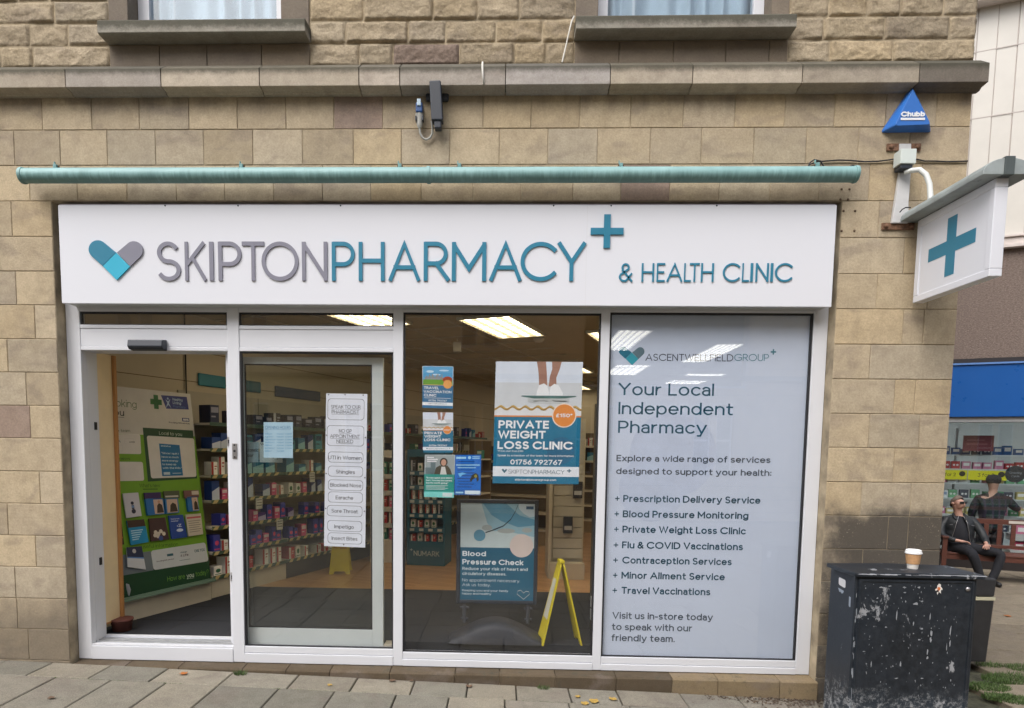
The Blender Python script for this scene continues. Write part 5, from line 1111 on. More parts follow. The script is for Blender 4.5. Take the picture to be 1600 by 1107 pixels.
T1,zs,_=stand('teal cardboard display stand with white lettering beyond the middle window',-.98,3.72,.52,.42,1.62,TL,-R_(8),6,'NUMARK')
for zi,z in enumerate(zs):
    for k in range(5):
        if rr.random()<.9: put(rr.choice([7,8,8,1] if zi>1 else [11,8,7]),T1@Matrix.Rotation(-math.pi/2,4,'Z'),.0-.05,-.19+.095*k,z+.002,'small pack from the left on the %s level of the teal stand'%nm7[zi],'packs on the teal stand',0,(.6,.6,.75))
T2,zs2,_=stand('white display stand of red and pink packs between the door and the teal stand',-1.52,3.88,.50,.40,1.60,C(222,216,206,1.0),-R_(6),5)
for zi,z in enumerate(zs2):
    for k in range(4): put(rr.choice([11,6,6,11,10]),T2@Matrix.Rotation(-math.pi/2,4,'Z'),-.03,-.17+.11*k,z+.002,'bright pack from the left on the %s level of the white stand'%nm7[zi],'packs on the white stand',0,(.8,.8,1.2))
# island shelving facing the window, deeper in the shop
def island(label,cx,cy,wid,n,z0,dz,cols,rz):
    T=Matrix.Translation((cx,cy,0))@Matrix.Rotation(rz-math.pi/2,4,'Z')
    L_=[z0+dz*i for i in range(n)]
    shelving(label,-wid/2,wid/2,L_,C(160,140,110,1.0),'shelving_unit',False,T,.35,L_[-1]+.25,C(110,92,70,1.0),'island shelving in the shop')
    for i,z in enumerate(L_):
        y_=-wid/2+.07
        while y_<wid/2-.07:
            k=rr.choice(cols); w_=PW[k]*.8
            if rr.random()<.8 and (wid<1 or i>=n-2): put(k,T,-.03,y_+w_/2,z+.001,'%s pack on the %s shelf of the %s island'%(TYP[k],nm7[i],('narrow' if wid<1 else 'low' if wid<2 else 'tall rear')),'packs on the island shelving',0,(.8,.8,rr.uniform(.7,1.1)))
            y_+=w_*1.5
island('narrow island shelving right of the teal stand',-.42,4.15,.34,6,.30,.24,[10,11,6,7,5],-AR)
island('long low island shelving behind the pavement sign',.25,5.9,1.6,5,.32,.28,[0,4,7,9,11,8,6],-AR)
island('tall rear island shelving beyond the large poster',1.3,7.6,2.6,6,.32,.28,[0,4,7,9,11,8,2,6],-AR)
# slatwall and pegboard units at the right
sl=thing('slatwall_unit','pale slatted wall unit right of the pavement sign','slatwall',(.84,3.1,FZ))
m=MB()
for i in range(13): m.box((.66,3.10,.30+i*.13),(1.02,3.125,.30+i*.13+.12))
m.build('slat',C(196,190,176,1.0),sl,bevel=.002)
m=MB(); m.box((.64,3.13,FZ),(1.04,3.16,2.02)); m.box((.60,3.0,FZ),(.64,3.5,2.02)); m.box((.62,2.95,FZ),(1.04,3.10,.26)); m.build('unit_frame',C(200,190,170,1.0),sl)
for z,x,c,lab in ((1.52,.80,(150,44,50),'red hanging pack on the slatted unit'),(1.05,.95,(30,34,50),'dark hanging pack high on the slatted unit'),(.62,.84,(44,48,60),'grey hanging pack low on the slatted unit')):
    m=MB(); m.box((x-.055,3.04,z),(x+.055,3.09,z+.20)); m.m=1; m.box((x-.045,3.0385,z+.04),(x+.045,3.0395,z+.09)); tag(m.build('hanging_pack',[C(*c),C(190,190,190)],None,bevel=.004,loc=(x,3.06,z)),lab,'pack')
pg=thing('pegboard_unit','dark grey pegboard end unit beside the frosted window','pegboard',(.98,1.5,FZ))
m=MB(); m.box((.96,.85,FZ),(1.0,1.9,2.1)); m.build('board',C(84,82,80,1.0),pg)
m=MB()
for i in range(26):
    for y_ in (.95,1.2,1.45,1.7): m.box((.9585,y_,.2+i*.07),(.9595,y_+.012,.2+i*.07+.03))
m.build('peg_hole',BLACKR,pg)
for z,y_,c,lab in ((1.16,.95,(36,70,110),'blue hanging pack at the top of the dark pegboard'),(.95,1.05,(40,42,60),'dark pack in the middle of the pegboard'),(.60,.92,(170,176,180),'white card hanging on the pegboard'),(1.45,1.1,(20,22,28),'black pack highest on the dark pegboard')):
    m=MB(); m.box((.90,y_,z),(.955,y_+.09,z+.15)); m.m=1; m.box((.899,y_+.01,z+.03),(.9,y_+.08,z+.07)); tag(m.build('hanging_pack',[C(*c),C(200,205,210)],None,bevel=.004,loc=(.93,y_,z)),lab,'pack')
for i,z in enumerate((.17,.28)):
    m=MB(); m.box((.80,.60,z),(.93,.74,z+.09)); m.m=1; m.box((.80+.01,.5992,z+.03),(.92,.5998,z+.07)); tag(m.build('leaflet_box',[C(214,218,224),C(70,110,160)],None,bevel=.003,loc=(.86,.66,z)),('lower' if i==0 else 'upper')+' white leaflet box at the right edge of the middle window','leaflet box')
m=MB(); m.box((.80,.62,FZ),(.94,.76,.168)); tag(m.build('box_step',C(60,60,62),None,loc=(.87,.7,FZ)),'dark step carrying the leaflet boxes by the right of the middle window','step')
# ------------------------------------------------------------------ pavement sign stored inside
sy=.42; a=at(714,779,sy); b=at(846,783,sy); cbl=at(712,941,sy); cbr=at(835,948,sy); xa,xb=(a.x+cbl.x)/2,(b.x+cbr.x)/2; za,zb2=(a.z+b.z)/2,(cbl.z+cbr.z)/2
pvs=thing('pavement_sign','black framed blood pressure check pavement sign on a moulded base behind the middle window','pavement sign',((xa+xb)/2,sy,FZ))
m=MB(); fw=.032; m.box((xa,sy,zb2),(xa+fw,sy+.035,za)); m.box((xb-fw,sy,zb2),(xb,sy+.035,za)); m.box((xa+fw,sy,za-fw),(xb-fw,sy+.035,za)); m.box((xa+fw,sy,zb2),(xb-fw,sy+.035,zb2+fw)); m.build('sign_frame',DARKP,pvs,bevel=.006)
m=MB(); m.box((xa+fw-.004,sy+.010,zb2+fw-.004),(xb-fw+.004,sy+.028,za-fw+.004)); m.build('backing',DARKP,pvs)
s=Sheet(V((xa+fw,sy+.0085,za-fw)),V((xb-fw,sy+.0085,za-fw)),V((xb-fw,sy+.0085,zb2+fw)),V((xa+fw,sy+.0085,zb2+fw)))
def PL(nm,c,fn,k=1.0): m=MB(); fn(m); return m.build(nm,C(*c,k),pvs)
PL('poster_picture',(150,186,196),lambda m:s.rect(m,0,0,1,.455,1)); PL('poster_field',(24,92,118),lambda m:s.rect(m,0,.455,1,1,1))
PL('sleeve_print',(196,210,208),lambda m:(s.poly(m,[(0,0),(.28,0),(.36,.2),(.5,.33),(.3,.45),(0,.455)],2),s.poly(m,[(.0,.3),(.6,.28),(1,.34),(1,.455),(0,.455)],3)))
PL('tunic_print',(96,150,172),lambda m:(s.poly(m,[(.3,0),(.62,0),(.8,.12),(1,.16),(1,.22),(.78,.24),(.55,.18),(.42,.12)],3),s.ell(m,.26,.33,.08,4,ry=.06)))
PL('tube_print',(30,44,52),lambda m:s.band(m,[(.78,0),(.74,.08),(.68,.16),(.58,.23),(.42,.28),(.34,.30)],.006,5)); PL('hand_print',(170,176,170),lambda m:(s.ell(m,.62,.28,.12,4,ry=.025),s.ell(m,.36,.25,.07,4,ry=.03),s.ell(m,.9,.27,.07,4,ry=.025)))
PL('badge_disc',(216,200,190),lambda m:s.ell(m,.83,.43,.16,5)); PL('corner_disc',(200,214,216),lambda m:s.poly(m,[(.78,0),(1,0),(1,.13),(.93,.135),(.85,.10),(.79,.05)],4)); PL('health_badge',(30,84,120),lambda m:s.rect(m,.885,.025,.985,.055,6))
PL('title_lettering',(226,234,236),lambda m:(s.text(m,'Blood',.03,.545,.052,.35,w=.19,lay=4),s.text(m,'Pressure Check',.03,.632,.055,.86,w=.19,lay=4)))
PL('body_lettering',(200,214,218),lambda m:(s.text(m,'Reduce your risk of heart and',.03,.690,.032,.92,w=.17,lay=4),s.text(m,'circulatory diseases.',.03,.742,.032,.63,w=.17,lay=4),s.text(m,'No appointment necessary.',.03,.810,.032,.82,w=.10,lay=4),s.text(m,'Ask us today.',.03,.858,.032,.42,w=.10,lay=4),s.text(m,'Keeping you and your family',.03,.912,.022,.66,w=.14,lay=4),s.text(m,'happy and healthy',.03,.946,.022,.43,w=.14,lay=4)))
PL('heart_print',(190,190,180),lambda m:(s.band(m,[(.78,.93),(.79,.90),(.83,.89),(.87,.92),(.90,.90),(.94,.905),(.95,.93),(.87,.985),(.78,.93)],.003,4)))
for x in (xa+.07,xb-.07):
    m=MB(); m.tube([(x,sy+.02,zb2-.01),(x,sy+.02,.20)],.016,10); m.tube([(x-.035,sy+.02,zb2-.035),(x+.035,sy+.02,zb2-.035)],.010,8); m.tube([(x-.03,sy+.02,.235),(x+.03,sy+.02,.235)],.010,8); m.build('spring_post',mat('post_grey',L(70,72,78),.5,.2),pvs)
BASEM=mat('moulded_base',L(44,46,52),.6,var=.12,vs=30,bump=.1)
m=MB(); m.smooth=True; cx=(xa+xb)/2; wb=.39
def bf(u,v):
    x=(u*2-1); y=(v*2-1); r=max(0,1-abs(x)**4); rim=max(0,1-abs(y)**4); prof=.045+.125*math.cos(min(1,abs(x)*1.05)*math.pi/2)**1.3
    return V((cx+x*wb,sy+.02+y*.17*(.9+.1*r), FZ+.0+prof*min(1,(r*1.0)**.35)*min(1,(rim)**.35)))
m.grid(bf,48,24); m.build('moulded_base',BASEM,pvs)
# wet floor signs
YEL=mat('safety_yellow',L(206,188,36),.45,var=.05)
def aframe(label,O,rz,h_=.63,w_=.27,spread=.13,face=True):
    T=Matrix.Translation(O)@Matrix.Rotation(rz,4,'Z'); o_=thing('wet_floor_sign',label,'floor sign',O,rz)
    for sgn in (-1,1):
        m=MB(T=T); 
        def pt(x,z,d): return V((x, sgn*(spread*(1-z/h_))+d*sgn, z))
        out=[(-w_/2,0),(-w_/2+.05,0),(-w_/2+.07,.035),(w_/2-.07,.035),(w_/2-.05,0),(w_/2,0),(w_/2-.015,.18),(w_/2-.055,h_-.03),(w_/2-.09,h_),(-w_/2+.09,h_),(-w_/2+.055,h_-.03),(-w_/2+.015,.18)]
        A_=[pt(x,z,0) for x,z in out]; m.prism(A_,(0,sgn*.014,0)); b_=m.build('panel',YEL,o_,bevel=.003)
        m=MB(T=T); q=[pt(x,z,.0146) for x,z in ((-w_/2+.05,.20),(w_/2-.05,.20),(w_/2-.075,h_-.14),(-w_/2+.075,h_-.14))]; m.prism(q,(0,sgn*.0015,0)); m.build('pale_face',C(206,204,190) if face else YEL,b_)
        if not face:
            m=MB(T=T); A3=[pt(x,z,.017) for x,z in ((-.075,.40),(.075,.40),(0,.53))]; B3=[pt(x,z,.017) for x,z in ((-.045,.417),(.045,.417),(0,.495))]
            m.add(A3+B3,[(0,1,4,3),(1,2,5,4),(2,0,3,5)]); P0=pt(0,.40,.017); m.build('warning_triangle',C(60,50,20),b_)
            m=MB(T=T); sh=Sheet(T@pt(-.09*sgn*-1,.36,.0175),T@pt(.09*sgn*-1,.36,.0175),T@pt(.09*sgn*-1,.30,.0175),T@pt(-.09*sgn*-1,.30,.0175)); m=MB(); sh.text(m,'WET FLOOR',.05,.85,.7,.95,w=.2,lay=1); m.build('warning_text',C(150,60,30),b_)
    m=MB(T=T); m.box((-.06,-.02,h_-.012),(.06,.02,h_+.012)); m.build('hinge',YEL,o_,bevel=.006)
a=atz(853,1000,FZ); b=atz(905,1008,FZ); mid=(at(852,1005,.36)+at(904,1008,.36))/2
aframe('yellow folding floor sign seen edge-on beside the pavement sign',V((.505,.40,FZ)),R_(90+6),.665,.25,.150)
aframe('yellow wet floor sign standing beyond the notice strip on the wood floor',V((-1.985,3.15,FZ)),R_(8),.60,.26,.13,False)
# =================================================================== utility cabinet, cup, litter bin
LOWA,LOWB=.12,-.12
m_,t,o=nodes('cabinet_paint'); p=_n(t,'ShaderNodeBsdfPrincipled'); t.links.new(p.outputs[0],o.inputs[0]); co=_n(t,'ShaderNodeTexCoord').outputs['Object']
ms=_n(t,'ShaderNodeMapping'); ms.inputs['Scale'].default_value=(1.0,1.0,.42); t.links.new(co,ms.inputs[0])
sx=_n(t,'ShaderNodeSeparateXYZ'); t.links.new(co,sx.inputs[0])
n1=tex_noise(t,ms.outputs[0],7,9,.68,.5); n2=tex_noise(t,co,22,6,.75); n3=tex_noise(t,co,2.2,3)
mask=math_(t,'MULTIPLY',ramp(t,math_(t,'ADD',n1,math_(t,'MULTIPLY',n3,.35)),.79,.81),ramp(t,n2,.40,.48))
low=ramp(t,math_(t,'ADD',sx.outputs[2],math_(t,'MULTIPLY',tex_noise(t,co,4,6,.7),-.55)),LOWA,LOWB,True)
lowm=math_(t,'MULTIPLY',low,ramp(t,tex_noise(t,co,24,9,.82),.50,.57))
base=mixc(t,ramp(t,n3,.3,.7),(.006,.009,.013),(.010,.016,.025)); c=mixc(t,ramp(t,n2,.4,.85),base,(.028,.034,.044)); c=mixc(t,math_(t,'MULTIPLY',low,.35),c,(.045,.065,.09)); c=mixc(t,mask,c,(.30,.31,.33)); c=mixc(t,math_(t,'MULTIPLY',lowm,.85),c,(.36,.37,.38))
t.links.new(c,p.inputs['Base Color']); rr_=_n(t,'ShaderNodeMapRange'); rr_.inputs[3].default_value=.32; rr_.inputs[4].default_value=.62; t.links.new(n2,rr_.inputs[0]); t.links.new(rr_.outputs[0],p.inputs['Roughness'])
b=_n(t,'ShaderNodeBump'); b.inputs['Strength'].default_value=.25; b.inputs['Distance'].default_value=.004; t.links.new(math_(t,'SUBTRACT',n2,math_(t,'MULTIPLY',mask,.6)),b.inputs['Height']); t.links.new(b.outputs[0],p.inputs['Normal']); CAB=m_
CX0,CX1,CYF,CYB,CZT=2.285,3.085,-.625,-.285,.87; cg=gz(2.7)
# the cabinet: body, door with raised rim, lid, hinge, lock
cab=thing('utility_cabinet','scuffed black street cabinet with flaking paint at the wall corner','utility cabinet',((CX0+CX1)/2,(CYF+CYB)/2,cg))
m=MB(); m.box((CX0+.012,CYF+.014,cg),(CX1-.022,CYB-.01,CZT-.03)); m.build('body',CAB,cab,bevel=.008)
m=MB(); m.prism([V((CX0-.008,CYF-.012,CZT-.030)),V((CX1+.008,CYF-.012,CZT-.034)),V((CX1+.008,CYF-.012,CZT-.006)),V(((CX0+CX1)/2,CYF-.012,CZT+.003)),V((CX0-.008,CYF-.012,CZT-.004))],(0,CYB-CYF+.02,0)); m.build('lid',CAB,cab,bevel=.005)
m=MB(); m.box((CX0+.030,CYF+.004,cg+.02),(CX1-.045,CYF+.0135,CZT-.045)); dr=m.build('door',CAB,cab,bevel=.004)
m=MB(); fx0,fx1,fz0,fz1=CX0+.034,CX1-.049,cg+.024,CZT-.049
for a_,b_,c_2,d_ in ((fx0,fz1-.012,fx1,fz1),(fx0,fz0,fx0+.012,fz1-.012),(fx1-.012,fz0,fx1,fz1-.012)): m.box((a_,CYF-.001,b_),(c_2,CYF+.0038,d_))
m.build('door_rim',CAB,dr,bevel=.001)
q=at(1513,921,CYF); m=MB(); m.lathe([(.014,0),(.013,.006),(.004,.009)],(q.x,CYF+.004,q.z),14,ax=(0,-1,0)); m.build('lock',STEEL,dr)
for px,py,w_,h_ in ((1317,901,.026,.030),(1315,916,.024,.012)):
    pass
m=MB(); q=V((CX0+.0115,CYF+.17,.70)); 
s=Sheet(V((CX0+.011,CYF+.215,.795)),V((CX0+.011,CYF+.130,.790)),V((CX0+.011,CYF+.128,.735)),V((CX0+.011,CYF+.213,.745))); s.round_rect(m,0,0,1,1,.15,0); m.build('white_label',C(214,214,216),cab)
m=MB(); s=Sheet(V((CX0+.011,CYF+.218,.722)),V((CX0+.011,CYF+.145,.718)),V((CX0+.011,CYF+.145,.690)),V((CX0+.011,CYF+.205,.695))); s.poly(m,[(0,0),(1,.1),(.9,.7),(.6,1),(.4,.7),(.15,.9)],0); s2=Sheet(V((CX0+.011,CYF+.078,.695)),V((CX0+.011,CYF+.056,.693)),V((CX0+.011,CYF+.056,.625)),V((CX0+.011,CYF+.076,.63))); s2.round_rect(m,0,0,1,1,.3,0); m.build('torn_label',C(150,160,172),cab)
# scraped vertical scars where posters were pulled off
m=MB(); rr=random.Random(9)
sc_y=[0]
def scar(px,py,w_,h_,n=10):
    q=at(px,py,CYF+.0035); pts=[]; sc_y[0]+=.000012
    for k in range(n):
        t_=2*math.pi*k/n; r_=rr.uniform(.45,1.15); pts.append(V((q.x+w_*r_*math.cos(t_),CYF+.0034-sc_y[0],q.z+h_*r_*math.sin(t_))))
    m.add(pts,[tuple(range(n))])
for px,py,w_,h_ in tuple((rr.uniform(1350,1500),rr.uniform(905,1075),rr.uniform(.002,.006),rr.uniform(.002,.012)) for _ in range(110))+((1373,955,.008,.045),(1401,960,.007,.05),(1453,965,.006,.04),(1455,990,.012,.03),(1454,1000,.014,.022),(1449,1018,.010,.035),(1449,1028,.012,.02),(1485,985,.008,.055),(1484,1005,.009,.03),(1479,1010,.004,.045),(1407,1038,.010,.03),(1361,1038,.006,.03),(1436,1000,.018,.008),(1427,990,.008,.007),(1384,980,.014,.008),(1378,918,.026,.008),(1390,916,.022,.006),(1413,918,.02,.007),(1436,918,.018,.010),(1430,944,.028,.014),(1440,940,.016,.008),(1414,926,.015,.006),(1415,940,.006,.012),(1427,975,.008,.02),(1440,983,.02,.010),(1395,1002,.012,.004),(1412,1002,.010,.004),(1425,1025,.010,.004),(1385,1025,.014,.004),(1400,1060,.02,.006),(1440,1060,.024,.006),(1371,935,.012,.007),(1350,1018,.018,.003)): scar(px,py,w_*.62,h_*.75)
m.build('paint_scar',C(146,150,156),dr)
m=MB()      # bare metal along the worn edges of the lid
for _ in range(34):
    x=rr.uniform(CX0+.02,CX1-.01); l=rr.uniform(.006,.05); z=CZT-.008-rr.uniform(0,.004); h_=rr.uniform(.001,.005)
    y9=CYF-.0126-_*.00002; m.quad(V((x-l,y9,z-h_*.3)),V((x+l,y9,z-h_)),V((x+l*.8,y9,z+h_*.3)),V((x-l*.7,y9,z+h_*.5)))
m.build('worn_edge',C(178,182,190),cab)
m=MB()
for _ in range(26):
    z=rr.uniform(-.2,.80); l=rr.uniform(.005,.03 if z>.3 else .06); x=CX0+.0195+rr.uniform(0,.008); h_=rr.uniform(.002,.006)
    y9=CYF+.0136-_*.00002; m.quad(V((x,y9,z-l)),V((x+h_,y9,z-l*.5)),V((x+h_*.6,y9,z+l)),V((x-h_*.3,y9,z+l*.6)))
m.build('worn_corner',C(150,156,164),cab)
st=thing('sticker','small torn orange and white sticker on the cabinet door','sticker',at(1467,929,CYF))
q=at(1467,920,CYF+.002)
m=MB(); star=[(0,-1.2),(.45,-1.0),(.55,-.4),(.95,-.1),(1.1,.3),(.7,.35),(.6,.7),(.75,1.2),(.35,1.0),(.1,.7),(-.1,1.1),(-.25,1.5),(-.45,1.1),(-.35,.5),(-.9,.55),(-1.0,.2),(-.5,-.05),(-.45,-.7)]
m.prism([V((q.x+.022*x,CYF+.0033,q.z-.027*y)) for x,y in star],(0,-.0012,0)); m.build('paper',C(224,220,214),st)
m=MB(); m.prism([V((q.x+.013*x,CYF+.0019,q.z+.012*y)) for x,y in ((0,1),(.8,.3),(.4,-1),(-.5,-.8),(-.8,.4))],(0,-.0008,0)); m.build('orange_print',C(214,120,60),st)
m=MB(); m.prism([V((q.x-.006+.009*x,CYF+.0019,q.z-.016+.008*y)) for x,y in ((0,1),(.8,.3),(.4,-1),(-.5,-.8),(-.8,.4))],(0,-.0008,0)); m.build('dark_print',C(70,50,46),st)
# takeaway cup
cq=atz(1420,887,CZT+.002); cup=thing('coffee_cup','white takeaway coffee cup with a brown sleeve and lid on top of the street cabinet','cup',(cq.x,-.47,CZT+.001))
c3=V((cq.x,-.47,CZT+.001)); k=1.06
m=MB(); m.lathe([(.028*k,0),(.029*k,.002),(.041*k,.098*k)],c3,40,flat=True); m.build('paper_body',C(228,224,218),cup)
m=MB(); m.lathe([(.0310,.034),(.0378,.034),(.0452,.0985),(.0400,.099)],c3,40,flat=True); m.build('sleeve',mat('kraft_card',L(196,152,108),.8,var=.1,vs=60),cup)
m=MB(); m.lathe([(.042*k,.101),(.0465*k,.102),(.0465*k,.110),(.0435*k,.112),(.0425*k,.124),(.040*k,.127),(.038*k,.123),(.01,.122)],c3,40,flat=True); m.build('lid',C(236,236,236,1.1),cup)
m=MB(); s=Sheet(*[c3+V(q) for q in ((-.033,-.0215,.068),(-.019,-.0325,.068),(-.018,-.0310,.045),(-.031,-.0195,.045))]); s.ell(m,.5,.5,.4,3); m.build('printed_mark',C(190,50,90),cup)
# litter bin behind it
BIN=mat('bin_black',(.022,.022,.024),.5,var=.2,vs=12,bump=.1)
bx=thing('litter_bin','black square litter bin with a cream stripe, behind the street cabinet','litter bin',(4.05,.95,gz(4)))
bz0,bz1=-.16,.52; X0,X1,YA,YB_=3.70,4.262,.80,1.25
m=MB(); m.hexa([(X0,YA,bz0),(X1-.03,YA,bz0),(X1-.03,YB_,bz0),(X0,YB_,bz0),(X0,YA-.0,.40),(X1,YA,.40),(X1,YB_,.40),(X0,YB_,.40)]); m.build('body',BIN,bx,bevel=.012)
m=MB(); m.hexa([(X0,YA,.415),(X1,YA,.415),(X1,YB_,.415),(X0,YB_,.415),(X0,YA+.01,.60),(X1+.015,YA+.01,.57),(X1+.015,YB_,.57),(X0,YB_,.60)]); m.build('hood',BIN,bx,bevel=.014)
m=MB(); m.box((X0,YA-.003,.385),(X1+.004,YB_,.412)); m.build('cream_stripe',mat('stripe_cream',L(190,186,160),.5,var=.1),bx)
m=MB(); m.box((X0+.1,YA+.1,gz(4)-.02),(X1-.1,YB_-.1,bz0)); m.build('foot',BIN,bx)
# fallen leaves
LEAFM=[mat('leaf_orange',(.42,.14,.03),.7,var=.3,vs=60),mat('leaf_yellow',(.42,.27,.06),.7,var=.3,vs=60),mat('leaf_brown',(.13,.08,.05),.8,var=.3,vs=60)]
for px,py,k,r_,lab in ((287,1053,0,.036,'curled orange leaf on the paving before the open entrance'),(515,1071,1,.022,'small yellow leaf on the paving below the sliding door'),(80,1091,2,.028,'brown leaf on the paving at the far left'),(613,1064,2,.03,'dark curled leaf left of the others against the plinth'),(643,1064,2,.022,'tiny dark leaf against the plinth below the middle window'),(733,1073,2,.03,'brown leaf lying below the middle window'),(903,1089,1,.025,'small yellow leaf nearest the plinth below the frosted window'),(928,1096,1,.045,'large yellow leaf patch at the photo foot'),(958,1093,1,.035,'yellow leaf right of the large yellow leaf'),(914,1100,1,.035,'yellow leaf left of the large yellow leaf'),(1575,963,0,.05,'orange leaf on the side street beyond the bin')):
    q=atz(px,py,gz(0)-.0); q=atz(px,py,gz(q.x)+.004); a0=rnd.uniform(0,6.28); n_=11; m=MB(); m.smooth=True; c_=[V((q.x,q.y,q.z+.004))]
    for i in range(n_):
        t_=a0+2*math.pi*i/n_; rr2=r_*(.55+.45*abs(math.cos(i*2.1)))*rnd.uniform(.8,1.1); c_.append(V((q.x+rr2*math.cos(t_),q.y+rr2*math.sin(t_),q.z+.002+.006*math.sin(2*t_)**2)))
    m.add(c_,[(0,i+1,(i+1)%n_+1) for i in range(n_)]); o_=m.build('fallen_leaf',LEAFM[k],None,loc=q); tag(o_,lab,'leaf','leaves fallen on the paving')
# =================================================================== blue shop across the side street
TB=Matrix.Translation((7,6.2,0))@Matrix.Rotation(-AR,4,'Z'); g2=-.225
def WB(a,b,c): return TB@V((a,b,c))
cs=thing('card_shop','shop with blue fascia, rough stone-chip band and pale clad upper floors','building',WB(3,0,g2),-AR)
m=MB(T=TB); m.box((-3,0,2.17),(12,.35,2.24)); m.build('window_head',C(186,188,190,1.0),cs); m=MB(T=TB); m.box((-3,.05,-.25),(12,.3,.055)); m.build('stall_riser',C(44,38,38,1.0),cs)
m=MB(T=TB); m.box((-3,-.06,2.245),(12,.3,3.075)); m.build('blue_fascia',mat('blue_fascia_paint',L(22,84,156),.3,var=.03),cs,bevel=.01)
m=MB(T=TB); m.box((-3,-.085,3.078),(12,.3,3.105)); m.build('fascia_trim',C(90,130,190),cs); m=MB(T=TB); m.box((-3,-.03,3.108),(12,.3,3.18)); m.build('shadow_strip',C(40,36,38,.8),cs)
PEB=mat('stone_chip',L(120,106,98),.9,var=.45,vs=34,bump=1.0,bs=45,stretch=(1,1,2.2),dirt=.42,dcol=(.05,.042,.04),dscale=22)
m=MB(T=TB); m.box((-3,.0,3.182),(12,.3,4.86)); m.build('stone_chip_band',PEB,cs)
LED=mat('pale_ledge',L(206,196,190),.7,var=.08,vs=6); m=MB(T=TB); m.box((-3,-.10,4.862),(12,.3,4.92)); m.box((-3,-.06,4.922),(12,.3,5.02)); m.box((-3,-.09,5.022),(12,.3,5.06)); m.build('ledge',LED,cs,bevel=.008)
CLAD=mat('pale_cladding',L(204,200,192),.6,var=.05,vs=2,dirt=.30,dcol=(.45,.42,.38),dscale=4)
m=MB(T=TB); x=-3.0; i=0
while x<12: m.box((x+.006,-.02-.008*(i%2),5.062),(x+.254,.3,12)); x+=.26; i+=1
m.build('cladding',CLAD,cs,bevel=.004)
m=MB(T=TB); m.box((-3,-.012,5.062),(12,.29,12)); 
for z in (5.9,6.9,7.9,8.9,9.9): m.box((-3,-.0305,z),(12,-.0285,z+.012))
m.build('cladding_joint',C(176,166,160,1.0),cs)
m=MB(T=TB); m.box((-3,-.25,8.55),(12,.3,8.62)); m.box((-3,-.18,8.62),(12,.3,9.2)); m.build('upper_ledge',LED,cs,bevel=.008)
gg=MB(T=TB); gg.box((-3,.10,.06),(12,.106,2.17)); gg.build('shop_window',glass_mat('card_shop_glass',.05,(.9,.93,.93)),cs)
for x in (-.8,2.9,5.6): m=MB(T=TB); m.box((x-.03,.06,.06),(x+.03,.14,2.17)); m.build('mullion',C(150,152,156,1.0),cs)
m=MB(T=TB); m.box((-3,4.3,-.25),(12,4.4,2.6)); m.box((-3,.36,2.5),(12,4.3,2.6)); m.box((-3.0,.36,-.24),(12,4.3,.02)); m.m=1; m.box((-3.1,.36,-.25),(-3.0,4.3,2.6)); m.box((12,.36,-.25),(12.1,4.3,2.6)); m.build('shop_room',[C(190,190,188,1.0),C(190,190,188,1.0)],cs)
for i,(x,y_) in enumerate(((.2,1.6),(1.5,1.6),(2.9,1.6),(.9,3.0),(2.6,3.0))):
    m=MB(T=TB); m.box((x,y_,2.46),(x+.75,y_+.16,2.49)); o_=m.build('strip_light',mat('strip_lit',(.9,.95,1),.5,var=0,emit=(.85,.95,1.0),es=10.0),None,loc=WB(x,y_,2.46)); tag(o_,'%s strip light on the ceiling of the blue-fronted shop'%(('left front','middle front','right front','left rear','right rear')[i]),'strip light','strip lights in the blue-fronted shop')
# window display: tiered shelves of gift boxes, 3 for 2 tickets, round and red signs
dsh=thing('window_shelving','white tiered display shelving inside the blue-fronted shop window','shelving',WB(1.2,.8,g2))
for z in (.35,.62,.90,1.16,1.40,1.64):
    m=MB(T=TB); m.box((-.6,.55,z-.02),(3.6,.95,z)); m.build('shelf',C(200,206,208,1.0),dsh)
m=MB(T=TB)
for x in (-.6,.72,1.98,3.6): m.box((x-.015,.94,-.2),(x+.015,.98,2.1))
m.build('upright',C(190,194,196,1.0),dsh)
rr=random.Random(55); gift=[]
for k,c in enumerate(((44,90,150),(170,40,50),(206,210,214),(96,160,120),(190,120,150),(60,70,90),(180,170,110))):
    t_=thing('gift_box','','gift box',(0,0,0)); m=MB(); m.box((-.06,-.04,0),(.06,.04,.13)); m.build('carton',C(*c),t_,bevel=.003,seg=1); m=MB(); s=Sheet(V((-.06,-.0405,.13)),V((.06,-.0405,.13)),V((.06,-.0405,0)),V((-.06,-.0405,0)))
    (s.rect(m,.15,.2,.85,.6,1) if k%2==0 else (s.ell(m,.3,.5,.14,1),s.ell(m,.7,.5,.14,1))); m.build('printed_panel',C(*((226,226,226) if k!=2 else (120,140,170))),t_); gift.append([t_,False])
GC={}; cn=['blue','red and white','white','green','pink','dark grey','yellow']
for zi,z in enumerate((.35,.62,.90,1.16,1.40,1.64)):
    x=-.1
    while x<2.6:
        k=rr.choice([[2,3,4,5],[2,3,6,4],[3,2,5,6],[2,6,3,4],[1,1,2,1],[0,0,5,2]][zi])
        if zi==4: k=1 if (.30<x<.78 or 1.25<x<1.75) else rr.choice([2,4])
        if zi==5: k=0 if (.3<x<.8 or 1.2<x<1.8) else 5
        gl_='%s gift box from the left on the %s window shelf'%(cn[k],nm7[zi]); GC[gl_]=GC.get(gl_,0)+1; lab=ORD[GC[gl_]-1]+' '+gl_; sc=(1,1,rr.uniform(.7,1.2)); P_=WB(x,.62,z+.001)
        if not gift[k][1]: o_=gift[k][0]; o_.location=P_; o_.rotation_euler=(0,0,-AR); o_['label']=lab; o_['group']='gift boxes in the shop window'; o_.scale=sc; gift[k][1]=True
        else: dup(gift[k][0],P_,-AR,lab,'gift boxes in the shop window',sc)
        x+=rr.uniform(.125,.17)
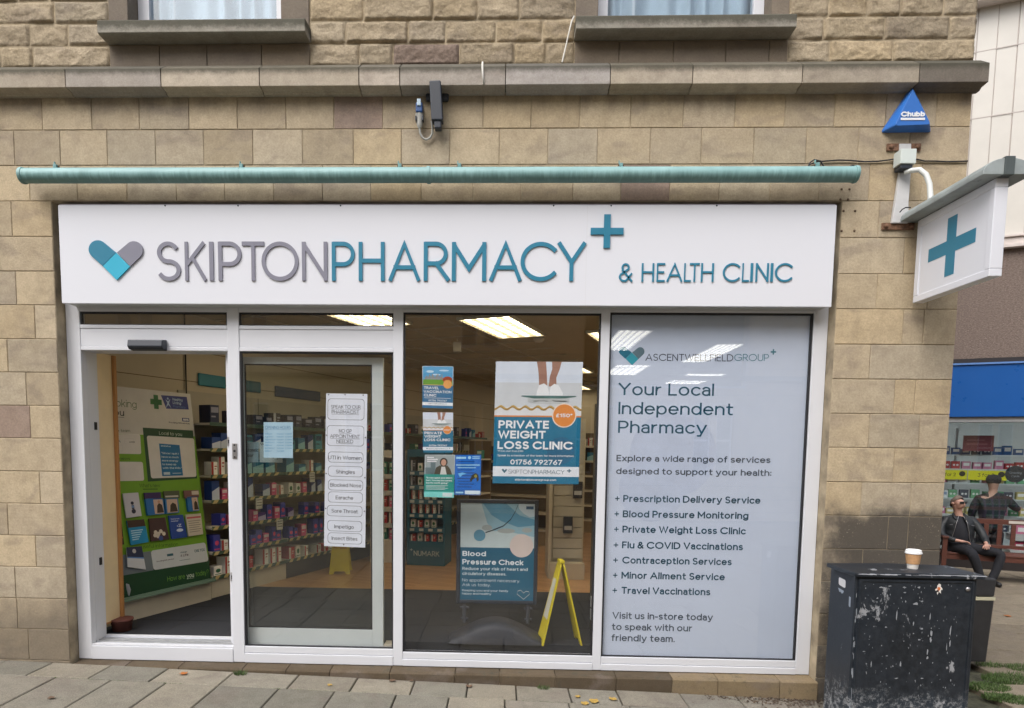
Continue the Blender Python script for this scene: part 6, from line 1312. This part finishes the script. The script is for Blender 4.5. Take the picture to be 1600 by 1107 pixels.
def bsign(nm,label,x0,z0,x1,z1,y,c,fn=None,cat='sign'):
    o_=thing(nm,label,cat,WB(x0,y,z0)); s=Sheet(WB(x0,y,z1),WB(x1,y,z1),WB(x1,y,z0),WB(x0,y,z0)); m=MB(); s.base(m,.004); m.build('card',C(*c,1.1),o_)
    if fn: fn(s,o_)
def t32(s,o_): m=MB(); s.text(m,'3 for 2',.25,.66,.38,.68,w=.15,lay=1); m.build('lettering',C(60,58,20),o_); m=MB(); s.ell(m,.86,.38,.09,1); m.build('round_mark',C(30,30,24),o_)
bsign('offer_ticket','left yellow 3 for 2 ticket in the blue-fronted shop window',.31,1.215,.80,1.375,.53,(214,210,20),t32); bsign('offer_ticket','right yellow 3 for 2 ticket in the blue-fronted shop window',.815,1.215,1.345,1.375,.53,(214,210,20),t32)
bsign('hanging_sign','dull red hanging sign in the blue-fronted shop window',.68,1.70,1.10,1.96,.40,(120,56,66),lambda s,o_:(lambda m:(s.rect(m,.12,.25,.7,.35,1),s.rect(m,.12,.5,.8,.6,1),m.build('faint_lettering',C(150,90,96),o_)))(MB()))
o_=thing('round_sign','dark round greeting cards sign in the blue-fronted shop window','sign',WB(1.34,.12,1.2)); m=MB(T=TB); m.lathe([(.135,0),(.135,.006)],(1.34,.14,1.335),32,ax=(0,-1,0)); m.build('disc',C(34,40,50),o_); m=MB(); s=Sheet(WB(1.21,.132,1.47),WB(1.47,.132,1.47),WB(1.47,.132,1.20),WB(1.21,.132,1.20)); s.text(m,'Greeting',.2,.48,.12,.8,w=.12,lay=1); s.text(m,'Cards',.3,.68,.12,.7,w=.12,lay=1); m.build('lettering',C(150,154,160),o_)
for x,z,w_,h_,c,lab in ((1.43,.36,.17,.15,(206,120,150),'pink gift bag standing low in the shop window'),(1.62,.36,.42,.14,(230,200,210),'long pale pink gift box at the right of the shop window'),(1.42,.1,.17,.13,(200,60,100),'pink gift box lowest in the shop window'),(1.6,.1,.34,.16,(214,190,200),'pale box lowest in the shop window at the right')):
    m=MB(T=TB); m.box((x,.25,z),(x+w_,.42,z+h_)); m.m=1; m.box((x+w_*.2,.2485,z+h_*.25),(x+w_*.8,.2495,z+h_*.7)); tag(m.build('gift_pack',[C(*c),C(236,226,228)],None,bevel=.004,loc=WB(x,.3,z)),lab,'gift box')
m=MB(T=TB); m.box((1.36,.16,.06),(2.2,.5,.098)); m.box((1.38,.2,.25),(2.1,.5,.355)); tag(m.build('display_plinth',C(190,186,186),None,loc=WB(1.6,.3,.06)),'low pale plinth carrying pink boxes in the shop window','plinth')
# =================================================================== bench
BW_=mat('bench_wood',L(92,54,44),.45,var=.25,vs=8,stretch=(2,12,12)); yb=-1.35
bn=thing('park_bench','reddish brown slatted wooden bench before the blue-fronted shop','bench',WB(1.0,yb+.25,g2),-AR)
def bb(nm,*b_,bev=.004):
    m=MB(T=TB)
    for lo,hi in b_: m.box(lo,hi)
    return m.build(nm,BW_,bn,bevel=bev)
xs0,xs1=.10,2.0
bb('seat',*[((xs0,yb+.0+.085*i,.165),(xs1,yb+.075+.085*i,.19)) for i in range(5)])
bb('seat_rail',((xs0+.06,yb+.012,.09),(xs1-.06,yb+.04,.164)),((xs0+.06,yb+.38,.09),(xs1-.06,yb+.41,.164)))
bb('top_rail',((xs0,yb+.45,.60),(xs1,yb+.485,.675))); bb('lower_rail',((xs0+.06,yb+.43,.24),(xs1-.06,yb+.46,.29)))
for i in range(11): x=.21+.165*i; bb('back_slat',((x,yb+.445,.291),(x+.06,yb+.465,.599)))
for x in (xs0,xs1-.06):
    bb('leg',((x,yb-.01,g2),(x+.06,yb+.05,.40))); bb('leg',((x,yb+.42,g2),(x+.06,yb+.48,.66))); bb('armrest',((x-.01,yb-.03,.402),(x+.07,yb+.44,.43)))
m=MB(T=TB); m.box((1.0,yb+.445,.62),(1.26,yb+.449,.66)); m.build('plaque',C(196,190,180),bn)
m=MB(T=TB); m.box((-.05,yb+.1,g2+.001),(.12,yb+.3,g2+.16)); m.m=1; m.box((-.04,yb+.12,g2+.161),(.10,yb+.28,g2+.24)); tag(m.build('carrier_bag',[C(90,80,140),C(200,200,206)],None,bevel=.02,loc=WB(.03,yb+.2,g2)),'small purple and white bag on the ground by the bench end','bag')
# =================================================================== people
SKIN=mat('skin',L(196,152,134),.55,var=.06,vs=12); JACK=mat('leather_jacket',(.016,.019,.022),.55,var=.3,vs=10,bump=1.0,bs=13); TEE=mat('black_cotton',(.012,.013,.018),.85,var=.15); TRO=mat('dark_trousers',(.012,.013,.018),.85,var=.2,bump=.9,bs=11); HAIRM=mat('grey_hair',L(112,98,88),.8,var=.25,vs=60); SHOE=mat('black_shoe',(.015,.015,.016),.35)
def skin(name,joints,edges,mt,parent=None,root=0,sub=2,T=None):
    me=bpy.data.meshes.new(name); me.from_pydata([(T@V(j[0])) if T else V(j[0]) for j in joints],edges,[]); me.materials.append(mt); o_=bpy.data.objects.new(name,me); COL.objects.link(o_)
    if parent is not None:
        o_.parent=parent; W_=WM[parent.name]
        for v_ in me.vertices: v_.co=W_.inverted()@v_.co
        WM[o_.name]=W_
    else: WM[o_.name]=Matrix.Identity(4)
    sk=o_.modifiers.new('skin','SKIN'); sk.use_smooth_shade=True; sk.branch_smoothing=.3
    for i,j in enumerate(joints):
        r_=j[1]; d=me.skin_vertices[0].data[i]; d.radius=(r_,r_) if not isinstance(r_,tuple) else r_; d.use_root=(i==root)
    ss=o_.modifiers.new('subsurf','SUBSURF'); ss.levels=sub; ss.render_levels=sub
    return o_
def chain(n,s=0): return [(i,i+1) for i in range(s,s+n-1)]
def PB(x,y,z): return TB@V((x,yb+y,z))
# seated man: local x right (as seen), y = 0 at the front edge of the bench, z up
def hand(J,E,wi,pw,d,side,curl=.35):
    """palm and five fingers grown from wrist joint wi; d = pointing direction, side = across the palm"""
    d=V(d).normalized(); s_=V(side).normalized(); dn=d.cross(s_).normalized()
    pal=len(J); J.append((pw+d*.045,.026)); E.append((wi,pal))
    for k,(o_,l_) in enumerate(((-.030,.062),(-.010,.072),(.010,.068),(.029,.054))):
        b=len(J); J.append((pw+d*.080+s_*o_,.0085)); J.append((pw+d*(.080+l_*.55)+s_*o_*1.15+dn*l_*curl*.4,.008)); J.append((pw+d*(.080+l_*.85)+s_*o_*1.2+dn*l_*curl*1.3,.0065)); E += [(pal,b),(b,b+1),(b+1,b+2)]
    b=len(J); J.append((pw+d*.035-s_*.040,.010)); J.append((pw+d*.070-s_*.052+dn*.01,.0085)); E += [(pal,b),(b,b+1)]
J=[]; E=[]
sh=lambda x,y,z:V((x,y,z))
pel=sh(.36,.26,.26); J=[(pel,.13),(sh(.355,.29,.42),.135),(sh(.345,.30,.58),.125),(sh(.335,.30,.70),.080),(sh(.328,.292,.775),.056),(sh(.322,.282,.84),.066),(sh(.314,.268,.910),.098),(sh(.311,.272,.962),.090),(sh(.311,.276,.995),.060)]
E=chain(9)
def add(parent_i,pts):
    i=parent_i
    for p_,r_ in pts: J.append((p_,r_)); E.append((i,len(J)-1)); i=len(J)-1
    return i
i=add(2,[(sh(.18,.29,.66),.055),(sh(.115,.22,.50),.044),(sh(.125,.12,.395),.036),(sh(.24,.02,.375),.028),(sh(.30,.0,.37),.024)]); hand(J,E,i,sh(.30,.0,.37),(1,-.15,-.1),(0,-1,.15)); add(7,[(sh(.352,.218,.855),.060),(sh(.362,.205,.842),.040)])
i=add(2,[(sh(.50,.29,.66),.055),(sh(.60,.22,.50),.044),(sh(.635,.12,.385),.036),(sh(.625,-.01,.345),.026)]); hand(J,E,i,sh(.625,-.01,.345),(-.25,-.9,-.25),(-1,0,0))
kL=sh(.42,-.17,.235); kR=sh(.80,-.08,.225)
aL=add(0,[(sh(.30,.14,.26),.085),(kL,.058),(sh(.50,-.16,.02),.046),(sh(.55,-.15,-.13),.034),(sh(.57,-.26,-.185),.03)])
aR=add(0,[(sh(.44,.14,.26),.085),(kR,.058),(sh(.74,-.12,.02),.046),(sh(.665,-.16,-.125),.034),(sh(.69,-.27,-.185),.03)])
TP=Matrix.Translation(TB@V((0,yb,0)))@Matrix.Rotation(-AR,4,'Z')
man=skin('person',J,E,SKIN,None,0,2,TP); tag(man,'seated man in sunglasses and a black leather jacket on the wooden bench','person')
s_=lambda nm,J_,E_,mt,**k: skin(nm,J_,E_,mt,man,0,2,TP)
s_('t_shirt',[(sh(.36,.25,.27),.152),(sh(.352,.255,.42),.172),(sh(.345,.275,.58),.152),(sh(.335,.295,.68),.095),(sh(.328,.29,.735),.060)],chain(5),TEE)
# jacket: open at the front, two front panels and sleeves
JJ=[(sh(.345,.335,.65),.120),(sh(.19,.30,.655),.080),(sh(.113,.23,.52),.062),(sh(.118,.125,.41),.056),(sh(.22,.03,.38),.044),(sh(.275,.012,.373),.038)]; JE=[(0,1),(1,2),(2,3),(3,4),(4,5)]
JJ+=[(sh(.50,.30,.665),.078),(sh(.603,.23,.52),.064),(sh(.638,.125,.40),.056),(sh(.630,.02,.355),.044)]; JE+=[(0,6),(6,7),(7,8),(8,9)]
JJ+=[(sh(.345,.33,.48),.170),(sh(.345,.325,.30),.165)]; JE+=[(0,10),(10,11)]
s_('jacket',JJ,JE,JACK)
m=MB(); m.smooth=True
def jk(u,v):
    z=.265+.455*v; k=1-max(0,(v-.72)/.28)**2*.42; rx=.212*k-.012*math.sin(v*3.1); ry=(.172+.012*math.sin(v*3.1))*k; op_=R_(40-26*v); a_=op_+(2*math.pi-2*op_)*u
    w_=.006*mnoise.noise(V((a_*2.2,v*5,3)))+.004*math.sin(v*26+a_*3)*abs(math.sin(a_))
    return TP@sh(.350+(rx+w_)*math.sin(a_), .285-(ry+w_)*math.cos(a_)+.02*v, z)
m.grid(jk,48,26); jo=m.build('jacket_body',JACK,man); so_=jo.modifiers.new('solid','SOLIDIFY'); so_.thickness=.012
m=MB()
for u in (0,1): m.tube([jk(u,v/10)+ (TP.to_3x3()@V((0,-.004,0))) for v in range(11)],.0035,6)
m.tube([TP@sh(.20,.125,.59),TP@sh(.235,.112,.60)],.004,6); m.tube([TP@sh(.465,.112,.60),TP@sh(.50,.125,.59)],.004,6); m.build('zip',STEEL,man)
for sx in (-1,1): s_('jacket_collar',[(sh(.345+sx*.050,.150,.665),(.022,.010)),(sh(.340+sx*.075,.20,.715),(.026,.013)),(sh(.335+sx*.065,.30,.745),.020),(sh(.335+sx*.01,.345,.750),.020)],chain(4),JACK)
s_('trousers',[(sh(.36,.25,.245),.145),(sh(.30,.14,.255),.098),(kL,.072),(sh(.50,-.155,.02),.060),(sh(.556,-.155,-.165),.052),(sh(.44,.14,.255),.098),(kR,.072),(sh(.74,-.12,.02),.060),(sh(.675,-.165,-.165),.052)],[(0,1),(1,2),(2,3),(3,4),(0,5),(5,6),(6,7),(7,8)],TRO)
for q3 in ([(sh(.50,-.16,.02),.054),(sh(.552,-.15,-.13),.047),(sh(.575,-.24,-.175),.038)],[(sh(.745,-.125,.02),.054),(sh(.668,-.16,-.125),.047),(sh(.695,-.25,-.175),.038)]): s_('sock',q3,chain(3),TEE)
for a_,b_,c_2 in (((.552,-.14,-.165),(.575,-.25,-.185),(.60,-.34,-.195)),((.672,-.15,-.165),(.70,-.26,-.185),(.735,-.35,-.195))): s_('shoe',[(sh(*a_),.045),(sh(*b_),.046),(sh(*c_2),.034)],chain(3),SHOE)
# head details: turned to the right of the picture
hc=sh(.314,.262,.918); fd=V((.62,-.78,0)).normalized(); sd2=V((.78,.62,0))
def HL(f,s,z): return TP@(hc+fd*f+sd2*s+V((0,0,z)))
m=MB(); m.smooth=True
def hf(u,v):
    th=u*2*math.pi; ph=v*math.pi*.52; r_=.0925; ph=v*math.pi*(.27+.25*(1-math.cos(th))*.5*1.5); x=math.sin(ph)*math.cos(th); y=math.sin(ph)*math.sin(th); z=math.cos(ph)
    return HL(x*r_*.98-.012,y*r_*.93,z*r_*1.12+.006+(.03 if x<-.2 else 0)*-1*max(0,-x)*1.2)
m.grid(hf,24,10); m.build('hair',HAIRM,man)
m=MB(); m.smooth=True
for s__ in (-1,1): m.lathe([(.002,-.022),(.016,-.015),(.021,0),(.016,.015),(.002,.022)],HL(-.005,s__*.092,-.01),10)
m.add([HL(.088,-.012,.005),HL(.088,.012,.005),HL(.118,.015,-.034),HL(.118,-.015,-.034),HL(.086,-.016,-.046),HL(.086,.016,-.046)],[(0,1,2,3),(3,2,5,4),(0,3,4),(1,5,2)]); m.build('face_detail',SKIN,man)
m=MB(); m.add([HL(.088,-.022,-.066),HL(.088,.022,-.066),HL(.086,.018,-.071),HL(.086,-.018,-.071)],[(0,1,2,3)]); m.build('mouth',mat('lips',(.38,.17,.14),.5),man)
m=MB()
for s__ in (-1,1):
    c_=[HL(.098,s__*.010,.022),HL(.080,s__*.068,.022),HL(.078,s__*.064,-.012),HL(.096,s__*.016,-.014)]; m.prism(c_,(TP.to_3x3()@fd)*.010)
    m.tube([HL(.084,s__*.070,.018),HL(-.005,s__*.101,.012)],.004,6)
m.tube([HL(.105,-.012,.016),HL(.105,.012,.016)],.004,6); m.build('sunglasses',SHOE,man)
# figure in flat cap and tartan jacket behind the glass, standing in for a reflection
m_,t,o=nodes('tartan'); p=_n(t,'ShaderNodeBsdfPrincipled'); t.links.new(p.outputs[0],o.inputs[0]); co=_n(t,'ShaderNodeTexCoord').outputs['Object']; sx=_n(t,'ShaderNodeSeparateXYZ'); t.links.new(co,sx.inputs[0])
wv=lambda s,f:ramp(t,math_(t,'SINE',math_(t,'MULTIPLY',s,f)),.55,.7)
c=mixc(t,wv(sx.outputs[2],70),(.010,.022,.028),(.022,.055,.055)); c=mixc(t,wv(sx.outputs[0],70),c,(.05,.04,.07)); c=mixc(t,math_(t,'MULTIPLY',wv(sx.outputs[2],35),.7),c,(.07,.025,.028)); t.links.new(c,p.inputs['Base Color']); p.inputs['Roughness'].default_value=.9; TART=m_
def PS(x,y,z): return V((x,y,z))
b0=g2
J=[(PS(0,0,.70),.10),(PS(0,0,.88),.13),(PS(0,.0,1.10),.135),(PS(.0,.0,1.24),.08),(PS(0,.0,1.32),.055),(PS(0,.0,1.40),.078),(PS(0,0,1.48),.088),(PS(0,0,1.55),.07)]; E=chain(8)
def add2(pi,pts):
    i=pi
    for p_,r_ in pts: J.append((p_,r_)); E.append((i,len(J)-1)); i=len(J)-1
    return i
i=add2(2,[(PS(-.20,0,1.18),.055),(PS(-.27,.02,.92),.042),(PS(-.24,.16,.74),.030)]); hand(J,E,i,PS(-.24,.16,.74),(.1,.9,-.2),(1,0,0))
i=add2(2,[(PS(.20,0,1.18),.055),(PS(.34,.05,1.02),.042),(PS(.44,.20,.98),.030)]); hand(J,E,i,PS(.44,.20,.98),(.5,.8,0),(0,0,1))
add2(0,[(PS(-.10,0,.60),.07),(PS(-.11,0,.32),.06),(PS(-.12,.0,.0),.04),(PS(-.12,.12,-.03),.035)]); add2(0,[(PS(.10,0,.60),.07),(PS(.11,0,.32),.06),(PS(.12,.0,.0),.04),(PS(.12,.12,-.03),.035)])
TS=Matrix.Translation(TB@V((1.13,1.25,-.21-.30+.30)))@Matrix.Rotation(-AR,4,'Z')@Matrix.Translation((0,0,.02))
TS=Matrix.Translation(TB@V((1.12,.335,-.0)))@Matrix.Rotation(-AR,4,'Z')@Matrix.Scale(.93,4)
TS=Matrix.Translation((0,0,g2))@TS@Matrix.Translation((0,0,.06))
shp=skin('person',J,E,SKIN,None,0,2,TS); tag(shp,'figure in a flat cap and tartan jacket standing in for a shop window reflection','person')
skin('tartan_jacket',[(PS(0,0,.54),.175),(PS(0,0,.80),.17),(PS(0,0,1.10),.165),(PS(0,0,1.31),.085),(PS(-.21,0,1.17),.080),(PS(-.28,.02,.92),.064),(PS(-.245,.14,.77),.05),(PS(.21,0,1.17),.080),(PS(.345,.05,1.02),.064),(PS(.43,.18,.985),.05)],[(0,1),(1,2),(2,3),(2,4),(4,5),(5,6),(2,7),(7,8),(8,9)],TART,shp,0,2,TS)
[skin('trousers',[(PS(q_*.09,0,.64),.125),(PS(q_*.11,0,.32),.085),(PS(q_*.12,0,.02),.065)],chain(3),TRO,shp,0,2,TS) for q_ in (-1,1)]
if False: skin('trousers',[(PS(0,0,.66),.155),(PS(-.10,0,.56),.12),(PS(-.11,0,.32),.075),(PS(-.12,0,.02),.06),(PS(.10,0,.56),.12),(PS(.11,0,.32),.075),(PS(.12,0,.02),.06)],[(0,1),(1,2),(2,3),(0,4),(4,5),(5,6)],TRO,shp,0,2,TS)
m=MB(T=TS); m.smooth=True; m.lathe([(.090,1.44),(.108,1.47),(.112,1.53),(.08,1.585),(.01,1.60)],(0,0.01,0),18); m.box((-.07,.09,1.50),(.07,.17,1.515)); m.build('flat_cap',mat('cap_dark',(.02,.022,.03),.9,var=.2),shp)
# =================================================================== the building opposite (seen in the glass) and its lit upper room
op=thing('opposite_building','sandstone terrace with white sash windows facing the pharmacy across the street','building',(0,-13,gz(0)))
OPST=mat('opposite_stone',L(222,196,158),.9,var=.22,vs=2.5,bump=.2,bs=10)
wn=[(-10.9+i*3.25+dx) for i in range(8) for dx in (0,.62)]
WZ=[(1.0,2.9),(4.45,6.3),(7.4,9.1)]
m=MB(); xs=sorted(wn)
def owall(z0,z1,holes):
    x=-14
    for h_ in holes: m.box((x,-13.3,z0),(h_,-13,z1)); x=h_+.46
    m.box((x,-13.3,z0),(14,-13,z1))
zc_=[-.6]
for a_,b_ in WZ: zc_+=[a_,b_]
zc_+=[10.2]
room=(1.75,6.5)
for i in range(0,len(zc_)-1):
    if i==2:
        owall(zc_[i],3.4,[]); m.box((-14,-13.3,3.401),(2.3,-13,zc_[3])); m.box((6.7,-13.3,3.401),(14,-13,zc_[3]))
    elif i%2==0: owall(zc_[i],zc_[i+1],[])
    elif i==3:
        for a0_,b0_ in ((-14,2.3),(6.7,14)):
            x=a0_
            for h_ in [q for q in xs if a0_+.05<q<b0_-.5]: m.box((x,-13.3,zc_[i]),(h_,-13,zc_[i+1])); x=h_+.46
            m.box((x,-13.3,zc_[i]),(b0_,-13,zc_[i+1]))
    else: owall(zc_[i],zc_[i+1],[x for x in xs if -14<x<13.5])
m.build('wall',OPST,op)
m=MB()
for z in (3.6,6.9,10.2): m.box((-14,-13.0,z),(14,-12.85,z+.12))
for i in range(30):
    if not any(a_-.1<-.4+i*.36<b_+.1 for a_,b_ in WZ): m.box((-14,-12.9995,-.4+i*.36),(14,-12.997,-.388+i*.36))
m.build('stone_band',mat('opposite_trim',L(120,104,84),.9,var=.2),op)
m=MB()
for i,(a_,b_) in enumerate(WZ):
    for x in xs:
        if room[0]<x<room[1] and i==1: continue
        m.box((x,-13.16,a_),(x+.04,-13.08,b_)); m.box((x+.42,-13.16,a_),(x+.46,-13.08,b_)); m.box((x+.04,-13.16,a_),(x+.42,-13.08,a_+.05)); m.box((x+.04,-13.16,b_-.05),(x+.42,-13.08,b_)); m.box((x+.04,-13.15,(a_+b_)/2-.03),(x+.42,-13.07,(a_+b_)/2+.03))
m.build('window_frame',WHITE,op)
m=MB()
for i,(a_,b_) in enumerate(WZ):
    for x in xs:
        if not(room[0]<x<room[1] and i==1): m.box((x+.04,-13.14,a_+.05),(x+.42,-13.13,b_-.05))
m.build('window_pane',mat('opposite_glass',(.10,.115,.13),.15,var=.1),op)
m=MB(); m.box((-14,-20,10.2),(14,-12.9,10.35)); m.prism([V((-14,-12.85,10.36)),V((-14,-20,10.36)),V((-14,-16.5,12.6))],(28,0,0)); m.build('roof',mat('slate_roof',(.09,.09,.10),.7,var=.2,vs=8),op)

m=MB(); m.box((2.25,-13.2,3.3),(2.3,-13,6.3)); m.box((6.7,-13.2,3.3),(6.75,-13,6.3)); m.box((2.3,-13.2,5.85),(6.7,-13,5.9)); m.box((2.3,-13.19,3.401),(6.7,-12.95,3.46)); m.build('opening_frame',WHITE,op)
m=MB(); m.box((2.0,-52,6.31),(20,-13.31,6.35)); m.box((2.0,-52,3.2),(20,-13.31,3.25)); m.box((2.0,-52,3.25),(20,-51.9,6.31)); m.box((1.95,-52,3.2),(2.0,-13.31,6.35)); m.box((20,-52,3.2),(20.05,-13.31,6.35)); m.build('upper_hall',mat('hall_grey',(.16,.16,.16),.9,var=.1),op)
HL_=mat('hall_lit',(.9,.9,.85),.5,var=0,emit=(1.0,.97,.88),es=4.5)
for i,(xa_,xb_,ya_,yb_) in enumerate(((951,1000,517,547),(1090,1130,538,565),(951,1002,571,588),(1056,1112,584,599),(957,998,603,615))):
    near=atz((xa_+xb_)/2,ya_,6.3); far=atz((xa_+xb_)/2,yb_,6.3); y0_,y1_=.256-near.y,.256-far.y; w2=(xb_-xa_)*.001*(near.y+4.75); l2=y0_-y1_; x=(near.x+far.x)/2-w2/2; y_=y1_
    t_=thing('hall_light','lit hall ceiling light %s, mirrored in the frosted window'%(('nearest left','nearest right','middle left','middle right','farthest')[i]),'ceiling light',(x,y_,6.3),0,'lights of the upstairs hall opposite')
    m=MB()
    for k in range(5): m.box((x+w2*k/5+.02,y_,6.27),(x+w2*(k+1)/5-.10,y_+l2,6.29))
    m.build('tube_row',HL_,t_); m=MB(); m.box((x-.03,y_-.03,6.292),(x+w2+.03,y_+l2+.03,6.309)); m.build('housing',mat('hall_reflector',(.8,.8,.75),.5,var=0,emit=(1,.97,.88),es=1.5),t_)
